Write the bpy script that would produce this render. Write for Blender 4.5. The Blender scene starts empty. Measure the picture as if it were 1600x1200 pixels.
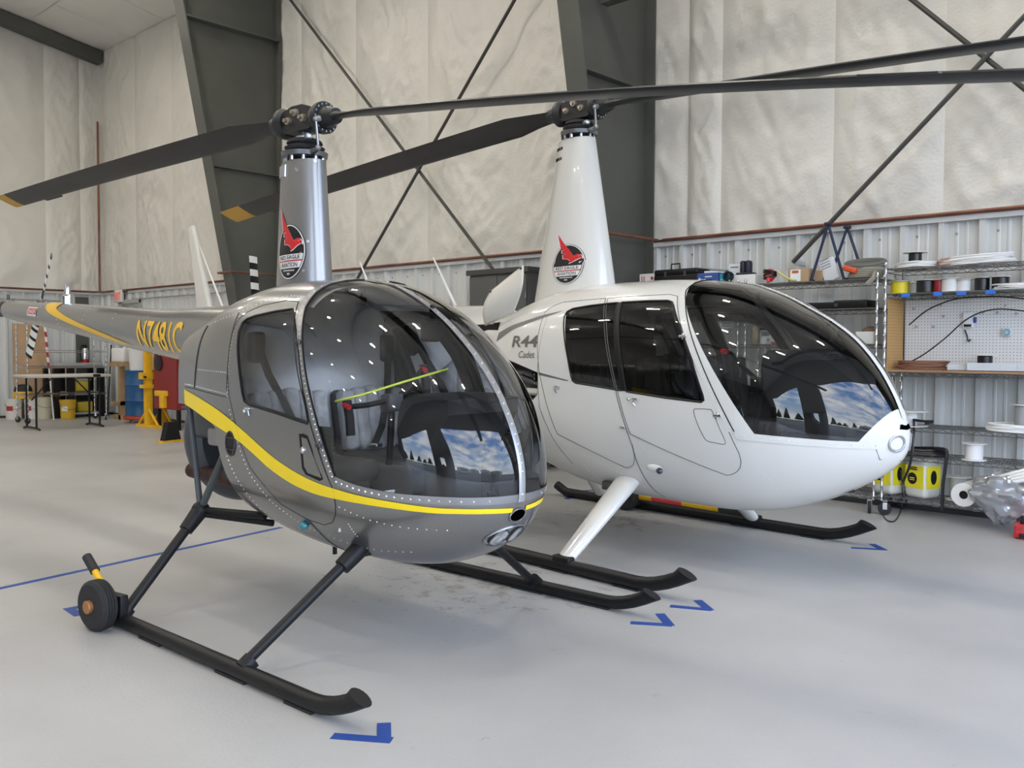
import bpy, bmesh, math, random
from mathutils import Vector, Matrix
random.seed(7)
PI = math.pi
SC = bpy.context.scene
COL = SC.collection
# ------------------------------------------------------------------ camera
F_PX, PITCH, ROLL, CAM_H, YAWW = 1432.0, 0.0377, 0.0042, 1.4145, 0.7495
Dx, Dy = math.cos(YAWW), -math.sin(YAWW)          # wall axis (world x) seen from the camera frame
Nx, Ny = math.sin(YAWW), math.cos(YAWW)
def c2b(v): return Vector((v[0]*Dx+v[1]*Dy, v[0]*Nx+v[1]*Ny, v[2]))
_fw = c2b((0, math.cos(PITCH), -math.sin(PITCH)))
_rt = c2b((1, 0, 0))
_up = c2b((0, math.sin(PITCH), math.cos(PITCH)))
_r2 = _rt*math.cos(ROLL)+_up*math.sin(ROLL)
_u2 = -_rt*math.sin(ROLL)+_up*math.cos(ROLL)
cam = bpy.data.cameras.new('camera')
cam.sensor_width = 36.0
cam.lens = 36.0*F_PX/1600.0
cam.clip_start, cam.clip_end = 0.05, 2000
camo = bpy.data.objects.new('camera', cam)
COL.objects.link(camo)
M = Matrix((( _r2.x, _u2.x, -_fw.x, 0), (_r2.y, _u2.y, -_fw.y, 0), (_r2.z, _u2.z, -_fw.z, CAM_H), (0, 0, 0, 1)))
camo.matrix_world = M
SC.camera = camo
SC.view_settings.view_transform = 'Standard'
SC.view_settings.look = 'None'
SC.view_settings.gamma = 1.0
SC.view_settings.use_curve_mapping = False
SC.view_settings.exposure = -0.43
# ------------------------------------------------------------------ sky
world = bpy.data.worlds.new('sky'); SC.world = world
world.use_nodes = True
wn = world.node_tree; wn.nodes.clear()
def nd(t, typ, **kw):
    n = t.nodes.new(typ)
    for k, v in kw.items():
        if k.startswith('_'): setattr(n, k[1:], v)
        else: n.inputs[k.replace('__', ' ')].default_value = v
    return n
tc = nd(wn, 'ShaderNodeTexCoord')
sp = nd(wn, 'ShaderNodeSeparateXYZ'); wn.links.new(tc.outputs['Generated'], sp.inputs[0])
mpz = nd(wn, 'ShaderNodeMapping'); mpz.inputs['Scale'].default_value = (1, 1, 3.2)
wn.links.new(tc.outputs['Generated'], mpz.inputs[0])
nz = nd(wn, 'ShaderNodeTexNoise', Scale=3.4, Detail=9.0, Roughness=0.6); wn.links.new(mpz.outputs[0], nz.inputs['Vector'])
cr = nd(wn, 'ShaderNodeValToRGB'); cr.color_ramp.elements[0].position = .40; cr.color_ramp.elements[1].position = .62
wn.links.new(nz.outputs[0], cr.inputs[0])
gr = nd(wn, 'ShaderNodeValToRGB')
gr.color_ramp.elements[0].position = 0.0; gr.color_ramp.elements[0].color = (.80, .90, 1.0, 1)
gr.color_ramp.elements[1].position = .55; gr.color_ramp.elements[1].color = (.13, .32, .80, 1)
e = gr.color_ramp.elements.new(.16); e.color = (.38, .62, 1.0, 1)
wn.links.new(sp.outputs['Z'], gr.inputs[0])
mx = nd(wn, 'ShaderNodeMix', _data_type='RGBA')
wn.links.new(cr.outputs[0], mx.inputs[0]); wn.links.new(gr.outputs[0], mx.inputs[6]); mx.inputs[7].default_value = (1.35, 1.38, 1.42, 1)
bg = nd(wn, 'ShaderNodeBackground', Strength=7.0)
wn.links.new(mx.outputs[2], bg.inputs[0])
wo = nd(wn, 'ShaderNodeOutputWorld'); wn.links.new(bg.outputs[0], wo.inputs[0])

# ------------------------------------------------------------------ materials
MATS = {}
def mat(name, col, rough=.5, metal=0.0, noise=0.0, nscale=8.0, bump=0.0, bscale=40.0, coat=0.0, spec=.5, emit=None, estr=0.0, alpha=None):
    if name in MATS: return MATS[name]
    m = bpy.data.materials.new(name); m.use_nodes = True
    t = m.node_tree; b = t.nodes['Principled BSDF']
    c = (*col, 1) if len(col) == 3 else col
    b.inputs['Base Color'].default_value = c
    b.inputs['Roughness'].default_value = rough
    b.inputs['Metallic'].default_value = metal
    b.inputs['Coat Weight'].default_value = coat
    b.inputs['Coat Roughness'].default_value = .04
    b.inputs['Specular IOR Level'].default_value = spec
    tcn = nd(t, 'ShaderNodeTexCoord')
    if noise > 0:
        n = nd(t, 'ShaderNodeTexNoise', Scale=nscale, Detail=5.0); t.links.new(tcn.outputs['Object'], n.inputs['Vector'])
        r = nd(t, 'ShaderNodeValToRGB')
        lo = tuple(max(0, v*(1-noise)) for v in c[:3]); hi = tuple(min(1, v*(1+noise)) for v in c[:3])
        r.color_ramp.elements[0].color = (*lo, 1); r.color_ramp.elements[1].color = (*hi, 1)
        r.color_ramp.elements[0].position = .3; r.color_ramp.elements[1].position = .7
        t.links.new(n.outputs[0], r.inputs[0]); t.links.new(r.outputs[0], b.inputs['Base Color'])
    if bump > 0:
        n = nd(t, 'ShaderNodeTexNoise', Scale=bscale, Detail=4.0); t.links.new(tcn.outputs['Object'], n.inputs['Vector'])
        bn = nd(t, 'ShaderNodeBump', Strength=bump, Distance=.01); t.links.new(n.outputs[0], bn.inputs['Height'])
        t.links.new(bn.outputs[0], b.inputs['Normal'])
    if emit:
        b.inputs['Emission Color'].default_value = (*emit, 1); b.inputs['Emission Strength'].default_value = estr
    MATS[name] = m
    return m
def glassmat(name, tint, rough=0.0, ior=1.5, gmul=1.0):
    if name in MATS: return MATS[name]
    m = bpy.data.materials.new(name); m.use_nodes = True
    t = m.node_tree; t.nodes.clear()
    o = nd(t, 'ShaderNodeOutputMaterial'); mixn = nd(t, 'ShaderNodeMixShader')
    tr = nd(t, 'ShaderNodeBsdfTransparent', Color=(*tint, 1)); g = nd(t, 'ShaderNodeBsdfGlossy', Roughness=rough)
    fr = nd(t, 'ShaderNodeFresnel', IOR=ior)
    mm = nd(t, 'ShaderNodeMath', _operation='MULTIPLY'); mm.inputs[1].default_value = gmul
    t.links.new(fr.outputs[0], mm.inputs[0]); t.links.new(mm.outputs[0], mixn.inputs[0])
    t.links.new(tr.outputs[0], mixn.inputs[1]); t.links.new(g.outputs[0], mixn.inputs[2]); t.links.new(mixn.outputs[0], o.inputs[0])
    MATS[name] = m
    return m

# ------------------------------------------------------------------ mesh helpers
class MB:
    """collects verts / faces, builds one mesh object"""
    def __init__(s): s.v = []; s.f = []; s.mi = []
    def add(s, vs, fs, mi=0):
        o = len(s.v); s.v += [tuple(v) for v in vs]; s.f += [tuple(i+o for i in f) for f in fs]; s.mi += [mi]*len(fs); return s
    def box(s, c, d, rot=None, mi=0):
        x, y, z = d[0]/2, d[1]/2, d[2]/2
        vs = [Vector((a*x, b*y, e*z)) for a in (-1, 1) for b in (-1, 1) for e in (-1, 1)]
        if rot is not None:
            R = rot if isinstance(rot, Matrix) else Matrix.Rotation(rot, 3, 'Z')
            vs = [R @ v for v in vs]
        vs = [v+Vector(c) for v in vs]
        return s.add(vs, [(0,1,3,2),(4,6,7,5),(0,4,5,1),(2,3,7,6),(0,2,6,4),(1,5,7,3)], mi)
    def b2(s, lo, hi, mi=0):
        return s.box([(a+b)/2 for a, b in zip(lo, hi)], [b-a for a, b in zip(lo, hi)], mi=mi)
    def rbox(s, c, d, r=.02, rot=None, seg=3, mi=0):
        bm = bmesh.new(); bmesh.ops.create_cube(bm, size=1)
        for v in bm.verts: v.co = Vector((v.co.x*d[0], v.co.y*d[1], v.co.z*d[2]))
        bmesh.ops.bevel(bm, geom=bm.edges[:], offset=min(r, min(d)*.49), segments=seg, affect='EDGES', profile=.5)
        R = Matrix.Identity(3) if rot is None else (rot if isinstance(rot, Matrix) else Matrix.Rotation(rot, 3, 'Z'))
        bm.verts.index_update()
        vs = [R @ v.co + Vector(c) for v in bm.verts]; fs = [[v.index for v in f.verts] for f in bm.faces]
        bm.free(); return s.add(vs, fs, mi)
    def cyl(s, a, b, r, r2=None, seg=12, caps=True, mi=0):
        a, b = Vector(a), Vector(b); r2 = r if r2 is None else r2
        d = (b-a); L = d.length
        if L < 1e-9: return s
        d /= L; u = d.orthogonal().normalized(); w = d.cross(u)
        vs = []
        for p, rr in ((a, r), (b, r2)):
            for i in range(seg):
                t = 2*PI*i/seg; vs.append(p+(u*math.cos(t)+w*math.sin(t))*rr)
        fs = [(i, (i+1) % seg, seg+(i+1) % seg, seg+i) for i in range(seg)]
        if caps: fs += [tuple(range(seg))[::-1], tuple(range(seg, 2*seg))]
        return s.add(vs, fs, mi)
    def tube(s, pts, r, seg=8, closed=False, caps=True, mi=0, flat=None):
        P = [Vector(p) for p in pts]; n = len(P)
        if n < 2: return s
        rr = r if isinstance(r, (list, tuple)) else [r]*n
        T = []
        for i in range(n):
            if closed: t = P[(i+1) % n]-P[i-1]
            else: t = P[min(i+1, n-1)]-P[max(i-1, 0)]
            T.append(t.normalized() if t.length > 1e-9 else Vector((1, 0, 0)))
        u = T[0].orthogonal().normalized(); vs = []
        for i in range(n):
            u = (u-T[i]*u.dot(T[i]))
            u = u.normalized() if u.length > 1e-6 else T[i].orthogonal().normalized()
            w = T[i].cross(u)
            for k in range(seg):
                a = 2*PI*k/seg; vs.append(P[i]+(u*math.cos(a)+w*math.sin(a))*rr[i])
        fs = []
        m = n if closed else n-1
        for i in range(m):
            j = (i+1) % n
            for k in range(seg):
                l = (k+1) % seg; fs.append((i*seg+k, i*seg+l, j*seg+l, j*seg+k))
        if caps and not closed: fs += [tuple(range(seg))[::-1], tuple(range((n-1)*seg, n*seg))]
        return s.add(vs, fs, mi)
    def lathe(s, prof, c=(0, 0, 0), axis='Z', seg=20, mi=0, caps=True):
        """prof: list of (radius, along)"""
        vs = []; n = len(prof); c = Vector(c)
        for (r, h) in prof:
            for k in range(seg):
                a = 2*PI*k/seg; p = (r*math.cos(a), r*math.sin(a), h)
                if axis == 'X': p = (p[2], p[0], p[1])
                elif axis == 'Y': p = (p[1], p[2], p[0])
                vs.append(Vector(p)+c)
        fs = []
        for i in range(n-1):
            for k in range(seg):
                l = (k+1) % seg; fs.append((i*seg+k, i*seg+l, (i+1)*seg+l, (i+1)*seg+k))
        if caps and prof[0][0] > 1e-6: fs.append(tuple(range(seg))[::-1])
        if caps and prof[-1][0] > 1e-6: fs.append(tuple(range((n-1)*seg, n*seg)))
        return s.add(vs, fs, mi)
    def sphere(s, c, r, seg=12, rings=8, sc=(1, 1, 1), mi=0):
        vs = []; c = Vector(c)
        for i in range(rings+1):
            a = PI*i/rings
            for k in range(seg):
                b = 2*PI*k/seg
                vs.append(c+Vector((r*sc[0]*math.sin(a)*math.cos(b), r*sc[1]*math.sin(a)*math.sin(b), r*sc[2]*math.cos(a))))
        fs = []
        for i in range(rings):
            for k in range(seg):
                l = (k+1) % seg; fs.append((i*seg+k, (i+1)*seg+k, (i+1)*seg+l, i*seg+l))
        return s.add(vs, fs, mi)
    def prism(s, poly, z0, z1, mp=lambda p, z: (p[0], p[1], z), mi=0):
        n = len(poly)
        vs = [mp(p, z0) for p in poly]+[mp(p, z1) for p in poly]
        fs = [(i, (i+1) % n, n+(i+1) % n, n+i) for i in range(n)]+[tuple(range(n))[::-1], tuple(range(n, 2*n))]
        return s.add(vs, fs, mi)
    def grid(s, fn, nu, nv, mi=0):
        vs = [fn(i/nu, j/nv) for i in range(nu+1) for j in range(nv+1)]
        fs = [(i*(nv+1)+j, (i+1)*(nv+1)+j, (i+1)*(nv+1)+j+1, i*(nv+1)+j+1) for i in range(nu) for j in range(nv)]
        return s.add(vs, fs, mi)
    def build(s, name, mats, parent=None, smooth=True, angle=35, recalc=True, merge=True):
        me = bpy.data.meshes.new(name)
        me.from_pydata(s.v, [], s.f)
        for m in (mats if isinstance(mats, (list, tuple)) else [mats]): me.materials.append(m)
        if len(set(s.mi)) > 1: me.polygons.foreach_set('material_index', s.mi)
        if recalc:
            bm = bmesh.new(); bm.from_mesh(me)
            if merge: bmesh.ops.remove_doubles(bm, verts=bm.verts[:], dist=1e-6)
            bmesh.ops.recalc_face_normals(bm, faces=bm.faces[:]); bm.to_mesh(me); bm.free()
        return link(name, me, parent, smooth, angle)
def link(name, me, parent=None, smooth=True, angle=35):
    if smooth:
        me.shade_smooth()
        if angle: me.set_sharp_from_angle(angle=math.radians(angle))
    o = bpy.data.objects.new(name, me); COL.objects.link(o)
    if parent is not None: o.parent = parent
    return o
def tag(o, label=None, cat=None, group=None, kind=None):
    if label: o['label'] = label
    if cat: o['category'] = cat
    if group: o['group'] = group
    if kind: o['kind'] = kind
    return o
def thing(name, label, cat, loc=(0, 0, 0), rz=0.0, group=None):
    o = bpy.data.objects.new(name, None); COL.objects.link(o)
    o.empty_display_size = .1; o.location = loc; o.rotation_euler = (0, 0, rz)
    return tag(o, label, cat, group)
def struct(o): o['kind'] = 'structure'; return o
def copy_tree(o, parent=None):
    c = o.copy(); COL.objects.link(c)
    if parent is not None: c.parent = parent
    for ch in [k for k in COL.objects if k.parent == o]: copy_tree(ch, c)
    return c
def child_copy(o, loc=(0, 0, 0), parent=None, rot=None):
    c = o.copy(); COL.objects.link(c); c.parent = parent or o.parent; c.location = loc
    if rot: c.rotation_euler = rot
    return c
def crspline(pts, n=8, closed=False):
    P = [Vector(p) for p in pts]; out = []; N = len(P)
    rng = range(N if closed else N-1)
    for i in rng:
        p0 = P[i-1] if (closed or i > 0) else P[i]*2-P[i+1]
        p1 = P[i]; p2 = P[(i+1) % N]
        p3 = P[(i+2) % N] if (closed or i+2 < N) else p2*2-p1
        for k in range(n):
            t = k/n
            out.append(.5*((2*p1)+(p2-p0)*t+(2*p0-5*p1+4*p2-p3)*t*t+(3*p1-p0-3*p2+p3)*t**3))
    if not closed: out.append(P[-1])
    return out
def pchip(xs, ys):
    n = len(xs); h = [xs[i+1]-xs[i] for i in range(n-1)]; d = [(ys[i+1]-ys[i])/h[i] for i in range(n-1)]
    m = [d[0]]
    for i in range(1, n-1):
        if d[i-1]*d[i] <= 0: m.append(0.0)
        else:
            w1 = 2*h[i]+h[i-1]; w2 = h[i]+2*h[i-1]; m.append((w1+w2)/(w1/d[i-1]+w2/d[i]))
    m.append(d[-1])
    def f(x):
        if x <= xs[0]: return ys[0]
        if x >= xs[-1]: return ys[-1]
        lo = 0
        while xs[lo+1] < x: lo += 1
        t = (x-xs[lo])/h[lo]; H = h[lo]
        return ys[lo]*(1+2*t)*(1-t)**2+H*m[lo]*t*(1-t)**2+ys[lo+1]*t*t*(3-2*t)+H*m[lo+1]*t*t*(t-1)
    return f
_textcache = {}
def text_mesh(s, size=1.0, shear=0.0, bold=0.0, sub=0.0, xs=1.0, spacing=1.0):
    """flat text as (verts2d, faces), origin bottom-left"""
    cu = bpy.data.curves.new('t', 'FONT'); cu.body = s; cu.size = size; cu.shear = shear; cu.offset = bold; cu.space_character = spacing
    cu.resolution_u = 3
    o = bpy.data.objects.new('t', cu); COL.objects.link(o)
    dg = bpy.context.evaluated_depsgraph_get(); me = bpy.data.meshes.new_from_object(o.evaluated_get(dg))
    bpy.data.objects.remove(o); bpy.data.curves.remove(cu)
    bm = bmesh.new(); bm.from_mesh(me); bpy.data.meshes.remove(me)
    bmesh.ops.triangulate(bm, faces=bm.faces[:])
    if sub:
        for _ in range(4):
            ed = [e for e in bm.edges if e.calc_length() > sub]
            if not ed: break
            bmesh.ops.subdivide_edges(bm, edges=ed, cuts=1)
            bmesh.ops.triangulate(bm, faces=[f for f in bm.faces if len(f.verts) > 3])
    bm.verts.index_update()
    vs = [(v.co.x*xs, v.co.y) for v in bm.verts]; fs = [tuple(v.index for v in f.verts) for f in bm.faces]
    bm.free(); return vs, fs
def fit_text(s, w, h, **kw):
    """text scaled to fill w x h with origin at bottom-left"""
    sub = kw.pop('sub', 0)
    vs, fs = text_mesh(s, 1.0, sub=(sub/h if sub else 0), **kw)
    x0 = min(v[0] for v in vs); x1 = max(v[0] for v in vs); y0 = min(v[1] for v in vs); y1 = max(v[1] for v in vs)
    return [((v[0]-x0)/(x1-x0)*w, (v[1]-y0)/(y1-y0)*h) for v in vs], fs
# ------------------------------------------------------------------ lofted fuselage surface
class Surf:
    """body of revolution-like loft: local x forward, y port, z up; half width W(x, z)"""
    def __init__(s, xa, x0, xn, zt, zb, w, zc, nu, nl):
        s.xa, s.x0, s.xn = xa, x0, xn
        g = lambda tab: pchip([s.th(x) for x, _ in tab], [v for _, v in tab])
        s.fzt, s.fzb, s.fw, s.fzc, s.fnu, s.fnl = g(zt), g(zb), g(w), g(zc), g(nu), g(nl)
    def th(s, x):
        u = (x-s.x0)/(s.xn-s.x0)
        return u if u <= 0 else math.asin(min(1.0, u))
    def xof(s, t): return s.x0+(s.xn-s.x0)*(t if t <= 0 else math.sin(t))
    def par(s, t): return s.fzt(t), s.fzb(t), s.fw(t), s.fzc(t), s.fnu(t), s.fnl(t)
    def W(s, x, z):
        if x >= s.xn or x < s.xa: return 0.0
        zt, zb, w, zc, nu, nl = s.par(s.th(x))
        if z >= zc: q = (z-zc)/max(1e-6, zt-zc); n = nu
        else: q = (zc-z)/max(1e-6, zc-zb); n = nl
        return 0.0 if q >= 1 else w*(1-q**n)**(1/n)
    def pt(s, t, a):
        """a in 0..2pi around the section, 0 = top centre, going starboard (-y) first"""
        zt, zb, w, zc, nu, nl = s.par(t)
        c, sn = math.cos(a), math.sin(a)
        if c >= 0: n = nu; H = zt-zc
        else: n = nl; H = zc-zb
        y = -w*math.copysign(abs(sn)**(2/n), sn); z = zc+H*math.copysign(abs(c)**(2/n), c)
        return (s.xof(t), y, z)
R22S = Surf(-.50, .2, 1.625,
  zt=[(-.50,1.53),(-.30,1.62),(-.1,1.715),(.2,1.775),(.5,1.78),(.72,1.745),(.92,1.67),(1.1,1.57),(1.28,1.43),(1.4,1.31),(1.53,1.13),(1.6,.97),(1.625,.82)],
  zb=[(-.50,.56),(.1,.47),(.4,.41),(.7,.38),(1.0,.375),(1.2,.395),(1.36,.445),(1.5,.53),(1.57,.605),(1.61,.70),(1.625,.82)],
  w=[(-.50,.50),(-.1,.55),(.3,.57),(.7,.575),(.9,.57),(1.05,.553),(1.2,.517),(1.35,.447),(1.48,.345),(1.57,.232),(1.61,.13),(1.625,0)],
  zc=[(-.50,1.05),(.2,.95),(.8,.90),(1.3,.86),(1.625,.82)],
  nu=[(-.50,5.5),(-.2,4.0),(.3,3.05),(.8,2.8),(1.2,2.5),(1.625,2.1)],
  nl=[(-.50,2.6),(.5,2.45),(1.2,2.2),(1.625,2.0)])
R44S = Surf(-.95, .8, 2.605,
  zt=[(-.95,1.60),(-.5,1.73),(-.2,1.82),(0,1.87),(.5,1.905),(.9,1.905),(1.18,1.895),(1.53,1.855),(1.79,1.77),(1.96,1.685),(2.13,1.59),(2.28,1.48),(2.43,1.31),(2.52,1.16),(2.58,1.02),(2.605,.90)],
  zb=[(-.95,.95),(-.5,.68),(0,.50),(.4,.41),(.9,.37),(1.5,.365),(1.8,.395),(2.1,.485),(2.35,.61),(2.5,.71),(2.575,.79),(2.605,.90)],
  w=[(-.95,.42),(-.4,.56),(0,.62),(.4,.645),(1.2,.645),(1.5,.635),(1.8,.595),(2.05,.51),(2.25,.40),(2.42,.275),(2.53,.165),(2.585,.085),(2.605,0)],
  zc=[(-.95,1.30),(0,1.12),(.8,1.02),(1.6,.98),(2.2,.94),(2.605,.90)],
  nu=[(-.95,2.4),(0,2.7),(.8,3.0),(1.4,2.8),(2.0,2.4),(2.605,2.0)],
  nl=[(-.95,2.2),(.4,2.5),(1.5,2.4),(2.605,2.0)])
# ------------------------------------------------------------------ shell tools
def spos(S, x, z, side=-1, off=0.0):
    """point on the surface at side view position (x, z); side -1 = starboard; off = lift along the normal"""
    e = .004
    z0, z1 = S.fzb(S.th(x))+1e-4, S.fzt(S.th(x))-1e-4
    z = min(max(z, z0), z1)
    w = S.W(x, z)
    gx = (S.W(x+e, z)-S.W(x-e, z))/(2*e); gz = (S.W(x, z+e)-S.W(x, z-e))/(2*e)
    gx = max(-12, min(12, gx)); gz = max(-12, min(12, gz))
    n = Vector((-gx, 1.0, -gz)).normalized()
    return Vector((x+n.x*off, side*(w+n.y*off), z+n.z*off))
def shell_bm(S, nx=110, na=120, t0=None):
    bm = bmesh.new(); L = bm.verts.layers.float_vector.new('nrm')
    ta = S.th(S.xa) if t0 is None else t0; tb = PI/2-.012
    rows = []
    for i in range(nx+1):
        t = ta+(tb-ta)*i/nx; row = []
        for k in range(na):
            a = 2*PI*k/na; v = bm.verts.new(S.pt(t, a)); e = 1e-3
            p1 = Vector(S.pt(min(t+e, PI/2-1e-4), a)); p0 = Vector(S.pt(t-e, a)); q1 = Vector(S.pt(t, a+e)); q0 = Vector(S.pt(t, a-e))
            n = (p1-p0).cross(q1-q0)
            if n.length < 1e-12: n = Vector((1, 0, 0))
            n.normalize()
            c = Vector((0, v.co.y, v.co.z-S.fzc(t)))+Vector((.3 if t > .8 else 0, 0, 0))
            if n.dot(c) < 0: n = -n
            v[L] = n; row.append(v)
        rows.append(row)
    for i in range(nx):
        for k in range(na):
            l = (k+1) % na; bm.faces.new((rows[i][k], rows[i][l], rows[i+1][l], rows[i+1][k]))
    nose = bm.verts.new((S.xn, 0, S.fzc(PI/2))); nose[L] = Vector((1, 0, 0))
    for k in range(na): bm.faces.new((rows[nx][k], rows[nx][(k+1) % na], nose))
    return bm
def take(bm, polys, side=0):
    """cut convex side-view polygons out of bm, return (verts, normals, faces)"""
    L = bm.verts.layers.float_vector['nrm']; got = []
    for poly in polys:
        A = sum(poly[i-1][0]*poly[i][1]-poly[i][0]*poly[i-1][1] for i in range(len(poly)))
        if A < 0: poly = poly[::-1]
        x0 = min(p[0] for p in poly); x1 = max(p[0] for p in poly); z0 = min(p[1] for p in poly); z1 = max(p[1] for p in poly)
        fs = []
        for f in bm.faces:
            if side and f.calc_center_median().y*side <= 0: continue
            xs = [v.co.x for v in f.verts]; zs = [v.co.z for v in f.verts]
            if max(xs) < x0 or min(xs) > x1 or max(zs) < z0 or min(zs) > z1: continue
            fs.append(f)
        for i in range(len(poly)):
            p, q = poly[i], poly[(i+1) % len(poly)]
            nrm = Vector((-(q[1]-p[1]), 0, q[0]-p[0]))
            if nrm.length < 1e-9 or not fs: continue
            nrm.normalize(); co = Vector((p[0], 0, p[1]))
            geom = set(fs)
            for f in fs: geom.update(f.edges); geom.update(f.verts)
            r = bmesh.ops.bisect_plane(bm, geom=list(geom), dist=1e-6, plane_co=co, plane_no=nrm)
            cand = set(g for g in r['geom'] if isinstance(g, bmesh.types.BMFace)) | set(f for f in fs if f.is_valid)
            fs = [f for f in cand if f.is_valid and (f.calc_center_median()-co).dot(nrm) > 0]
        got += fs
    return extract(bm, got)
def extract(bm, faces):
    L = bm.verts.layers.float_vector['nrm']
    idx = {}; vs = []; ns = []; out = []
    for f in faces:
        ff = []
        for v in f.verts:
            if v not in idx: idx[v] = len(vs); vs.append(v.co.copy()); ns.append(v[L].copy())
            ff.append(idx[v])
        out.append(ff)
    bmesh.ops.delete(bm, geom=list(faces), context='FACES')
    return vs, ns, out
def shellobj(name, data, m, parent, off=0.0, thick=0.0):
    vs, ns, fs = data
    if not fs: return None
    vs = [v+n.normalized()*off for v, n in zip(vs, ns)]
    me = bpy.data.meshes.new(name); me.from_pydata([tuple(v) for v in vs], [], fs); me.materials.append(m)
    # wind faces with stored normals
    bm = bmesh.new(); bm.from_mesh(me); bm.verts.ensure_lookup_table()
    for f in bm.faces:
        s = Vector((0, 0, 0))
        for v in f.verts: s += ns[v.index]
        if s.dot(f.normal) < 0: f.normal_flip()
    bm.to_mesh(me); bm.free()
    me.shade_smooth()
    me.normals_split_custom_set_from_vertices([tuple(n.normalized()) if n.length > 1e-6 else (0, 0, 1) for n in ns])
    o = bpy.data.objects.new(name, me); COL.objects.link(o); o.parent = parent
    return o
def dens(line, step=.03):
    out = []
    for a, b in zip(line[:-1], line[1:]):
        n = max(1, int(math.hypot(b[0]-a[0], b[1]-a[1])/step))
        out += [(a[0]+(b[0]-a[0])*i/n, a[1]+(b[1]-a[1])*i/n) for i in range(n)]
    return out+[line[-1]]
def resamp(line, n):
    d = [0]
    for a, b in zip(line[:-1], line[1:]): d.append(d[-1]+math.hypot(b[0]-a[0], b[1]-a[1]))
    out = []
    for i in range(n+1):
        s = d[-1]*i/n; k = 0
        while k < len(d)-2 and d[k+1] < s: k += 1
        u = (s-d[k])/max(1e-9, d[k+1]-d[k]); a, b = line[k], line[k+1]
        out.append((a[0]+(b[0]-a[0])*u, a[1]+(b[1]-a[1])*u))
    return out
def smooth2(pts, n=6, closed=False): return [(p[0], p[1]) for p in crspline([(a, b, 0) for a, b in pts], n, closed)]
def ribbon(mb, S, la, lb, side, off=.004, n=40, m=3):
    A = resamp(la, n); B = resamp(lb, n)
    mb.grid(lambda u, v: spos(S, A[round(u*n)][0]*(1-v)+B[round(u*n)][0]*v, A[round(u*n)][1]*(1-v)+B[round(u*n)][1]*v, side, off), n, m)
def seam(mb, S, line, side, r=.0025, off=.0005, step=.03, closed=False):
    L = dens(list(line)+([line[0]] if closed else []), step)
    mb.tube([spos(S, x, z, side, off) for x, z in L], r, seg=5)
def rivets(mb, S, line, side, n, r=.0045, off=0.0):
    for x, z in resamp(line, n):
        p = spos(S, x, z, side, off); q = spos(S, x, z, side, off+.01); d = (q-p).normalized()
        mb.cyl(p, p+d*r*.6, r, r*.55, seg=6)
def surf_text(S, s, x0, z0, w, h, side, parent, name, m, off=.004, zslope=0.0, flip=False, **kw):
    vs, fs = fit_text(s, w, h, sub=.03, **kw)
    out = []
    for a, b in vs:
        x = x0+(a if not flip else -a); z = z0+b+a*zslope
        out.append(spos(S, x, z, side, off))
    mb = MB(); mb.add(out, fs); return mb.build(name, m, parent, recalc=False)
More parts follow.
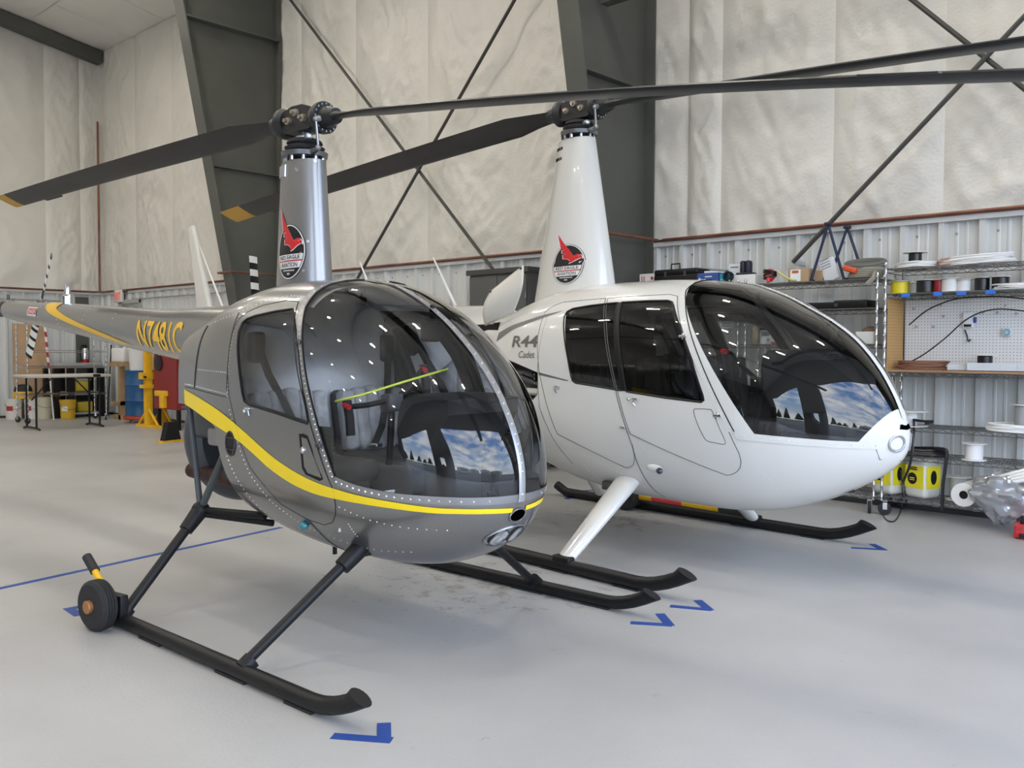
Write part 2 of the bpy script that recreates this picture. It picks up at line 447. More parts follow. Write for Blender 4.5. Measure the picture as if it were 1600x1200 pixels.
# logo: (u right, v up) in units of the badge; pos(u, v, lift) maps to the surface
EAGLE = [(-.40,1.42),(-.31,1.0),(-.27,.80),(-.12,.72),(-.22,.72),(-.21,.58),(-.06,.55),(-.18,.52),(-.17,.36),(-.02,.34),(.06,.27),(.07,.15),(.16,.19),(.28,.30),(.38,.36),(.42,.33),(.43,.42),(.37,.50),(.27,.52),(.20,.48),(.16,.46),(.04,.70),(-.15,1.0)]
def badge(pos, parent):
    """oval aviation club badge, centre at (0,0), half height ~ .62, half width ~.5"""
    root = None
    def ell(a, b, cu, cv, n=32): return [(cu+a*math.cos(2*PI*i/n), cv+b*math.sin(2*PI*i/n)) for i in range(n)]
    def fan(mb, poly, lift):
        c = (sum(p[0] for p in poly)/len(poly), sum(p[1] for p in poly)/len(poly)); n = len(poly)
        mb.add([pos(*c, lift)]+[pos((c[0]+p[0])/2, (c[1]+p[1])/2, lift) for p in poly]+[pos(*p, lift) for p in poly],
               [(0, 1+i, 1+(i+1) % n) for i in range(n)]+[(1+i, 1+n+i, 1+n+(i+1) % n, 1+(i+1) % n) for i in range(n)])
    m = MB(); fan(m, ell(.54, .84, 0, .12), .002); root = m.build('badge', mat('badge_black', (.008, .008, .009), .4), parent, recalc=False)
    tag(root, 'oval club badge with a red eagle and white name band')
    m = MB(); o1 = ell(.52, .82, 0, .12, 48); i1 = ell(.49, .785, 0, .12, 48)
    m.add([pos(*p, .003) for p in o1]+[pos(*p, .003) for p in i1], [(i, (i+1) % 48, 48+(i+1) % 48, 48+i) for i in range(48)])
    m.build('badge_rim', mat('badge_white', (.75, .75, .74), .4), root, recalc=False)
    m = MB()
    def band(v0, v1, sl=.03):
        n = 10
        def wd(v): return .485*math.sqrt(max(0, 1-((v-.12)/.785)**2))
        m.grid(lambda u, t: pos((-1+2*u)*wd(v0+(v1-v0)*t)*.97, v0+(v1-v0)*t+sl*((-1+2*u)*wd(v0)), .003), n, 2)
    band(-.13, .05); band(-.37, -.17)
    m.build('badge_band', MATS['badge_white'], root, recalc=False)
    m = MB(); n = 10
    m.grid(lambda u, t: pos((-1+2*u)*.45, -.165+.03*t+.03*(-1+2*u)*.45, .0032), n, 1); m.build('badge_stripe', mat('badge_red', (.62, .02, .025), .35), root, recalc=False)
    def poly_tri(poly, lift, name, mm, grow=0):
        from mathutils.geometry import tessellate_polygon
        P = [Vector((a, b, 0)) for a, b in poly]
        tr = tessellate_polygon([P])
        bmx = bmesh.new(); V = [bmx.verts.new(p) for p in P]
        for t in tr:
            try: bmx.faces.new([V[i] for i in t])
            except ValueError: pass
        for _ in range(2):
            bmesh.ops.subdivide_edges(bmx, edges=[e for e in bmx.edges if e.calc_length() > .25], cuts=1)
            bmesh.ops.triangulate(bmx, faces=bmx.faces[:])
        bmx.verts.index_update()
        mm_ = MB(); mm_.add([pos(v.co.x, v.co.y, lift) for v in bmx.verts], [[v.index for v in f.verts] for f in bmx.faces]); bmx.free()
        return mm_.build(name, mm, root, recalc=False)
    cx, cy = .05, .55
    poly_tri([(cx+(a-cx)*1.10-.005, cy+(b-cy)*1.07) for a, b in EAGLE], .0032, 'eagle_outline', MATS['badge_white'])
    poly_tri(EAGLE, .0042, 'eagle', MATS['badge_red'])
    for s, v0, h, w in (('RED EAGLE', -.10, .12, .76), ('AVIATION', -.335, .13, .62)):
        vs, fs = fit_text(s, w, h, bold=.01)
        mbt = MB(); mbt.add([pos(a-w/2, v0+b+.03*(a-w/2), .0045) for a, b in vs], fs); mbt.build('badge_lettering', MATS['badge_black'], root, recalc=False)
    m = MB()                                     # the small print is too fine to read: fine strokes
    for k in range(11): m.add([pos(-.22+k*.04+a*.028, -.46+b*.045, .0032) for a, b in ((0,0),(1,0),(1,1),(0,1))], [(0,1,2,3)])
    for k in range(2): m.add([pos(-.05+k*.055+a*.04, -.565+b*.055, .0032) for a, b in ((0,0),(1,0),(1,1),(0,1))], [(0,1,2,3)])
    m.build('badge_small_print', MATS['badge_white'], root, recalc=False)
    return root
# ================================================================== hangar shell
WALL_Y, END_X, DOOR_X, FRONT_Y = 8.44, -19.93, 2.9, -22.0
RIDGE_Y = -6.8
EAVE, PITCHR = 7.69, .18
def roof_z(y): return EAVE+(WALL_Y-max(y, 2*RIDGE_Y-y))*PITCHR
def floor_mat():
    m = bpy.data.materials.new('sealed_concrete'); m.use_nodes = True; t = m.node_tree; b = t.nodes['Principled BSDF']
    tcn = nd(t, 'ShaderNodeTexCoord')
    n1 = nd(t, 'ShaderNodeTexNoise', Scale=.45, Detail=6.0, Roughness=.55); n2 = nd(t, 'ShaderNodeTexNoise', Scale=60.0, Detail=3.0); n3 = nd(t, 'ShaderNodeTexNoise', Scale=2.6, Detail=8.0, Roughness=.7)
    for n in (n1, n2, n3): t.links.new(tcn.outputs['Object'], n.inputs['Vector'])
    r1 = nd(t, 'ShaderNodeValToRGB'); r1.color_ramp.elements[0].color = (.39, .385, .375, 1); r1.color_ramp.elements[1].color = (.49, .487, .475, 1)
    r1.color_ramp.elements[0].position = .35; r1.color_ramp.elements[1].position = .65; t.links.new(n1.outputs[0], r1.inputs[0])
    r3 = nd(t, 'ShaderNodeValToRGB'); r3.color_ramp.elements[0].color = (.74, .72, .67, 1); r3.color_ramp.elements[1].color = (1, 1, 1, 1)
    r3.color_ramp.elements[0].position = .27; r3.color_ramp.elements[1].position = .36; t.links.new(n3.outputs[0], r3.inputs[0])
    mu = nd(t, 'ShaderNodeMix', _data_type='RGBA', _blend_type='MULTIPLY'); mu.inputs[0].default_value = .8
    t.links.new(r1.outputs[0], mu.inputs[6]); t.links.new(r3.outputs[0], mu.inputs[7])
    prev = mu
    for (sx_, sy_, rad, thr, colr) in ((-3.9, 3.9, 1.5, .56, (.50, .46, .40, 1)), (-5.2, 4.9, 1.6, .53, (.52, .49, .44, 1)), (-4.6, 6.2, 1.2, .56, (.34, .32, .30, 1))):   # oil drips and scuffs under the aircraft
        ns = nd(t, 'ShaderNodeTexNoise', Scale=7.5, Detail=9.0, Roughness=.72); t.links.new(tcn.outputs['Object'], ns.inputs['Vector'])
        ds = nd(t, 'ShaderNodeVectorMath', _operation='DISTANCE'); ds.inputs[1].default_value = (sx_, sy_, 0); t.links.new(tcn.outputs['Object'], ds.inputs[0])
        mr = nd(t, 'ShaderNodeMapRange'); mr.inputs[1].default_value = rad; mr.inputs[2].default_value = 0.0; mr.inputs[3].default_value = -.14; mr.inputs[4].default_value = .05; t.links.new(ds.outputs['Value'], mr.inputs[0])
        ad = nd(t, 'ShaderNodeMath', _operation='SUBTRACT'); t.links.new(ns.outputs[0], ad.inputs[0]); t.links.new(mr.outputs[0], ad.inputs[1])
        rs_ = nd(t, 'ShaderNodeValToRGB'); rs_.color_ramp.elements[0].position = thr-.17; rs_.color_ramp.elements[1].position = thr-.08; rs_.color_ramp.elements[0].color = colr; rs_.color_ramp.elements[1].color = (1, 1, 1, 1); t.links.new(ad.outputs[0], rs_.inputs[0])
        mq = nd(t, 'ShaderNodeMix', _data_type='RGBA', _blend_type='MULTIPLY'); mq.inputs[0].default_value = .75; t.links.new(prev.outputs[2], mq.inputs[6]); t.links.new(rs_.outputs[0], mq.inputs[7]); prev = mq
    mu = prev
    r2 = nd(t, 'ShaderNodeValToRGB'); r2.color_ramp.elements[0].color = (.93, .93, .93, 1); r2.color_ramp.elements[1].color = (1, 1, 1, 1); t.links.new(n2.outputs[0], r2.inputs[0])
    mu2 = nd(t, 'ShaderNodeMix', _data_type='RGBA', _blend_type='MULTIPLY'); mu2.inputs[0].default_value = 1.0
    t.links.new(mu.outputs[2], mu2.inputs[6]); t.links.new(r2.outputs[0], mu2.inputs[7]); t.links.new(mu2.outputs[2], b.inputs['Base Color'])
    b.inputs['Roughness'].default_value = .42
    bn = nd(t, 'ShaderNodeBump', Strength=.25, Distance=.004); t.links.new(n2.outputs[0], bn.inputs['Height']); t.links.new(bn.outputs[0], b.inputs['Normal'])
    return m
INS = mat('white_vinyl_insulation', (.68, .66, .61), .42, noise=.04, nscale=1.2, bump=.45, bscale=34)
CEILM = mat('white_ceiling_liner', (.74, .73, .70), .5, noise=.03, nscale=2)
PANEL = mat('white_steel_panel', (.60, .615, .61), .34, noise=.03, nscale=3)
TRIM = mat('grey_trim', (.58, .58, .57), .45)
STEEL = mat('grey_green_steel', (.085, .088, .078), .55, noise=.12, nscale=1.6)
COPPER = mat('copper_pipe', (.22, .085, .055), .45, .5, noise=.25, nscale=6)
DARKW = mat('dark_wall', (.22, .22, .215), .7)
m = MB(); m.b2((END_X-.4, FRONT_Y-.3, -.25), (DOOR_X+.3, WALL_Y+.4, 0)); struct(m.build('floor', floor_mat(), smooth=False))
m = MB(); m.b2((DOOR_X+.3, -60, -.30), (90, 60, -.02)); struct(m.build('ground', mat('asphalt_apron', (.18, .175, .165), .8, noise=.2, nscale=.4), smooth=False))
m = MB(); m.b2((-60, -240, -.32), (260, -60, -.03)); m.b2((90, -60, -.32), (260, 160, -.03)); struct(m.build('grass', mat('airfield_grass', (.22, .24, .08), .9, noise=.3, nscale=.1), smooth=False))
# long wall behind the helicopters: outer sheet, insulation blankets above, steel liner panels below
m = MB(); m.b2((END_X-.2, WALL_Y+.10, -.05), (DOOR_X+.2, WALL_Y+.25, EAVE+.1)); wb = struct(m.build('wall_back', DARKW, smooth=False))
m = MB(); m.b2((END_X-.25, FRONT_Y, -.05), (END_X-.10, WALL_Y+.25, roof_z(RIDGE_Y)+.3)); wl_ = struct(m.build('wall_left', DARKW, smooth=False))
def hashn(i): 
    x = math.sin(i*12.9898)*43758.5453; return x-math.floor(x)
def vn2(x, y):
    xi, yi = math.floor(x), math.floor(y); fx, fy = x-xi, y-yi; fx = fx*fx*(3-2*fx); fy = fy*fy*(3-2*fy)
    g = lambda a, b: hashn(a*157.31+b*113.97+3.1)
    return (g(xi, yi)*(1-fx)+g(xi+1, yi)*fx)*(1-fy)+(g(xi, yi+1)*(1-fx)+g(xi+1, yi+1)*fx)*fy
def wrinkle(s, z, sd):
    rg = lambda x, y: 1-2*abs(vn2(x, y)-.5)
    w = vn2(s*1.1+sd*5, z*.8+sd*2)                                  # where the blanket sags more
    a = (.55*rg(s*2.2+z*1.1+sd*7, z*1.6-s*.9)**2+.45*rg(s*6-z*5+sd, z*2.6+s*2.2)**3*w*1.6+.40*rg(s*9+z*4, z*2.2-s*1.2+sd*3)**3*(1.4-w)+.22*rg(s*19-z*9+sd, z*9+s*6)**2)
    return (a-.45)*.052
def blanket(parent, a0, a1, z0, z1f, axis, plane, sgn, sd, puff=.05, nu=26, nz=64):
    m = MB()
    def fn(u, v):
        s = a0+(a1-a0)*u; z = z0+(z1f(s)-z0)*v
        e = 1-abs(2*u-1)**4
        g = .5+.5*math.cos(2*PI*(z-2.6)/1.75)                     # tucked in at each girt
        d = sgn*(e*(puff*(1-.55*g**6)+wrinkle(s, z, sd))-.004)
        return (s, plane+d, z) if axis == 'x' else (plane+d, s, z)
    m.grid(fn, nu, nz); return m.build('insulation_blanket', INS, parent, angle=None)
PIPE_Z = 2.60
cols_x = (-13.08, -5.85, 1.38)
seams = [-19.93,-18.35,-16.8,-15.2,-13.6,-12.5,-11.1,-9.5,-7.9,-6.35,-5.35,-4.95,-3.75,-2.75,-1.2,.4,1.6,2.9]
for i, (a, b) in enumerate(zip(seams[:-1], seams[1:])): blanket(wb, a, b, PIPE_Z+.02, lambda s: EAVE, 'x', WALL_Y+.05, -1, i, nu=max(14, int((b-a)*26)), nz=130 if b > -14 else 90)
ys_ = [8.44, 8.05, 7.35, 5.6, 3.9, 2.2, .5, -1.2, -4.0, -6.8, -11.8, -16.9, -22.0]
for i, (a, b) in enumerate(zip(ys_[1:], ys_[:-1])): blanket(wl_, a, b, PIPE_Z+.02, lambda s: roof_z(s), 'y', END_X-.05, 1, 40+i, nu=22, nz=80)
# liner panels: major rib each .33 m with two minor ribs between
def liner_panel_mesh(w=.99):
    prof = []
    p = w/3
    for k in range(3):
        x = k*p
        for (dx, d) in ((0, 0), (.02, .0), (.042, .044), (.086, .044), (.108, 0), (.166, 0), (.174, .006), (.190, .006), (.198, 0), (.246, 0), (.254, .006), (.270, .006), (.278, 0)): prof.append((x+dx, d))
    prof.append((w, 0))
    return prof
prof = liner_panel_mesh()
me0 = None
def panel_obj(parent, x, y, rz):
    global me0
    if me0 is None:
        mb = MB(); n = len(prof); mb.add([(a, -d, z) for z in (.02, PIPE_Z-.055) for a, d in prof], [(i, i+1, n+i+1, n+i) for i in range(n-1)])
        o = mb.build('liner_panel', PANEL, parent, smooth=False, recalc=False); me0 = o.data
    else:
        o = bpy.data.objects.new('liner_panel', me0); COL.objects.link(o); o.parent = parent
    o.location = (x, y, 0); o.rotation_euler = (0, 0, rz); return o
x = END_X-.0
for i in range(23): panel_obj(wb, END_X+.99*i-.03, WALL_Y+.02, 0)
for i in range(30): panel_obj(wl_, END_X-.02, WALL_Y-.99*(i+1)+.02, PI/2)
m = MB()
for i in range(68):
    m.cyl((END_X+.33*i+.15, WALL_Y+.02, PIPE_Z-.17), (END_X+.33*i+.15, WALL_Y+.008, PIPE_Z-.17), .012, seg=8)
tag(m.build('panel_screws', mat('screw_grey', (.32, .33, .33), .4, .6), wb), kind='stuff')
m = MB(); m.b2((END_X, WALL_Y-.04, PIPE_Z-.065), (DOOR_X, WALL_Y+.05, PIPE_Z-.02)); struct(m.build('trim_1', TRIM, smooth=False))
m = MB(); m.b2((END_X-.05, FRONT_Y, PIPE_Z-.065), (END_X+.04, WALL_Y-.04, PIPE_Z-.02)); struct(m.build('trim_2', TRIM, smooth=False))
m = MB(); m.b2((END_X, WALL_Y-.035, 0), (DOOR_X, WALL_Y+.06, .045)); struct(m.build('baseboard_back', mat('dark_base', (.04, .04, .04), .7), smooth=False))
m = MB(); m.b2((END_X-.06, FRONT_Y, 0), (END_X+.035, WALL_Y-.035, .045)); struct(m.build('baseboard_left', MATS['dark_base'], smooth=False))
# ceiling with liner seams
m = MB()
for ya, yb_ in ((WALL_Y+.25, RIDGE_Y), (RIDGE_Y, FRONT_Y-.2)):
    q = [(END_X-.25, ya, roof_z(ya)), (DOOR_X+.2, ya, roof_z(ya)), (DOOR_X+.2, yb_, roof_z(yb_)), (END_X-.25, yb_, roof_z(yb_))]
    m.add(q, [(0, 1, 2, 3)]); m.add([(a, b, c+.12) for a, b, c in q], [(0, 3, 2, 1)])
ce = struct(m.build('ceiling', CEILM, smooth=False))
for k in range(9):
    yb = WALL_Y-k*1.46; 
    for j in range(17):
        xa = END_X+j*1.5
        if k > 3 and j > 4: continue
        mb = MB(); mb.grid(lambda u, v: (xa+1.49*u, yb-1.45*v, roof_z(yb-1.45*v)-.02-.022*(1-abs(2*u-1)**5)*(1-abs(2*v-1)**5)), 6, 6); mb.build('ceiling_panel', CEILM, ce, angle=None)
# tapered steel columns
def column(x, name='steel_column', lab='', kb=0.0):
    root = thing(name, lab, 'column', (x, 0, 0))
    z1 = roof_z(WALL_Y-1.6)-.25
    yi0, yi1 = 8.02-kb, 8.02-(z1)*.193-kb
    W_ = .26
    m = MB(); m.prism([(WALL_Y-.02, 0), (yi0, 0), (yi1, z1), (WALL_Y-.02, z1)], -.012, .012, lambda p, z: (z, p[0], p[1])); m.build('web', STEEL, root, smooth=False)
    m = MB(); m.prism([(yi0, 0), (yi0-.02, 0), (yi1-.02, z1), (yi1, z1)], -W_/2, W_/2, lambda p, z: (z, p[0], p[1])); m.build('inner_flange', STEEL, root, smooth=False)
    m = MB(); m.b2((-W_/2, WALL_Y-.05, 0), (W_/2, WALL_Y-.03, z1)); m.build('outer_flange', STEEL, root, smooth=False)
    m = MB(); zz = 6.35; m.b2((-W_/2, 8.02-zz*.193, zz), (W_/2, WALL_Y-.04, zz+.025)); m.b2((-W_/2+.02, 8.02-4.2*.193, 4.2), (W_/2-.02, WALL_Y-.04, 4.212)); m.build('stiffener_plate', STEEL, root, smooth=False)
    m = MB(); m.b2((-W_/2-.04, yi0-.06, 0), (W_/2+.04, WALL_Y, .02)); m.build('base_plate', STEEL, root, smooth=False)
    # rafter stub
    m = MB(); y2 = RIDGE_Y
    m.prism([(yi1-.02, z1), (WALL_Y-.02, z1), (WALL_Y-.02, roof_z(WALL_Y)-.06), (y2, roof_z(y2)-.06), (y2, roof_z(y2)-.60)], -.01, .01, lambda p, z: (z, p[0], p[1]))
    m.prism([(yi1-.02, z1), (yi1-.02, z1+.02), (y2, roof_z(y2)-.60), (y2, roof_z(y2)-.62)], -W_/2, W_/2, lambda p, z: (z, p[0], p[1])); m.build('rafter', STEEL, root, smooth=False)
    return root
column(cols_x[0], lab='tapered steel frame column on the long wall behind the grey helicopter rotor')
column(cols_x[1], lab='tapered steel frame column behind the white helicopter mast')
column(cols_x[2], lab='tapered steel frame column on the long wall outside the right edge')
# end wall rake beam and eave girt stub
m = MB(); n = 2
m.prism([(8.40, roof_z(8.40)-.30), (RIDGE_Y, roof_z(RIDGE_Y)-.30), (RIDGE_Y, roof_z(RIDGE_Y)-.06), (8.40, roof_z(8.40)-.06)], END_X+.05, END_X+.30, lambda p, z: (z, p[0], p[1])); o = m.build('rake_beam', STEEL, smooth=False); tag(o, 'dark steel beam running up under the ceiling along the end wall', 'beam')
m = MB(); m.b2((-5.78, 7.5, 4.92), (-3.95, 7.62, 5.02)); m.prism([(-3.95, 4.92), (-3.78, 4.95), (-3.95, 5.02)], 7.5, 7.62, lambda p, z: (p[0], z, p[1])); o = m.build('bracket_arm', STEEL, smooth=False); tag(o, 'horizontal dark steel arm reaching right from the middle column', 'beam')
# bracing rods
def rod(a, b, lab, r=.022):
    m = MB(); m.cyl(a, b, r, seg=8); o = m.build('brace_rod', mat('brace_dark', (.045, .045, .04), .5)); return tag(o, lab, 'brace', 'wall bracing rods')
yb = WALL_Y-.17
rod((-12.95, yb, 7.35), (-7.2, yb-.02, 1.6), 'long brace rod falling to the right between the two columns')
rod((-6.0, yb-.05, 7.32), (-12.0, yb-.05, 1.1), 'long brace rod rising to the right between the two columns')
rod((-5.7, yb, 7.3), (.6, yb-.02, .75), 'brace rod falling to the right beside the right edge of the picture')
br = rod((-4.01, yb-.05, 2.253), (1.2, yb-.05, 7.2), 'brace rod rising behind the shelving towards the upper right')
m = MB(); m.b2((-4.02, yb-.065, 2.235), (-3.995, WALL_Y+.02, 2.275)); m.build('wall_bracket', TRIM, br, smooth=False)
# copper air line
def pipe(pts, lab, r=.016):
    m = MB(); m.tube(pts, r, 8); o = m.build('copper_pipe', COPPER); return tag(o, lab, 'pipe')
pipe([(-5.58, WALL_Y-.06, PIPE_Z), (DOOR_X-.2, WALL_Y-.06, PIPE_Z)], 'copper air pipe along the wall right of the middle column')
pipe([(-12.82, WALL_Y-.06, PIPE_Z), (-6.15, WALL_Y-.06, PIPE_Z), (-6.06, 7.46, PIPE_Z), (-5.66, 7.46, PIPE_Z), (-5.64, WALL_Y-.08, PIPE_Z)], 'copper air pipe between the columns looping round the middle column')
pipe([(END_X+.12, FRONT_Y+.2, PIPE_Z), (END_X+.12, WALL_Y-.10, PIPE_Z), (END_X+.2, WALL_Y-.06, PIPE_Z), (-13.4, WALL_Y-.06, PIPE_Z), (-13.28, 7.45, PIPE_Z), (-12.90, 7.45, PIPE_Z), (-12.88, WALL_Y-.08, PIPE_Z)], 'copper air pipe along the end wall and round the left column')
m = MB(); m.b2((END_X-.12, WALL_Y-.02, PIPE_Z-.05), (END_X+.06, WALL_Y+.12, EAVE)); m.b2((END_X-.12, WALL_Y-.10, PIPE_Z-.05), (END_X+.015, WALL_Y+.0, EAVE)); struct(m.build('trim_3', INS, smooth=False))
pipe([(END_X+.12, WALL_Y-.08, PIPE_Z+.02), (END_X+.12, WALL_Y-.08, 6.2)], 'upright copper pipe in the far wall corner', .022)
m = MB(); m.b2((END_X+.02, WALL_Y-.55, 0), (END_X+.07, WALL_Y-.30, PIPE_Z-.12)); tag(m.build('dark_post', STEEL, smooth=False), 'narrow dark steel post below the upright pipe in the corner', 'post')
def conduit(pts, lab):
    m = MB(); m.tube(pts, .014, 8); o = m.build('conduit', mat('conduit_grey', (.42, .43, .43), .4, .6)); return tag(o, lab, 'conduit')
conduit([(END_X+.06, FRONT_Y+.3, 2.38), (END_X+.06, WALL_Y-.62, 2.38)], 'grey conduit along the end wall below the pipe')
conduit([(END_X+1.6, WALL_Y-.05, 2.40), (-13.3, WALL_Y-.05, 2.40)], 'grey conduit along the far long wall below the pipe')
# wall behind the camera (with one opening) and the open hangar door end
def wall_open(name, axis, plane, a0, a1, top, openings):
    m = MB(); t = .15
    def bx(p, q, z0, z1):
        if axis == 'x': m.b2((p, plane-t, z0), (q, plane, z1))
        else: m.b2((plane, p, z0), (plane+t, q, z1))
    cur = a0
    for (p, q, z0, z1) in sorted(openings):
        bx(cur, p, -.02, top); bx(p, q, z1, top)
        if z0 > 0: bx(p, q, -.02, z0)
        cur = q
    bx(cur, a1, -.02, top); return struct(m.build(name, DARKW, smooth=False))
wall_open('wall_front', 'x', FRONT_Y, END_X-.25, DOOR_X+.2, roof_z(FRONT_Y)+.3, [])
wall_open('wall_right', 'y', DOOR_X, FRONT_Y-.15, WALL_Y+.25, roof_z(RIDGE_Y)+.3, [(-19.5, -4.4, 0, 5.3), (-3.45, -2.75, 1.0, 1.95), (-1.6, 7.9, 0, 5.3)])
# hanging LED fixtures
LEDE = mat('led_diffuser', (1, 1, 1), .5, emit=(1.0, .93, .82), estr=270.0)
LEDU = mat('added_uplight', (1, 1, 1), .5, emit=(1.0, .93, .82), estr=120.0)  # upward glow added to the lamps to brighten the ceiling
LEDB = mat('led_body', (.6, .6, .6), .4, .3)
for yy in (5.6, 2.4, -.8, -4.0, -10.5, -16.0):
    for xx in (-16.5, -12.3, -8.1, -3.9, .3):
        L = thing('ceiling_light', 'hanging LED lamp under the hangar roof', 'lamp', (xx, yy, roof_z(yy)-.75), 0, 'hanging roof lamps')
        mb = MB(); mb.b2((-.24, -.12, 0), (.24, .12, .07)); mb.build('housing', LEDB, L, smooth=False)
        mb = MB(); mb.add([(-.21, -.09, -.003), (.21, -.09, -.003), (.21, .09, -.003), (-.21, .09, -.003)], [(0, 3, 2, 1)]); mb.build('diffuser', LEDE, L, smooth=False, recalc=False)
        mb = MB(); mb.add([(-.21, -.09, .073), (.21, -.09, .073), (.21, .09, .073), (-.21, .09, .073)], [(0, 1, 2, 3)]); mb.build('added_uplight_face', LEDU, L, smooth=False, recalc=False)  # glowing top face, added to lift the ceiling brightness
        mb = MB(); mb.cyl((0, 0, .07), (0, 0, .72), .005, seg=5); mb.build('hanger_wire', LEDB, L)
# ================================================================== grey two-seat helicopter
GREY = mat('grey_metallic_paint', (.29, .29, .29), .30, .88, noise=.03, nscale=90, coat=.7)
YEL = mat('yellow_vinyl', (.95, .70, .006), .35, coat=.3)
YEL2 = mat('amber_vinyl', (.88, .52, .01), .35, coat=.3)
SEAMM = mat('panel_gap', (.03, .03, .03), .6)
SILVER = mat('polished_metal', (.72, .73, .75), .22, 1.0)
RIVM = mat('rivet_metal', (.74, .74, .75), .3, .9)
BLK = mat('black_paint', (.008, .008, .009), .45, spec=.3)
BLKM = mat('black_matte', (.018, .018, .019), .7)
RUB = mat('rubber', (.02, .02, .021), .85, bump=.3, bscale=80)
DKG = mat('dark_grey_paint', (.055, .06, .068), .45)
GUN = mat('gunmetal', (.10, .105, .11), .35, .8, noise=.2, nscale=30)
CLEARG = glassmat('clear_glazing', (.92, .925, .92), gmul=1.9)
FAB = mat('grey_velour', (.50, .51, .54), .95, noise=.22, nscale=14, bump=.5, bscale=160)
FABD = mat('dark_grey_fabric', (.075, .075, .078), .95, bump=.4, bscale=120)
LINER = mat('grey_headliner', (.74, .74, .75), .9, noise=.1, nscale=6)
S1 = R22S
def front_p(S, y, z, off=0.0):
    lo, hi = .8, S.xn
    for _ in range(34):
        mid = (lo+hi)/2
        if S.W(mid, z) > abs(y): lo = mid
        else: hi = mid
    e = .004
    def fx(yy, zz):
        a, b = .8, S.xn
        for _ in range(34):
            mm = (a+b)/2
            if S.W(mm, zz) > abs(yy): a = mm
            else: b = mm
        return a
    n = Vector((1, -(fx(y+e, z)-fx(y-e, z))/(2*e), -(fx(y, z+e)-fx(y, z-e))/(2*e)))
    n.y = max(-12, min(12, n.y)); n.z = max(-12, min(12, n.z)); n.normalize()
    return Vector((lo, y, z))+n*off
def nose_ribbon(mb, S, top, bot, side, off, xs, yend, n=60, nf=22):
    """ribbon between side curves z(x); in front of station xs it is swept round the nose by y"""
    ft = pchip([p[0] for p in top], [p[1] for p in top]); fb = pchip([p[0] for p in bot], [p[1] for p in bot])
    xa = top[0][0]; xb = bot[0][0]; rows = []
    for i in range(n+1):
        u = i/n; x0 = xa+(xs-xa)*u; x1 = xb+(xs-xb)*u
        rows.append([spos(S, x0*(1-v)+x1*v, ft(x0)*(1-v)+fb(x1)*v, side, off) for v in (0, .5, 1)])
    ys = S.W(xs, (ft(xs)+fb(xs))/2)
    for i in range(1, nf+1):
        row = []
        for v in (0, .5, 1):
            y = ys+(yend-ys)*i/nf; z = ft(xs)
            for _ in range(3): x = front_p(S, y, z).x; z = ft(x)*(1-v)+fb(x)*v
            row.append(front_p(S, side*y, z, off))
        rows.append(row)
    m = len(rows); mb.add([p for r in rows for p in r], [(i*3+k, i*3+k+1, (i+1)*3+k+1, (i+1)*3+k) for i in range(m-1) for k in (0, 1)])
h1 = thing('helicopter', 'silver grey two-seat helicopter with a yellow side stripe, nearest the camera', 'helicopter', (-4.38, 2.995, 0), math.radians(1.158))
# ---- shell: windows, windscreen and doors are cut from one loft
bm = shell_bm(S1, 130, 128)
WIN = [(.154,1.545),(.18,1.565),(.24,1.58),(.40,1.60),(.52,1.608),(.540,1.595),(.58,1.55),(.62,1.50),(.693,1.394),(.76,1.24),(.818,1.085),(.815,1.068),(.563,1.105),(.32,1.135),(.282,1.15),(.262,1.185),(.234,1.26),(.168,1.428),(.148,1.50)]
WSF = [(1.003,.842),(1.12,.815),(1.29,.791),(1.45,.779),(1.8,.756),(1.8,2.1),(.625,2.1),(.60,1.76),(.594,1.69),(.612,1.61)]
DOOR = [(.53,1.643),(.42,1.653),(.25,1.633),(.15,1.600),(.105,1.565),(.09,1.50),(.10,1.33),(.13,1.18),(.24,.95),(.33,.82),(.54,.66),(.73,.605),(.84,.594),(.915,.617),(.96,.66),(.98,.71),(.985,.775)]
for p in (take(bm, [[(-.6,.2),(-.6,1.105),(-.39,1.105),(-.05,1.022),(-.02,1.0),(-.02,.2)]]), take(bm, [[(-.02,.2),(-.02,1.0),(.02,.87),(.19,.2)]])): pass
wins = {s: take(bm, [WIN], s) for s in (-1, 1)}
wscr = {s: take(bm, [WSF], s) for s in (-1, 1)}
doors = {s: take(bm, [DOOR], s) for s in (-1, 1)}
body = shellobj('fuselage_shell', extract(bm, bm.faces[:]), GREY, h1); bm.free()
WSL = [(1.003,.842),(.612,1.61),(.594,1.69),(.600,1.735),(.615,1.757)]
zt6 = S1.fzt(S1.th(.625))
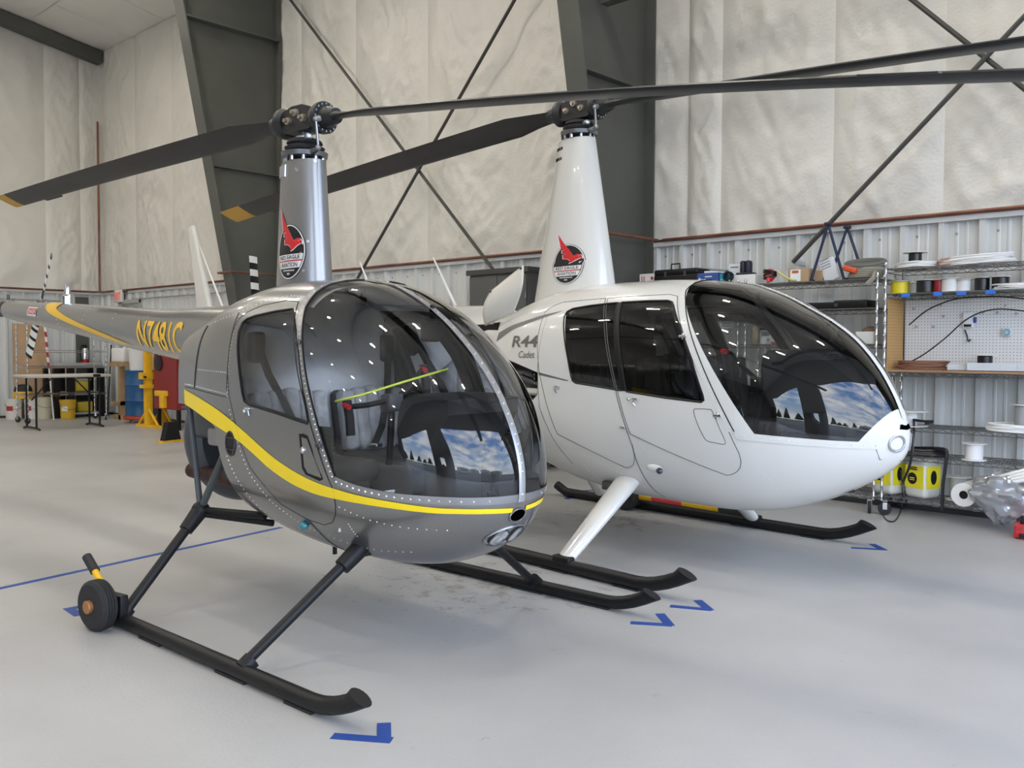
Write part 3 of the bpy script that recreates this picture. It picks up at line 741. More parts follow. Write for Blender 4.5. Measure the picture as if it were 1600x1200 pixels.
for s in (-1, 1):
    w = shellobj('windshield_pane', wscr[s], CLEARG, h1)
    d = shellobj('cabin_door', doors[s], GREY, h1, off=.0015)
    shellobj('door_window', wins[s], CLEARG, d)
    m = MB(); seam(m, S1, WIN, s, .006, .001, closed=True); m.build('window_seal', BLK, d)
    m = MB(); seam(m, S1, DOOR, s, .0028, .001, closed=True); m.build('door_gap', SEAMM, d)
    # windscreen frame strip with rivets
    up = [(.615, 1.757), (.62, zt6-.012), (.622, zt6-.004), (.623, zt6-.0008)]
    inner = dens([(1.003,.842),(.612,1.61)], .02)+[(.594,1.69),(.600,1.735)]+up
    outer = [(x-.035, z-.004) for x, z in dens([(1.003,.842),(.612,1.61)], .02)]+[(.552,1.685),(.56,1.725)]+[(x-.045, z) for x, z in up]
    m = MB(); ribbon(m, S1, inner, outer, s, .004, 70, 2); fr = m.build('windshield_frame', mat('frame_grey', (.36, .36, .37), .3, .8, coat=.5), h1)
    m = MB(); rivets(m, S1, [((a[0]+b[0])/2, (a[1]+b[1])/2) for a, b in zip(resamp(inner, 40), resamp(outer, 40))], s, 40, .0045, .004); tag(m.build('rivets', RIVM, fr), kind='stuff')
    m = MB(); seam(m, S1, inner, s, .0045, .002, .02); m.build('glazing_seal', BLK, fr)
    # sill strip under the windscreen
    top = [(1.003,.842),(1.12,.815),(1.29,.791),(1.45,.779),(1.57,.771),(1.615,.767),(1.6235,.766)]
    bot = [(1.015,.800),(1.12,.780),(1.29,.756),(1.45,.744),(1.57,.736),(1.61,.733),(1.6195,.732)]
    m = MB(); nose_ribbon(m, S1, top, bot, s, .004, 1.35, .0); fr = m.build('windshield_sill', MATS['frame_grey'], h1)
    m = MB(); rivets(m, S1, [((a[0]+b[0])/2, (a[1]+b[1])/2-.003) for a, b in zip(resamp(top, 24), resamp(bot, 24))], s, 19, .006, .004); tag(m.build('rivets', RIVM, fr), kind='stuff')
    # yellow stripe
    st = [(-.408,1.187),(-.23,1.155),(-.049,1.113),(.11,1.065),(.268,1.006),(.40,.95),(.499,.909),(.60,.873),(.709,.841),(.80,.818),(.896,.80),(1.026,.781),(1.154,.765),(1.285,.750),(1.442,.729),(1.527,.722),(1.59,.715),(1.625,.700)]
    sb = [(-.398,1.105),(-.23,1.07),(-.05,1.022),(.11,.982),(.267,.935),(.40,.88),(.494,.839),(.60,.802),(.697,.775),(.80,.755),(.884,.745),(1.003,.738),(1.147,.730),(1.28,.720),(1.438,.704),(1.523,.699),(1.586,.692),(1.625,.678)]
    m = MB(); nose_ribbon(m, S1, smooth2(st, 4), smooth2(sb, 4), s, .0035, 1.35, .045, 90); tag(m.build('side_stripe', YEL, h1), 'yellow vinyl stripe')
    # hinges, latch, vent scoop, small round vent and fuel cap
    for (x, z) in ((.675, 1.44), (.905, .975)):
        p = spos(S1, x, z, s, .002); q = spos(S1, x, z, s, .016)
        m = MB(); m.rbox((p+q)/2, (.035, .02, .018), .004); m.cyl(p+Vector((0, 0, -.02)), p+Vector((0, 0, .02)), .006, seg=8); m.build('door_hinge', GUN, d)
    m = MB(); p = spos(S1, .323, 1.116, s, .008); m.rbox(p, (.045, .014, .012), .004); m.cyl(p, p+Vector((.012, 0, -.035)), .005, seg=8); m.sphere(spos(S1, .29, 1.10, s, .004), .011); m.build('door_latch', SILVER, d)
    VENT = [(.752,1.018),(.785,1.022),(.819,1.012),(.925,.822),(.90,.812),(.80,.832),(.775,.86)]
    m = MB(); VI = [(.775,1.005),(.815,1.000),(.918,.828),(.82,.842),(.795,.87)]
    c = (.84, .915)
    m.add([spos(S1, *c, s, .006)]+[spos(S1, x, z, s, .005) for x, z in VI], [(0, i+1, (i+1) % len(VI)+1) for i in range(len(VI))]); vn = m.build('door_vent', GREY, d)
    m = MB(); m.add([spos(S1, *c, s, .003)]+[spos(S1, x, z, s, .0028) for x, z in VENT], [(0, i+1, (i+1) % len(VENT)+1) for i in range(len(VENT))]); m.build('vent_slot', BLK, vn)
    m = MB(); m.sphere(spos(S1, .79, .945, s, .008), .012, sc=(1, 1, 1.4)); m.build('vent_knob', SILVER, vn)
    ring = [(.147+.045*math.cos(2*PI*i/20), .93+.062*math.sin(2*PI*i/20)) for i in range(20)]
    m = MB(); m.add([spos(S1, .147, .93, s, .004)]+[spos(S1, x, z, s, .0035) for x, z in ring], [(0, i+1, (i+1) % 20+1) for i in range(20)]); gv = m.build('oval_vent', BLK, h1)
    m = MB(); seam(m, S1, ring, s, .004, .004, closed=True)
    for dz in (-.03, .03): seam(m, S1, [(.105, .93+dz), (.19, .93+dz)], s, .003, .008)
    tag(m.build('vent_bars', GUN, gv), kind='stuff')
    # panel seams and rivet lines on the tank cowling
    m = MB()
    seam(m, S1, smooth2([(-.265,1.20),(-.252,1.337),(-.245,1.45),(-.235,1.535)], 4), s, .0045)
    seam(m, S1, [(.105,1.20),(.10,1.35),(.085,1.50),(.07,1.60)], s, .003); seam(m, S1, [(-.40,1.20),(-.27,1.195),(.10,1.165)], s, .003)
    seam(m, S1, smooth2([(.73,.60),(.75,.525),(.735,.44),(.70,.39)], 5), s, .003)
    tag(m.build('panel_seams', SEAMM, h1), kind='stuff')
    m = MB()
    for ln, n in (([(-.40,1.215),(-.27,1.21),(.10,1.18)], 26), ([(-.23,1.30),(.09,1.29)], 16), ([(.11,1.17),(.115,1.35),(.10,1.50),(.10,1.58)], 22), ([(.135,1.10),(.24,.90),(.32,.78),(.45,.66),(.6,.585),(.74,.54)], 34),
                  ([(.10,.86),(.16,.75),(.25,.62),(.33,.52),(.42,.45)], 22), ([(1.0,.70),(1.15,.655),(1.3,.63),(1.45,.62)], 14), ([(.80,.53),(.95,.50),(1.1,.49),(1.25,.50)], 12), ([(.13,1.62),(.25,1.66),(.42,1.68),(.54,1.67)], 14), ([(1.02,.62),(1.03,.56)], 5), ([(-.23,1.54),(0,1.585),(.1,1.61)], 12)):
        rivets(m, S1, ln, s, n, .004)
    tag(m.build('rivets', RIVM, h1), kind='stuff')
    m = MB(); p = spos(S1, .677, .577, s, .0); q = spos(S1, .677, .577, s, .03)
    m.sphere((p+q)/2, .022, sc=(1.3, .9, .9)); m.build('navigation_light', mat('nav_lens_green', (.01, .20, .26), .1, coat=1) if s < 0 else mat('nav_lens_red', (.4, .02, .02), .1, coat=1), h1)
    # landing light behind the nose cut-out
    for yy in ((.045, .135) if s > 0 else ()): pass
# centre strip of the windscreen
m = MB(); P = []
for i in range(61):
    t = S1.th(.60)+(S1.th(1.6235)-S1.th(.60))*i/60; x = S1.xof(t); P.append((x, S1.fzt(t)))
P = [p for p in P if p[1] > .85]+[(1.6255, .80), (1.6235, .755), (1.618, .73)]
def strip(u, v):
    k = u*(len(P)-1); i = min(int(k), len(P)-2); f = k-i
    x = P[i][0]*(1-f)+P[i+1][0]*f; z = P[i][1]*(1-f)+P[i+1][1]*f
    return (x+.006-.004*abs(v-.5), (v-.5)*.042, z+(.006 if x < 1.5 else 0))
m.grid(strip, 80, 4); cs = m.build('windshield_strip', mat('bright_alloy', (.62, .63, .65), .3, .85), h1)
m = MB()
for i in range(26):
    q = Vector(strip((i+.5)/26, .5)); m.sphere(q, .005, 6, 4)
tag(m.build('rivets', RIVM, cs), kind='stuff')
# nose inlet and landing lights
def nose_p(y, z, off=0.0):
    lo, hi = .8, S1.xn
    for _ in range(40):
        mid = (lo+hi)/2
        if S1.W(mid, z) > abs(y): lo = mid
        else: hi = mid
    return Vector((lo+off, y, z))
m = MB(); n = 24
m.add([nose_p(0, .668, .004)]+[nose_p(.052*math.cos(2*PI*i/n), .668+.030*math.sin(2*PI*i/n), .005) for i in range(n)], [(0, i+1, (i+1) % n+1) for i in range(n)]); ni = m.build('nose_inlet', mat('inlet_painted_shade', (.001, .001, .001), .9, spec=0.0), h1)  # flat disc, no recess: the opening's shade is put into its black
m = MB(); m.tube([nose_p(.052*math.cos(2*PI*i/n), .668+.030*math.sin(2*PI*i/n), .004) for i in range(n)], .004, 6, closed=True); m.build('inlet_lip', GREY, ni)
LENS = mat('lamp_lens', (.50, .52, .54), .10, .5, noise=.55, nscale=38, coat=1)
m = MB()
RIM = [(.128*math.cos(2*PI*i/32)*(1.0), .565+.050*math.sin(2*PI*i/32)) for i in range(32)]
m.add([nose_p(0, .565, .003)]+[nose_p(*p, .004) for p in RIM], [(0, i+1, (i+1) % 32+1) for i in range(32)]); lh = m.build('landing_light_housing', mat('lamp_silver', (.55, .56, .58), .25, .9), h1)
m = MB(); m.tube([nose_p(*p, .004) for p in RIM], .006, 6, closed=True); m.build('housing_lip', GREY, lh)
for y in (-.055, .055):
    m = MB(); m.add([nose_p(y, .563, .013)]+[nose_p(y+.046*math.cos(2*PI*i/20), .563+.038*math.sin(2*PI*i/20), .011) for i in range(20)], [(0, i+1, (i+1) % 20+1) for i in range(20)]); ll = m.build('landing_light', LENS, lh)
    m = MB(); m.tube([nose_p(y+.046*math.cos(2*PI*i/20), .563+.038*math.sin(2*PI*i/20), .011) for i in range(20)], .004, 6, closed=True); m.build('lamp_bezel', GUN, ll)
# ---- rear closing panels, firewall and engine bay
m = MB()
sec = [S1.pt(S1.th(-.498), 2*PI*k/64) for k in range(64)]; sec = [p for p in sec if p[2] > 1.10]
sec.sort(key=lambda p: math.atan2(p[2]-1.3, p[1])); sec = [p for p in sec]
m.add([(-.498, 0, 1.12)]+sec, [(0, i+1, i+2) for i in range(len(sec)-1)]+[(0, len(sec), 1)]); m.build('rear_bulkhead', GREY, h1)
m = MB(); m.b2((-.49, -.49, 1.075), (.06, .49, 1.09)); m.build('tank_floor', DKG, h1)
m = MB(); wl = []
for i in range(17):
    z = .50+.56*i/16; x = .15-.17*(z-.5)/.5; wl.append((x, S1.W(x, z)*.985, z))
m.add([(x, -w, z) for x, w, z in wl]+[(x, w, z) for x, w, z in wl], [(i, i+1, 18+i, 17+i) for i in range(16)]); m.build('firewall', mat('firewall_grey', (.20, .20, .21), .5, .4), h1)
m = MB(); m.lathe([(.06, -.10), (.34, -.10), (.40, -.05), (.415, .0), (.40, .05), (.36, .09), (.20, .10)], (-.62, .02, .90), 'X', 48); fs_ = m.build('cooling_fan_shroud', DKG, h1)
m = MB(); m.rbox((-.40, -.28, 1.00), (.40, .22, .20), .04); m.build('oil_cooler_duct', DKG, h1)
m = MB(); m.rbox((-.10, 0, .82), (.34, .60, .34), .05); m.cyl((-.1, -.42, .80), (-.1, .42, .80), .10, seg=16); eng = m.build('engine', GUN, h1)
m = MB(); m.rbox((-.12, -.40, .93), (.34, .10, .10), .02); m.build('induction_box', mat('dull_alloy', (.45, .45, .45), .4, .8), eng)
m = MB(); m.lathe([(.0, -.05), (.035, -.05), (.04, .0), (.028, .05), (.0, .055)], (.0, -.43, .86), 'Z', 14); m.build('filter_bowl', mat('white_plastic', (.75, .75, .73), .4), eng)
m = MB(); m.tube([(.05, -.40, .83), (-.02, -.45, .80), (-.08, -.44, .79)], .007, 6); m.build('safety_pin_flag', mat('red_cloth', (.55, .02, .02), .7), eng)
m = MB(); m.cyl((.12, -.30, .66), (-.72, -.30, .69), .045, seg=14); m.build('exhaust_pipe', mat('rusty_steel', (.07, .035, .03), .65, .5, noise=.5, nscale=12), eng)
m = MB(); m.rbox((.10, -.24, .60), (.12, .28, .13), .05); m.build('muffler', BLK, eng)
# ---- tail cone
def lathe_x(mb, st, seg=28, mi=0):
    vs = [(x, r*math.cos(2*PI*k/seg), zc+r*math.sin(2*PI*k/seg)) for (x, r, zc) in st for k in range(seg)]
    n = len(st); fs = [(i*seg+k, i*seg+(k+1) % seg, (i+1)*seg+(k+1) % seg, (i+1)*seg+k) for i in range(n-1) for k in range(seg)]
    mb.add(vs, fs+[tuple(range(seg))[::-1], tuple(range((n-1)*seg, n*seg))], mi)
BO = [(-.55, .26, 1.42), (-.95, .20, 1.48), (-1.3, .172, 1.50), (-2.2, .142, 1.568), (-3.2, .112, 1.655), (-4.0, .090, 1.712), (-4.36, .080, 1.742)]
bfr = pchip([-b[0] for b in BO], [b[1] for b in BO]); bfz = pchip([-b[0] for b in BO], [b[2] for b in BO])
m = MB(); lathe_x(m, BO[:3]); m.build('tail_cone_fairing', GREY, h1)
m = MB(); lathe_x(m, [(x, bfr(-x), bfz(-x)) for x in [-1.1-.163*i for i in range(21)]]); tcn_ = m.build('tail_cone', GREY, h1)
def bpos(x, a, off=.003):
    """a: angle down from the top towards starboard"""
    r = bfr(-x)+off; return Vector((x, -r*math.sin(a), bfz(-x)+r*math.cos(a)))
m = MB()
SW = [(-3.42, -.5, -3.18), (-3.42, .4, -3.16), (-3.385, .85, -3.16), (-3.28, 1.25, -3.0), (-3.05, 1.6, -2.7), (-2.6, 2.0, -2.2), (-2.1, 2.35, -1.85)]
sa = pchip([s[1] for s in SW], [s[0] for s in SW]); sbb = pchip([s[1] for s in SW], [s[2] for s in SW])
m.grid(lambda u, v: bpos(sa(-.5+2.85*u)*(1-v)+sbb(-.5+2.85*u)*v, -.5+2.85*u), 30, 6); tag(m.build('tail_stripe', YEL2, tcn_), 'amber swoosh around the tail cone')
vs, fs = fit_text('N7481C', .66, .20, sub=.03, bold=.02, shear=0.0)
m = MB(); m.add([bpos(-1.69+a, 1.66-(b-.1)/.168, .0035) for a, b in vs], fs); tag(m.build('registration_number', YEL2, tcn_, recalc=False), 'amber registration lettering')
m = MB(); m.grid(lambda u, v: bpos(-3.72+.2*u, .95+.75*v, .003), 8, 6); dp = m.build('danger_placard', mat('placard_white', (.72, .70, .68), .4), tcn_)
m = MB(); m.grid(lambda u, v: bpos(-3.705+.18*u, 1.08+.48*v, .004), 8, 6); m.build('placard_red_field', mat('placard_red', (.55, .03, .05), .4), dp)
vs, fs = fit_text('DANGER', .15, .032, sub=.02, bold=.02); m = MB(); m.add([bpos(-3.69+a, 1.50-b/.093, .005) for a, b in vs], fs); m.build('placard_lettering', MATS['placard_white'], dp, recalc=False)
m = MB(); tz = bfz(3.17)+bfr(3.17); m.lathe([(.044, -.02), (.044, .055), (.03, .07), (.025, .07), (.025, .13), (.018, .15), (0, .152)], (-3.17, 0, tz), 'Z', 16); m.build('strobe_light', SILVER, tcn_)
m = MB()
for x in (-1.6, -2.1, -2.6, -3.1, -3.5):
    for k in range(22):
        p = bpos(x, 2*PI*k/22, 0); c = Vector((x, 0, bfz(-x))); m.cyl(p, p+(p-c).normalized()*.003, .004, .002, seg=5)
tag(m.build('rivets', RIVM, tcn_), kind='stuff')
# tail gearbox + tail rotor on the port side
m = MB(); m.lathe([(.055, -.09), (.075, -.05), (.075, .05), (.05, .09)], (-4.42, 0, 1.765), 'X', 18); m.cyl((-4.42, 0, 1.765), (-4.42, .22, 1.765), .035, seg=14); m.cyl((-4.40, 0, 1.80), (-4.40, 0, 1.88), .012, seg=8); m.build('tail_gearbox', GUN, h1)
m = MB(); m.cyl((-4.35, -.03, 1.70), (-5.0, -.03, 1.70), .018, seg=10); m.build('tail_guard', DKG, h1)
ta = math.atan2(2.23-1.79, .27)
def tr_blade(parent, cx, y, cz, ang, r0, r1, ch, bands, name='tail_rotor_blade', tilt=.25):
    d = Vector((math.cos(ang), 0, math.sin(ang))); w = Vector((-math.sin(ang)*math.cos(tilt), math.sin(tilt), math.cos(ang)*math.cos(tilt))); nn = d.cross(w)
    m = MB(); n = 14
    for i in range(n):
        a = r0+(r1-r0)*i/n; b = r0+(r1-r0)*(i+1)/n; vs = []
        for r in (a, b):
            for (c, t) in ((-.5, 0), (-.25, .5), (.15, .5), (.5, 0), (.15, -.5), (-.25, -.5)):
                vs.append(Vector((cx, y, cz))+d*r+w*(c*ch)+nn*(t*ch*.13))
        m.add(vs, [(k, (k+1) % 6, 6+(k+1) % 6, 6+k) for k in range(6)]+[(0, 1, 2, 3, 4, 5), (6, 7, 8, 9, 10, 11)], bands(i/n))
    return m.build(name, [BLK, mat('white_paint_rotor', (.78, .78, .76), .4)], parent, recalc=True, merge=False)
trh = MB(); trh.rbox((-4.42, .27, 1.78), (.14, .05, .07), .015, Matrix.Rotation(-ta, 3, 'Y')); tro = trh.build('tail_rotor_hub', GUN, h1)
for sg in (0, PI): tr_blade(tro, -4.42, .27, 1.78, ta+sg, .10, .53, .095, lambda u: 0 if u < .2 else int(u*9) % 2)
# ---- landing gear
def skid(parent, y, x0, x1, tip, ztip, r, name='skid', heel=None):
    pts = [(x0-.22, y, .10), (x0-.1, y, r+.004), (x0, y, r+.002)] if heel is None else [(x0, y, r+.002)]
    pts += [(x0+(x1-x0)*i/6, y, r+.002) for i in range(1, 7)]
    L = tip-x1
    pts += [(x1+L*t, y, r+.002+(ztip-r)*t**1.8) for t in (.2, .4, .6, .8, 1.0)]
    m = MB(); m.tube(pts, r, 16)
    zc_ = pts[-1][2]
    for i in range(len(m.v)-16, len(m.v)): v = m.v[i]; m.v[i] = (v[0]-(v[2]-zc_)*1.1, v[1]+(y-v[1])*.1, zc_+(v[2]-zc_)*.7+.006)
    o = m.build(name, BLK, parent)
    for xa_, xb_ in ((x1-.16, x1+.02), (x0+.3, x0+.5), (.72, .95)):
        m = MB(); m.b2((xa_, y-r*.8, .0), (xb_, y+r*.8, .012)); m.build('wear_shoe', BLKM, o)
    return o
for s in (-1, 1):
    y = s*.97
    sk = skid(h1, y, -.28, 1.40, 1.69, .125, .036)
    m = MB(); m.add([(-.72, y-.005, .035), (-.72, y+.005, .035), (-.45, y-.05, .02), (-.45, y+.05, .02), (-.42, y-.05, .075), (-.42, y+.05, .075)], [(0, 1, 3, 2), (0, 4, 5, 1), (0, 2, 4), (1, 5, 3), (2, 3, 5, 4)]); m.build('skid_heel', BLK, sk)
    m = MB(); m.tube([(.88, y, .05), (.96, s*.36, .50)], .024, 14); a = Vector((.90, y, .05)); b = Vector((.96, s*.36, .50))
    fsr = m.build('strut', BLK, h1)
    m = MB(); m.cyl(a.lerp(b, .80), a.lerp(b, 1.0), .040, .046, seg=14); m.build('strut_socket', BLK, fsr); m = MB(); m.cyl(a.lerp(b, 0), a.lerp(b, .07), .04, seg=12); m.build('skid_clamp', BLK, fsr)
    el = Vector((-.27, s*.50, .53)); a = Vector((-.22, y, .05))
    m = MB(); m.tube([a, el], .026, 14); rs = m.build('strut', BLK, h1)
    m = MB(); m.cyl(a.lerp(el, .80), el, .038, .046, seg=14); m.sphere(el, .05); m.build('strut_socket', BLK, rs); m = MB(); m.cyl(a, a.lerp(el, .08), .04, seg=12); m.build('skid_clamp', BLK, rs)
    m = MB(); m.tube([el, (-.40, s*.49, 1.10)], .017, 10); m.build('frame_tube', DKG, h1)
    m = MB(); m.tube([el, (-.02, s*.47, .92)], .020, 10); m.build('frame_tube', mat('frame_green_grey', (.06, .075, .075), .45), h1)
    m = MB(); m.tube([el, (.14, s*.36, .53)], .020, 10); m.build('frame_tube', BLK, h1)
    m = MB(); m.tube([el+Vector((0, 0, -.02)), (.12, s*.30, .48)], .018, 10); m.build('frame_tube', BLK, h1)
m = MB(); m.tube([(.96, -.40, .47), (.96, .40, .47)], .03, 12); m.build('cross_tube', BLK, h1)
m = MB(); m.cyl((.42, -.12, .44), (.42, -.12, .33), .012, seg=8); m.build('drain_tube', BLK, h1)
# ---- mast fairing
def airfoil(u, a0, a1, b):
    """closed section, u in 0..1; nose at +a1"""
    t = 2*PI*u; c = math.cos(t); s = math.sin(t)
    x = (a1 if c > 0 else a0)*math.copysign(abs(c)**1.0, c); return x, b*math.copysign(abs(s)**(.9 if c > 0 else 1.25), s)
def fairing(parent, z0, z1, A, B, m_, name='mast_fairing', n=14, seg=48):
    """A, B: (aft, fore, halfwidth) bottom and top"""
    mb = MB()
    def fn(u, v):
        k = [A[i]*(1-v)+B[i]*v for i in range(3)]; x, y = airfoil(u, *k); return (x, y, z0+(z1-z0)*v)
    mb.grid(fn, seg, n); o = mb.build(name, m_, parent); return o, fn
FA, FB = (.245, .195, .12), (.195, .145, .095)
mf, mfn = fairing(h1, 1.70, 2.455, FA, FB, mat('silver_fairing_paint', (.30, .30, .305), .36, .8, coat=.5))
m = MB(); top = [mfn(i/48, 1.0) for i in range(48)]; m.add([(0, 0, 2.452)]+top, [(0, i+1, (i+1) % 48+1) for i in range(48)]); m.build('fairing_cap', BLK, mf)
def fair_pos(fn, z0, z1, xc, zc, ux, uz, side=-1):
    """map badge (u, v) on the fairing by arc length on the starboard side"""
    tab = {}
    def pos(u, v, lift):
        z = zc+v*uz; vv = (z-z0)/(z1-z0); key = round(vv, 3)
        if key not in tab:
            pts = [Vector(fn(1-(.03+.44*i/60), vv)) for i in range(61)]   # starboard half, nose to tail
            d = [0]
            for a, b in zip(pts[:-1], pts[1:]): d.append(d[-1]+(b-a).length)
            k0 = min(range(61), key=lambda i: abs(pts[i].x-xc)); tab[key] = (pts, d, d[k0])
        pts, d, d0 = tab[key]; s = d0-u*ux
        s = max(0, min(d[-1]-1e-6, s)); i = 0
        while i < 59 and d[i+1] < s: i += 1
        f = (s-d[i])/(d[i+1]-d[i]); p = pts[i].lerp(pts[i+1], f); t = (pts[i+1]-pts[i]).normalized(); nn = Vector((t.y, -t.x, 0))
        if nn.y*side < 0: nn = -nn
        return p+nn*lift
    return pos
badge(fair_pos(mfn, 1.70, 2.455, .005, 1.925, .225, .183), mf)
m = MB()
for k in range(4):
    for zz in (2.37,):
        p0 = fair_pos(mfn, 1.70, 2.455, -.12, zz, 1, 1)(k*.024, 0, .003); p1 = fair_pos(mfn, 1.70, 2.455, -.12, zz+.065, 1, 1)(k*.024, 0, .003); m.cyl(p0, p1, .008, seg=8)
tag(m.build('louvres', mat('louvre_silver', (.6, .6, .6), .3, .9), mf), kind='stuff')
m = MB()
for (u, z) in ((.05, 2.40), (.06, 2.39), (.10, 1.75), (.14, 2.0), (.12, 1.84), (.16, 2.44)):
    p = fair_pos(mfn, 1.70, 2.455, 0, z, 1, 1)(u, 0, 0); q = fair_pos(mfn, 1.70, 2.455, 0, z, 1, 1)(u, 0, .006); m.cyl(p, q, .008, seg=8)
tag(m.build('fairing_screws', RIVM, mf), kind='stuff')
# ---- rotor head (shared builder)
def rotor_head(parent, z0, zh, sc, phi, slopes, R, chord, droops, tiplen, pits, mtl, tipcol, tee=0.0):
    """z0: top of fairing, zh: hub height, phi: blade azimuth"""
    root = MB(); root.lathe([(.055*sc, z0-.02), (.075*sc, z0+.01), (.06*sc, z0+.05), (.035*sc, z0+.06), (.035*sc, zh)], (0, 0, 0), 'Z', 20)
    sh = root.build('rotor_mast', GUN, parent)
    m = MB()
    prof = [(.05, 0), (.105, .012), (.112, .028), (.085, .042), (.10, .052), (.095, .066), (.07, .078), (.05, .082)]
    m.lathe([(r*sc, z0+.055*sc+h*sc*1.0) for r, h in prof], (0, 0, 0), 'Z', 28); m.build('swashplate_boot', RUB, sh)
    m = MB(); ca, sa_ = math.cos(phi-.30), math.sin(phi-.30)
    zz = z0+.055*sc
    m.lathe([(.05*sc, zz-.03*sc), (.125*sc, zz-.025*sc), (.13*sc, zz), (.06*sc, zz+.01)], (0, 0, 0), 'Z', 28)
    for sg in (1, -1):
        m.cyl((sg*.10*sc*ca, sg*.10*sc*sa_, zz-.01*sc), (sg*.205*sc*ca, sg*.205*sc*sa_, zz-.005*sc), .022*sc, .012*sc, seg=10)
    m.build('swashplate', mat('cast_alloy', (.20, .205, .215), .35, .8), sh)
    m = MB()
    for k in range(9):
        a = 2*PI*k/9; m.cyl((.10*sc*math.cos(a), .10*sc*math.sin(a), zz-.05*sc), (.10*sc*math.cos(a), .10*sc*math.sin(a), zz-.02*sc), .011*sc, seg=8)
    tag(m.build('swashplate_bolts', SILVER, sh), kind='stuff')
    m = MB(); m.rbox((0, 0, zh-.11*sc), (.30*sc, .035*sc, .03*sc), .008, Matrix.Rotation(phi-.5, 3, 'Z')); m.cyl((0, 0, zh-.13*sc), (0, 0, zh-.09*sc), .05*sc, seg=14); m.build('drive_link', mat('link_alloy', (.5, .52, .56), .3, .8), sh)
    # teetering hub block and hinge bolts
    hub = MB(); R3 = Matrix.Rotation(phi, 3, 'Z'); hs = sc; sc = sc*.76; zz0 = zz
    poly = [(-.20, -.05), (-.14, -.085), (.14, -.085), (.20, -.05), (.20, .05), (.14, .075), (.06, .10), (-.06, .10), (-.14, .075), (-.20, .05)]
    hub.prism([(a*sc, b*sc) for a, b in poly], -.075*sc, .075*sc, lambda p, z: tuple(R3 @ Vector((p[0], z, 0))+Vector((0, 0, zh+p[1]))))
    hb = hub.build('rotor_hub', mat('hub_dark', (.035, .036, .038), .42, .5), parent, angle=30)
    for (a, b) in ((0, .045), (-.085, -.005), (.085, -.005)):
        for sg in (-1, 1):
            m = MB(); p = R3 @ Vector((a*sc, sg*.07*sc, 0))+Vector((0, 0, zh+b*sc)); q = R3 @ Vector((a*sc, sg*.098*sc, 0))+Vector((0, 0, zh+b*sc)); m.cyl(p, q, .030*sc, .026*sc, seg=14)
            r = R3 @ Vector((a*sc, sg*.125*sc, 0))+Vector((0, 0, zh+b*sc)); m.cyl(q, r, .016*sc, seg=8); m.build('hinge_bolt', mat('plated_bolt', (.55, .48, .40), .3, .9), hb)
    for sg in (1, -1):
        cone_blade = slopes[0 if sg > 0 else 1]; droop = droops[0 if sg > 0 else 1]
        d = (R3 @ Vector((sg, 0, 0))+Vector((0, 0, sg*tee))).normalized(); n_ = R3 @ Vector((0, sg, 0)); up = Vector((0, 0, 1))
        c = Vector((0, 0, zh))
        g = MB(); g.cyl(c+d*.16*sc, c+d*.20*sc, .10*sc, .115*sc, seg=28); g.cyl(c+d*.20*sc, c+d*.235*sc, .115*sc, seg=28); g.cyl(c+d*.235*sc, c+d*.36*sc, .085*sc, .055*sc, seg=24)
        gr_ = g.build('blade_grip', MATS['hub_dark'], hb)
        g = MB()
        for k in range(16):
            a = 2*PI*k/16; p = c+d*.232*sc+(n_*math.cos(a)+up*math.sin(a))*.098*sc; g.cyl(p, p+d*.014*sc, .008*sc, seg=6)
        tag(g.build('grip_bolts', SILVER, gr_), kind='stuff')
        # pitch link
        g = MB(); p = c+d*.25*sc-n_*.10*sc-up*.03*sc; q = Vector((0, 0, zz))+R3 @ Vector((sg*.19*hs, -sg*.06*hs, 0)); g.cyl(p, q, .010*sc, seg=8); g.sphere(p, .02*sc); g.sphere(q, .02*sc); g.cyl(p, c+d*.26*sc, .022*sc, .03*sc, seg=8); g.build('pitch_link', mat('steel_rod', (.35, .36, .37), .35, .9), hb)
        # blade: airfoil loft with droop and taper at the root
        g = MB(); rows = []; st = [.30*sc, .38*sc, .55*sc, .8*sc]+[.8*sc+(R-tiplen-.8*sc)*i/16 for i in range(1, 17)]+[R]
        for r in st:
            u = (r-.30*sc)/(R-.30*sc); ch = chord*(.42+.58*min(1, max(0, (r-.30*sc)/(.5*sc)))); th_ = .13*ch if r > .5*sc else .05*sc
            z = -droop*u**2+cone_blade*(r-.3*sc)
            pit = math.radians(pits[0 if sg > 0 else 1])*(1-.25*u)
            sec = []
            for k in range(14):
                t = 2*PI*k/14; cx = -math.cos(t)*.5; ty = math.sin(t)*(.5+.28*math.cos(t)*1.0)
                off = cx*ch+ (.5-.30)*ch*-1*0
                v = n_*(off*math.cos(pit))+up*(off*math.sin(pit)) + up*(ty*th_)
                sec.append(c+d*r+v+up*z)
            rows.append(sec)
        N = 14; vs = [p for row in rows for p in row]
        mi = []
        for i in range(len(rows)-1):
            fs = [(i*N+k, i*N+(k+1) % N, (i+1)*N+(k+1) % N, (i+1)*N+k) for k in range(N)]
            o_ = len(g.v)
            if i == 0: g.add(vs, [])
            g.f += fs; g.mi += [1 if st[i] > R-tiplen*1.01 else 0]*len(fs)
        g.f += [tuple(range(N)), tuple(range((len(rows)-1)*N, len(rows)*N))]; g.mi += [0, 1]
        bl = g.build('main_rotor_blade', [mtl, tipcol], hb, angle=50)
        def bp(r, off):
            u = (r-.3*sc)/(R-.3*sc); pit = math.radians(pits[0 if sg > 0 else 1])*(1-.25*u); return c+d*r+n_*(off*math.cos(pit))+up*(off*math.sin(pit)-droop*u**2+cone_blade*(r-.3*sc))
        g = MB(); q = [bp(R*.84-.14, -chord*.47), bp(R*.84+.14, -chord*.47), bp(R*.84+.13, -chord*.60), bp(R*.84-.13, -chord*.60)]
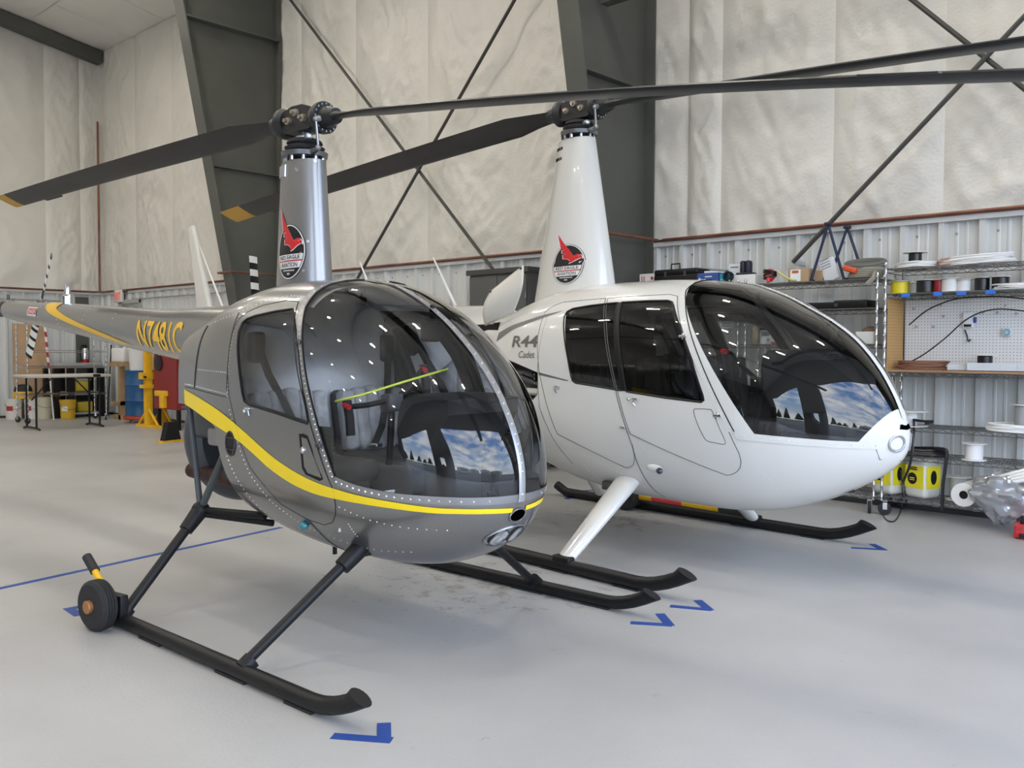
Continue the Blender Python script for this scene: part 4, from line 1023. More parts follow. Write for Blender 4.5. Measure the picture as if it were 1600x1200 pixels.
        g.add([p+up*.003 for p in q]+[p-up*.003 for p in q], [(0, 1, 2, 3), (4, 7, 6, 5), (0, 4, 5, 1), (1, 5, 6, 2), (2, 6, 7, 3), (3, 7, 4, 0)]); g.build('trim_tab', mtl, bl, smooth=False)
    return hb
BLADE = mat('blade_black', (.014, .014, .015), .42, noise=.3, nscale=5)
rotor_head(h1, 2.45, 2.685, 1.0, PI+math.radians(3.0), (-.055, -.042), 3.83, .185, (.045, .12), .14, (26, 3), BLADE, mat('blade_tip_amber', (.55, .30, .02), .4), tee=.043)

# ---- cabin of the grey helicopter
def window_trim(S, poly, side, parent, r=.02, off=-.022, name='window_trim', m_=None):
    m = MB(); L = dens(list(poly)+[poly[0]], .04); m.tube([spos(S, x, z, side, off) for x, z in L], r, seg=6); return m.build(name, m_ or BLKM, parent)
def cabin_wall(S, x, z0, z1, parent, name, mm, lean=0.0, sc=.96, n=20):
    m = MB()
    def fn(u, v):
        z = z0+(z1-z0)*v; xx = x+lean*v; w = S.W(xx, z)*sc; return (xx, -w+2*w*u, z)
    m.grid(fn, 12, n); return m.build(name, mm, parent)
def cabin_floor(S, xs, z, parent, mm, sc=.94):
    m = MB(); m.grid(lambda u, v: (xs[0]+(xs[1]-xs[0])*u, (2*v-1)*S.W(xs[0]+(xs[1]-xs[0])*u, z)*sc, z), 20, 6); return m.build('cabin_floor', mm, parent)
def headliner(S, x0, x1, zmin, parent, mm):
    m = MB()
    def fn(u, v):
        x = x0+(x1-x0)*u; a = -.66+1.32*v; t = S.th(x); p = Vector(S.pt(t, a)); c = Vector((x, 0, S.fzc(t))); return c+(p-c)*.965
    m.grid(fn, 10, 30); return m.build('headliner', mm, parent)
for s in (-1, 1): window_trim(S1, WIN, s, h1, .010 if s < 0 else .030, -.014 if s < 0 else -.03)
cabin_wall(S1, .155, .50, 1.70, h1, 'rear_trim_panel', LINER, lean=-.02)
cabin_floor(S1, (.16, 1.47), .535, h1, BLKM)
headliner(S1, .14, .62, 1.4, h1, LINER)
for s in (-1, 1):      # lower door trim
    m = MB(); m.grid(lambda u, v: spos(S1, .16+.80*u, .56+.50*v, s, -.03), 10, 8); m.build('door_trim', FABD, h1)
def seat(parent, x, y, z, w, back_h, fab, side_fab, lean=.18, depth=.48):
    """cushion front edge at x+depth; returns the seat as a part with cushions"""
    m = MB(); m.rbox((x+depth/2, y*.93, z-.10), (depth*.9, w*.72, .12), .03); base = m.build('seat_base', side_fab, parent)
    m = MB(); m.rbox((x+depth/2, y, z), (depth+.02, w, .11), .045); m.build('seat_cushion', side_fab, base)
    R = Matrix.Rotation(-lean, 3, 'Y'); n = 5
    m = MB()
    for k in range(n):
        m.rbox(Vector((x+.02, y-w/2+w*(k+.5)/n, z+.03+back_h/2))+R @ Vector((0, 0, 0)), (.09, w/n*1.02, back_h*(1-.10*abs(k-2)/2)), .03, R)
    m.build('seat_back', fab, base)
    m = MB(); m.rbox((x-.03, y, z+.02+back_h/2), (.06, w*1.04, back_h*.93), .03, R); m.build('seat_back_shell', side_fab, base)
    return base
for s in (-1, 1):
    b = seat(h1, .24, s*.27, .80, .44, .38, FAB, FABD)
    m = MB(); m.tube([(.20, s*.43, 1.42), (.24, s*.40, 1.28), (.30, s*.34, 1.12), (.33, s*.28, .98), (.38, s*.18, .88)], .020, 4); m.build('shoulder_belt', BLKM, b)
    m = MB(); m.rbox((.19, s*.44, 1.42), (.07, .08, .16), .02); m.build('belt_reel', BLK, b)
    m = MB(); m.rbox((.42, s*.16, .885), (.05, .07, .025), .006, .4); m.build('belt_buckle', SILVER, b)
m = MB(); m.rbox((.55, 0, .68), (.62, .10, .28), .03); m.build('centre_console', FABD, h1)
# instrument pod and pedestal
m = MB(); prof = [(1.06,.93),(1.045,1.02),(1.05,1.10),(1.075,1.17),(1.13,1.205),(1.30,1.205),(1.40,1.19),(1.40,1.12),(1.30,.98),(1.20,.90),(1.10,.89)]
n = len(prof); ys = (-.25, -.235, -.15, 0, .15, .235, .25)
def podp(p, k):
    e = (.86, .97, 1, 1, 1, .97, .86)[k]; c = (1.19, 1.05); return (c[0]+(p[0]-c[0])*e, ys[k], c[1]+(p[1]-c[1])*e)
m.add([podp(p, k) for k in range(7) for p in prof], [(k*n+i, k*n+(i+1) % n, (k+1)*n+(i+1) % n, (k+1)*n+i) for k in range(6) for i in range(n)]+[tuple(range(n)), tuple(range(6*n, 7*n))])
pod = m.build('instrument_pod', BLKM, h1)
m = MB()
for k in range(8):
    yy = -.15+.10*(k % 4); zz = 1.13-.10*(k//4); m.cyl((1.056, yy, zz), (1.040, yy, zz), .037, seg=18)
tag(m.build('gauges', mat('gauge_face', (.02, .02, .022), .2), pod), kind='stuff')
m = MB(); m.rbox((1.18, 0, .72), (.22, .24, .40), .05); m.build('pedestal', BLKM, h1)
m = MB(); m.tube([(.66, 0, .55), (.72, 0, .85), (.74, 0, 1.12)], .018, 10); cyc = m.build('cyclic_column', BLK, h1)
m = MB(); m.rbox((.74, 0, 1.14), (.08, .10, .09), .015); m.build('cyclic_pivot', DKG, cyc)
m = MB(); m.tube([(.74, -.03, 1.15), (.745, -.16, 1.135), (.745, -.27, 1.13)], .014, 8); m.tube([(.74, .03, 1.16), (.72, .15, 1.23), (.70, .25, 1.31)], .014, 8); m.build('cyclic_bar', BLK, cyc)
for (gx, gy, gz) in ((.75, -.28, 1.08), (.70, .27, 1.25)):
    m = MB(); m.tube([(gx-.02, gy, gz+.08), (gx, gy, gz), (gx+.01, gy, gz-.09)], .023, 10); gp = m.build('cyclic_grip', BLKM, cyc)
    m = MB(); m.cyl((gx-.015, gy-.02, gz+.06), (gx+.03, gy-.025, gz+.05), .014, seg=8); m.build('grip_switch', mat('red_plastic', (.65, .04, .05), .4), gp)
m = MB(); m.tube([(.74, -.36, 1.16), (.78, -.22, 1.19), (.82, .02, 1.25), (.84, .30, 1.31)], .006, 6); m.build('cyclic_tie_rod', mat('fluorescent_yellow', (.62, .72, .05), .4), cyc)
m = MB(); m.rbox((1.03, 0, 1.50), (.07, .085, .10), .015); m.cyl((1.03, 0, 1.55), (1.04, 0, 1.63), .012, seg=8); m.build('compass', BLK, h1)
m = MB(); m.tube([(.50, -.06, .56), (.62, -.06, .62), (.82, -.06, .70)], .014, 8); m.build('collective_lever', BLK, h1)
m = MB(); m.rbox((.98, -.36, .66), (.01, .26, .20), .003, Matrix.Rotation(.5, 3, 'Y')); chk = m.build('checklist_card', mat('paper_white', (.75, .77, .80), .7), h1)
m = MB()
for k in range(6): m.box(Vector((.972, -.36, .66))+Matrix.Rotation(.5, 3, 'Y') @ Vector((0, 0, .075-.03*k)), (.004, .20-.03*(k % 3), .006), Matrix.Rotation(.5, 3, 'Y'))
m.build('checklist_lines', mat('print_grey', (.25, .26, .30), .7), chk)
m = MB(); m.cyl((1.05, -.20, .54), (1.07, -.20, .60), .03, seg=12); ext = m.build('pedal_block', mat('red_plastic', (.65, .04, .05), .4), h1)
for y in (-.34, -.16, .16, .34):
    m = MB(); m.tube([(1.02, y, .55), (1.12, y, .64)], .012, 8); m.rbox((1.13, y, .66), (.02, .08, .07), .006); m.build('pedal', GUN, h1)
m = MB(); m.rbox((.56, -.05, 1.66), (.05, .04, .05), .012); m.cyl((.56, -.05, 1.66), (.56, -.05, 1.73), .006, seg=6); m.build('cabin_light', BLK, h1)
# ================================================================== white four-seat helicopter
WHITE = mat('white_gloss_paint', (.70, .695, .665), .22, 0.0, coat=.8)
S2 = R44S
TINT = glassmat('tinted_windshield', (.80, .81, .80), gmul=1.9)
TINT2 = glassmat('tinted_side_window', (.34, .35, .35), gmul=1.5)
TINT3 = glassmat('tinted_door_window', (.58, .59, .58), gmul=1.5)
GRFX = mat('grey_graphic', (.13, .12, .11), .4)
DKINT = mat('dark_interior', (.018, .018, .019), .85)
LEA = mat('dark_leather', (.030, .030, .032), .6, bump=.3, bscale=60)
h2 = thing('helicopter', 'white four-seat helicopter with tinted windows parked beside the wall shelves', 'helicopter', (-4.524, 5.615, 0), math.radians(-4.01))
bm = shell_bm(S2, 150, 128)
FW = [(.87,1.735),(1.10,1.738),(1.24,1.735),(1.275,1.725),(1.30,1.70),(1.393,1.574),(1.529,1.347),(1.62,1.14),(1.628,1.11),(1.61,1.098),(1.35,1.115),(1.035,1.143)]
RW = [(.44,1.705),(.60,1.722),(.76,1.731),(.835,1.734),(1.000,1.147),(.70,1.176),(.58,1.186),(.552,1.20),(.535,1.235),(.494,1.36),(.40,1.60),(.385,1.65),(.395,1.685)]
WS2 = [(1.823,.930),(2.096,.912),(2.322,.898),(2.517,.892),(2.9,1.60),(2.9,2.3),(1.30,2.3),(1.305,1.86),(1.318,1.80),(1.371,1.725)]
NOSEC = [(2.517,.892),(2.58,1.105),(2.9,1.105),(2.9,.6),(2.517,.6)]
FD = [(1.29,1.762),(1.22,1.777),(.72,1.770),(.80,1.6),(.955,1.155),(1.012,.991),(1.068,.865),(1.49,.735),(1.745,.656),(1.78,.665),(1.815,.684),(1.84,.712),(1.852,.75),(1.847,.80),(1.80,.91)]
RD = [(.70,1.770),(.291,1.757),(.20,1.73),(.15,1.69),(.16,1.50),(.216,1.25),(.296,1.032),(.389,.816),(.74,.705),(.972,.628),(1.01,.636),(1.045,.655),(1.068,.69),(1.078,.73),(1.074,.79),(1.05,.865),(1.00,.98),(.94,1.155),(.78,1.6)]
for poly, sd in (([(-.75,1.05),(-.75,1.48),(-.03,1.306),(.197,1.249),(.201,1.09),(.15,1.05)], -1), ([(-.92,1.49),(-.92,1.63),(-.45,1.63),(-.40,1.56),(-.42,1.45)], -1)): take(bm, [poly], sd)
rw = {s: take(bm, [RW], s) for s in (-1, 1)}
fw_ = {s: take(bm, [FW], s) for s in (-1, 1)}
nsc = take(bm, [[(2.38,.898),(2.517,.892),(2.548,1.0),(2.58,1.115),(2.9,1.115),(2.9,.6),(2.38,.6)]][:0]) if False else None
ws2 = {s: take(bm, [[(1.823,.930),(2.096,.912),(2.322,.898),(2.505,.892),(2.53,.96),(2.551,1.105),(2.9,1.6),(2.9,2.3),(1.30,2.3),(1.305,1.86),(1.318,1.80),(1.371,1.725)][:4]+[(2.553,1.06),(2.565,1.09),(2.9,1.6),(2.9,2.3),(1.30,2.3),(1.305,1.86),(1.318,1.80),(1.371,1.725)]], s) for s in (-1, 1)}
fd = {s: take(bm, [FD], s) for s in (-1, 1)}
rd = {s: take(bm, [RD], s) for s in (-1, 1)}
shellobj('fuselage_shell', extract(bm, bm.faces[:]), WHITE, h2); bm.free()
zt13 = S2.fzt(S2.th(1.30))
for s in (-1, 1):
    shellobj('windshield_pane', ws2[s], TINT, h2)
    d1 = shellobj('cabin_door', fd[s], WHITE, h2, off=.0015); d2 = shellobj('cabin_door', rd[s], WHITE, h2, off=.0015)
    shellobj('door_window', fw_[s], TINT3 if s > 0 else TINT2, d1); shellobj('door_window', rw[s], TINT2, d2)
    for d, W_, D_ in ((d1, FW, FD), (d2, RW, RD)):
        m = MB(); seam(m, S2, W_, s, .007, .001, closed=True); m.build('window_seal', BLK, d)
        m = MB(); seam(m, S2, D_, s, .0026, .001, closed=True); m.build('door_gap', mat('gap_grey', (.10, .10, .10), .6), d)
    # black pillar between the two panes
    m = MB(); ribbon(m, S2, [(.835,1.734),(1.000,1.147)], [(.87,1.735),(1.035,1.143)], s, .004, 20, 2); m.build('window_pillar', BLK, d1)
    up = [(1.305, 1.855), (1.302, zt13-.012), (1.301, zt13-.004), (1.30, zt13-.0008)]
    inner = dens([(1.823,.930),(1.371,1.725),(1.318,1.80)], .02)+up
    outer = [(x-.042, z-.006) for x, z in dens([(1.823,.930),(1.371,1.725),(1.318,1.80)], .02)]+[(x-.05, z) for x, z in up]
    m = MB(); ribbon(m, S2, inner, outer, s, .004, 80, 2); fr = m.build('windshield_frame', WHITE, h2)
    m = MB(); rivets(m, S2, [((a[0]+b[0])/2, (a[1]+b[1])/2) for a, b in zip(resamp(inner, 40), resamp(outer, 40))], s, 44, .0045, .004); tag(m.build('rivets', mat('white_rivet', (.7, .7, .69), .3), fr), kind='stuff')
    m = MB(); seam(m, S2, inner, s, .004, .002, .02); m.build('glazing_seal', BLK, fr)
    top = [(1.823,.930),(2.096,.912),(2.322,.898),(2.505,.892)]; bot = [(1.84,.885),(2.10,.870),(2.322,.858),(2.505,.852)]
    m = MB(); ribbon(m, S2, top, bot, s, .004, 50, 2); fr = m.build('windshield_sill', WHITE, h2)
    m = MB(); rivets(m, S2, [((a[0]+b[0])/2, (a[1]+b[1])/2) for a, b in zip(resamp(top, 20), resamp(bot, 20))], s, 14, .005, .004); tag(m.build('rivets', MATS['white_rivet'], fr), kind='stuff')
    # handles, cargo hatch outline, nav light, lower seams, graphics
    for d, (x, z) in ((d1, (1.117, 1.097)), (d2, (.409, 1.155))):
        p = spos(S2, x, z, s, .012); m = MB(); m.rbox(p, (.05, .016, .014), .004); m.tube([p, p+Vector((-.02, 0, -.02)), p+Vector((0, 0, -.045))], .005, 6); m.build('door_handle', SILVER, d)
    m = MB(); m.sphere(spos(S2, 1.055, 1.095, s, .002), .014); m.build('door_lock', SILVER, d1)
    for (x, z) in ((1.44, 1.50), (1.72, 1.02)):
        m = MB(); p = spos(S2, x, z, s, .006); m.rbox(p, (.06, .014, .018), .004); m.cyl(p+Vector((0, 0, -.02)), p+Vector((0, 0, .02)), .007, seg=8); m.build('door_hinge', SILVER, d1)
    m = MB(); p = spos(S2, 1.005, .905, s, .006); m.rbox(p, (.05, .014, .018), .004); m.build('door_hinge', SILVER, d2)
    m = MB(); seam(m, S2, smooth2([(1.56,1.046),(1.60,1.056),(1.66,1.056),(1.685,1.045),(1.73,.95),(1.769,.855),(1.70,.856),(1.655,.862),(1.63,.885),(1.585,.97)], 4, True), s, .0022, .002, closed=True); m.build('map_pocket_outline', MATS['gap_grey'], d1)
    m = MB(); seam(m, S2, [(1.075,.80),(1.085,.70),(1.105,.55),(1.111,.472),(1.13,.43)], s, .003, .001); seam(m, S2, [(.20,1.68),(.196,1.258),(.22,1.0),(.33,.78),(.45,.6)], s, .0022, .0); tag(m.build('panel_seams', MATS['gap_grey'], h2), kind='stuff')
    m = MB()
    for ln, n in (([(.12,1.66),(.15,1.40),(.17,1.10),(.25,.90),(.36,.72)], 30), ([(.30,.80),(.6,.69),(.9,.58),(1.05,.50)], 24), ([(.55,.62),(.62,.52),(.70,.45)], 10), ([(1.14,.82),(1.2,.75),(1.2,.60),(1.15,.50)], 12), ([(-.3,1.62),(0,1.70),(.3,1.755),(.7,1.785),(1.2,1.79)], 30), ([(1.9,.76),(1.98,.66),(2.0,.56)], 10), ([(.05,1.05),(.10,.85),(.25,.66)], 14)): rivets(m, S2, ln, s, n, .004)
    tag(m.build('rivets', MATS['white_rivet'], h2), kind='stuff')
    p = spos(S2, 1.22, .654, s, .0); m = MB(); m.sphere(p, .035, sc=(1.9, .7, .8)); nl_ = m.build('navigation_light_fairing', WHITE, h2)
    q = spos(S2, 1.275, .65, s, .022); m = MB(); m.sphere(q, .022, sc=(1.1, .9, 1)); m.build('navigation_light', mat('dark_lens', (.02, .03, .05), .05, coat=1), nl_)
    sw_t = smooth2([(.335,1.691),(.136,1.664),(-.057,1.626),(-.214,1.595),(-.368,1.543)], 5); sw_b = smooth2([(.336,1.687),(.149,1.645),(-.04,1.601),(-.188,1.56),(-.36,1.475)], 5)
    m = MB(); ribbon(m, S2, sw_t, sw_b, s, .003, 30, 2); m.build('side_graphic', GRFX, h2)
    m = MB(); ribbon(m, S2, [(.211,1.252),(.511,1.202)], [(.211,1.232),(.511,1.195)], s, .003, 10, 1); m.build('pin_stripe', GRFX, h2)
    surf_text(S2, 'R44', -.13 if s < 0 else .165, 1.432, .30, .085, s, h2, 'type_lettering', GRFX, flip=(s > 0), bold=.02)
    surf_text(S2, 'Cadet', -.03 if s < 0 else .16, 1.352, .185, .052, s, h2, 'type_lettering', GRFX, flip=(s > 0), shear=.1)
# centre strip
P2 = []
for i in range(61):
    t = S2.th(1.28)+(S2.th(2.58)-S2.th(1.28))*i/60; P2.append((S2.xof(t), S2.fzt(t)))
def strip2(u, v):
    k = u*(len(P2)-1); i = min(int(k), len(P2)-2); f = k-i
    x = P2[i][0]*(1-f)+P2[i+1][0]*f; z = P2[i][1]*(1-f)+P2[i+1][1]*f
    return (x+.005-.004*abs(v-.5), (v-.5)*.05, z+.006)
m = MB(); m.grid(strip2, 80, 4); cs2 = m.build('windshield_strip', WHITE, h2)
m = MB()
for i in range(30): m.sphere(Vector(strip2((i+.5)/30, .5)), .005, 6, 4)
tag(m.build('rivets', MATS['white_rivet'], cs2), kind='stuff')
def nose2(y, z, off=0.0):
    lo, hi = 1.5, S2.xn
    for _ in range(40):
        mid = (lo+hi)/2
        if S2.W(mid, z) > abs(y): lo = mid
        else: hi = mid
    return Vector((lo+off, y, z))
# nose piece: lights behind round lenses, inlet slot
for y in (-.085, .085):
    C20 = [(y+.048*math.cos(2*PI*i/24), .882+.046*math.sin(2*PI*i/24)) for i in range(24)]
    m = MB(); m.add([nose2(y, .882, -.006)]+[nose2(*p, .003) for p in C20], [(0, i+1, (i+1) % 24+1) for i in range(24)]); ll = m.build('landing_light', LENS, h2)
    m = MB(); m.tube([nose2(*p, .003) for p in C20], .007, 6, closed=True); m.build('lamp_bezel', mat('bezel_grey', (.42, .42, .42), .35, .6), ll)
m = MB(); IN = [(-.07,.965),(-.055,.992),(.055,.992),(.07,.965),(0,.958)]
m.add([nose2(0, .975, .004)]+[nose2(*p, .004) for p in IN], [(0, i+1, (i+1) % 5+1) for i in range(5)]); m.build('nose_inlet', MATS['inlet_painted_shade'], h2)  # flat face; its black colour paints the shade inside the slot
m = MB(); m.tube([nose2(*p, .002) for p in [(-.19,.86),(-.15,.79),(0,.775),(.15,.79),(.19,.86)]], .0025, 5); m.build('nose_seam', MATS['gap_grey'], h2)
# aft end cap + dark engine bay + open cowl doors
m = MB(); sec = [S2.pt(S2.th(-.948), 2*PI*k/48) for k in range(48)]; m.add([(-.948, 0, 1.3)]+sec, [(0, i+1, (i+1) % 48+1) for i in range(48)]); m.build('rear_bulkhead', WHITE, h2)
m = MB(); m.b2((-.90, -.28, .95), (.10, .30, 1.62)); eb = m.build('engine_bay', mat('bay_black', (.008, .008, .009), .8), h2)
m = MB(); m.rbox((-.35, -.34, 1.15), (.6, .16, .22), .05); m.tube([(.1, -.42, 1.12), (-.1, -.50, 1.2), (-.4, -.46, 1.15), (-.7, -.42, 1.25)], .03, 8); m.build('engine', GUN, eb)
m = MB(); m.cyl((-.05, -.50, 1.10), (.14, -.55, 1.10), .028, seg=10); m.build('engine_mount', mat('white_plastic', (.75, .75, .73), .4), eb)
CO = mat('cowl_cream', (.74, .72, .66), .25, coat=.5)
m = MB(); q = [Vector((-.60,-.44,1.60)), Vector((-.27,-.44,1.69)), Vector((-.10,-.50,2.05)), Vector((-.47,-.50,1.87))]
def cow(u, v):
    e = .10*math.sin(PI*v)*u
    p = q[0].lerp(q[1], u).lerp(q[3].lerp(q[2], u), v); return p+Vector((e*.9, -.05*math.sin(PI*v), 0))
m.grid(cow, 12, 12); cd = m.build('open_cowl_door', CO, h2)
md = cd.modifiers.new('thick', 'SOLIDIFY'); md.thickness = .006
m = MB(); m.sphere(cow(.05, .96)+Vector((0, -.01, 0)), .012); m.sphere(cow(.95, .96)+Vector((0, -.01, 0)), .012); m.build('cowl_fastener', GUN, cd)
m = MB(); m.grid(lambda u, v: Vector((-.80+.90*u, -.60-.36*v-.05*math.sin(PI*u), 1.04-.30*v+.06*math.sin(PI*v))), 12, 8); cd = m.build('open_cowl_door', CO, h2)
md = cd.modifiers.new('thick', 'SOLIDIFY'); md.thickness = .006
# tail boom, fin, stabiliser, tail rotor
B2 = [(-.60, .34, 1.38), (-.95, .27, 1.52), (-1.3, .235, 1.565), (-2.7, .200, 1.625), (-4.5, .152, 1.72), (-6.15, .11, 1.80), (-6.3, .06, 1.81)]
m = MB(); lathe_x(m, B2[:3]); m.build('tail_boom_fairing', WHITE, h2)
m = MB(); lathe_x(m, B2[2:]); tb = m.build('tail_boom', WHITE, h2)
f2r = pchip([-b[0] for b in B2], [b[1] for b in B2]); f2z = pchip([-b[0] for b in B2], [b[2] for b in B2])
vs, fs = fit_text('NG', .62, .17, sub=.03, bold=.02)
def b2pos(x, a, off=.003): r = f2r(-x)+off; return Vector((x, -r*math.sin(a), f2z(-x)+r*math.cos(a)))
m = MB(); m.add([b2pos(-2.90+a, 1.75-(b-.06)/.20, .0035) for a, b in vs], fs); m.build('registration_number', GRFX, tb, recalc=False)
def fin(parent, pts, y0, th, name, axis='y'):
    m = MB()
    if axis == 'y': m.prism([(p[0], p[1]) for p in pts], -th/2, th/2, lambda p, z: (p[0], y0+z, p[1]))
    else: m.prism([(p[0], p[1]) for p in pts], -th/2, th/2, lambda p, z: (p[0], p[1], y0+z))
    o = m.build(name, WHITE, parent, smooth=False); b = o.modifiers.new('b', 'BEVEL'); b.width = th*.4; b.segments = 2; return o
fin(h2, [(-6.36,1.70),(-6.80,1.70),(-7.10,3.04),(-6.98,3.06)], 0, .07, 'vertical_fin')
fin(h2, [(-6.22,.14),(-6.60,.14),(-6.60,-1.18),(-6.25,-1.18)], 1.845, .055, 'horizontal_stabiliser', 'z')
fin(h2, [(-6.36,1.78),(-6.80,1.78),(-6.85,1.05),(-6.55,1.05)], 0, .06, 'ventral_fin')
m = MB(); m.lathe([(.05, -.12), (.09, -.06), (.09, .06), (.05, .12)], (-5.95, 0, 1.86), 'X', 18); m.cyl((-5.95, 0, 1.86), (-5.95, .36, 1.86), .04, seg=14); m.build('tail_gearbox', WHITE, h2)
ta2 = math.radians(96)
m = MB(); m.rbox((-5.95, .36, 1.86), (.22, .06, .09), .015, Matrix.Rotation(-ta2, 3, 'Y')); t2 = m.build('tail_rotor_hub', GUN, h2)
for sg in (0, PI): tr_blade(t2, -5.95, .36, 1.86, ta2+sg, .14, .74, .15, lambda u: 0 if u < .22 else (1 if int((1-u)*6.4) % 2 == 0 else 0), tilt=1.2)
for a, b in (((-6.08,0,1.85),(-6.81,0,2.76)), ((-1.50,0,1.80),(-1.83,0,2.26)), ((-2.70,0,1.80),(-3.04,0,2.30))):
    m = MB(); m.tube([a, Vector(a).lerp(Vector(b), .5), b], [.016, .012, .007], 8); m.build('whip_antenna', mat('white_antenna', (.80, .80, .79), .35), h2)
# landing gear with faired struts
def fstrut(parent, a, b, c0, c1, th, name='faired_strut'):
    a, b = Vector(a), Vector(b); m = MB(); d = (b-a).normalized(); xx = Vector((1, 0, 0)); nn = d.cross(xx).normalized()
    def fn(u, v):
        t = 2*PI*u; ch = c0*(1-v)+c1*v
        return a.lerp(b, v)+xx*(math.cos(t)*ch/2)+nn*(math.sin(t)*ch*th*(.5+.15*math.cos(t)))
    m.grid(fn, 24, 8)
    for v in (0, 1): m.add([a.lerp(b, v)]+[fn(i/24, v) for i in range(24)], [(0, i+1, (i+1) % 24+1) for i in range(24)])
    return m.build(name, WHITE, parent)
for s in (-1, 1):
    sk = skid(h2, s*1.09, -1.05, 1.50, 1.86, .155, .042)
    fstrut(h2, (.90, s*1.09, .07), (.92, s*.42, .58), .135, .215, .45)
    fstrut(h2, (-.72, s*1.09, .07), (-.55, s*.45, .72), .115, .17, .45)
    m = MB(); m.rbox((.90, s*1.09, .075), (.15, .07, .06), .015); m.build('strut_clamp', BLK, sk)
m = MB(); m.tube([(.85, -.45, .46), (.85, .45, .46)], .03, 12); m.build('cross_tube', BLK, h2)
m = MB(); m.rbox((.78, -.43, .47), (.20, .10, .06), .01); m.build('strut_bracket', GUN, h2)
# mast fairing, badge, rotor
F2A, F2B = (.46, .36, .20), (.205, .145, .10)
mf2, m2fn = fairing(h2, 1.80, 3.045, F2A, F2B, WHITE)
m = MB(); top = [m2fn(i/48, 1.0) for i in range(48)]; m.add([(0, 0, 3.042)]+top, [(0, i+1, (i+1) % 48+1) for i in range(48)]); m.build('fairing_cap', BLK, mf2)
badge(fair_pos(m2fn, 1.80, 3.045, .05, 2.045, .29, .183), mf2)
m = MB()
for k in range(4):
    for zz in (2.90, 2.98):
        p = fair_pos(m2fn, 1.80, 3.045, -.17, zz, 1, 1)(k*.028, 0, .002); m.rbox(p, (.012, .008, .025), .003)
tag(m.build('louvres', BLK, mf2), kind='stuff')
rotor_head(h2, 3.04, 3.27, 1.12, math.radians(5.2), (-.040, -.062), 5.03, .255, (.10, .06), .38, (4, 24), BLADE, MATS['blade_tip_amber'])
# cabin
for s in (-1, 1):
    window_trim(S2, FW, s, h2, .03, -.035, m_=DKINT); window_trim(S2, RW, s, h2, .03, -.035, m_=DKINT)
    m = MB(); m.grid(lambda u, v: spos(S2, .30+1.50*u, .60+.50*v, s, -.03), 12, 8); m.build('door_trim', DKINT, h2)
cabin_wall(S2, .30, .50, 1.84, h2, 'rear_trim_panel', DKINT)
cabin_floor(S2, (.30, 2.40), .56, h2, DKINT)
headliner(S2, .28, 1.32, 1.5, h2, DKINT)
for y in (-.31, .31):
    b = seat(h2, 1.13, y, .88, .50, .48, LEA, DKINT, lean=.12, depth=.50)
    m = MB(); m.tube([(1.06, y*.55, 1.62), (1.18, y*.6, 1.40), (1.24, y*.75, 1.1), (1.35, y*.9, .96)], .022, 4); m.build('shoulder_belt', BLKM, b)
    seat(h2, .42, y, .88, .50, .42, LEA, DKINT, lean=.10, depth=.46)
m = MB(); prof = [(1.80,1.16),(1.79,1.30),(1.80,1.38),(1.84,1.42),(2.02,1.42),(2.20,1.36),(2.34,1.25),(2.36,1.17),(2.20,1.05),(1.98,1.02),(1.86,1.05)]
n = len(prof); ys = (-.28, -.265, -.17, 0, .17, .265, .28)
def podp2(p, k):
    e = (.86, .97, 1, 1, 1, .97, .86)[k]; c = (2.02, 1.2); y = ys[k]*(1-.5*max(0, (p[0]-2.0)/.4)); return (c[0]+(p[0]-c[0])*e, y, c[1]+(p[1]-c[1])*e)
m.add([podp2(p, k) for k in range(7) for p in prof], [(k*n+i, k*n+(i+1) % n, (k+1)*n+(i+1) % n, (k+1)*n+i) for k in range(6) for i in range(n)]+[tuple(range(n)), tuple(range(6*n, 7*n))])
pod2 = m.build('instrument_pod', DKINT, h2)
m = MB()
for k in range(8): m.cyl((1.802, -.18+.12*(k % 4), 1.34-.13*(k//4)), (1.785, -.18+.12*(k % 4), 1.34-.13*(k//4)), .042, seg=18)
tag(m.build('gauges', MATS['gauge_face'], pod2), kind='stuff')
m = MB()
for k in range(4):
    for j in (0, 1): m.box((2.12+.035*k, -.10+.09*j-.01, 1.402-.012*k), (.012, .07, .006))
tag(m.build('vent_slots', BLK, pod2), kind='stuff')
m = MB(); m.rbox((2.02, 0, .80), (.32, .30, .55), .06); m.build('pedestal', DKINT, h2)
m = MB(); m.tube([(1.50, 0, .6), (1.60, 0, .9), (1.63, 0, 1.19)], .02, 10); c2 = m.build('cyclic_column', BLK, h2)
m = MB(); m.rbox((1.63, 0, 1.20), (.09, .12, .08), .015); m.build('cyclic_pivot', BLK, c2)
m = MB(); m.tube([(1.63, -.03, 1.22), (1.61, -.16, 1.30), (1.58, -.28, 1.40), (1.55, -.33, 1.38)], .015, 8); m.tube([(1.63, .03, 1.22), (1.61, .18, 1.18), (1.60, .30, 1.12)], .015, 8); m.build('cyclic_bar', BLK, c2)
for gy, gz in ((-.33, 1.36), (.31, 1.08)):
    m = MB(); m.tube([(1.55, gy, gz+.06), (1.56, gy, gz), (1.58, gy, gz-.09)], .024, 10); gp = m.build('cyclic_grip', BLKM, c2)
    m = MB(); m.cyl((1.56, gy-.01, gz+.05), (1.60, gy-.02, gz+.045), .016, seg=8); m.build('grip_switch', MATS['red_plastic'], gp)
m = MB(); m.rbox((2.10, 0, 1.52), (.08, .10, .09), .015); m.cyl((2.1, 0, 1.55), (2.12, 0, 1.60), .012, seg=8); m.build('compass', BLK, h2)
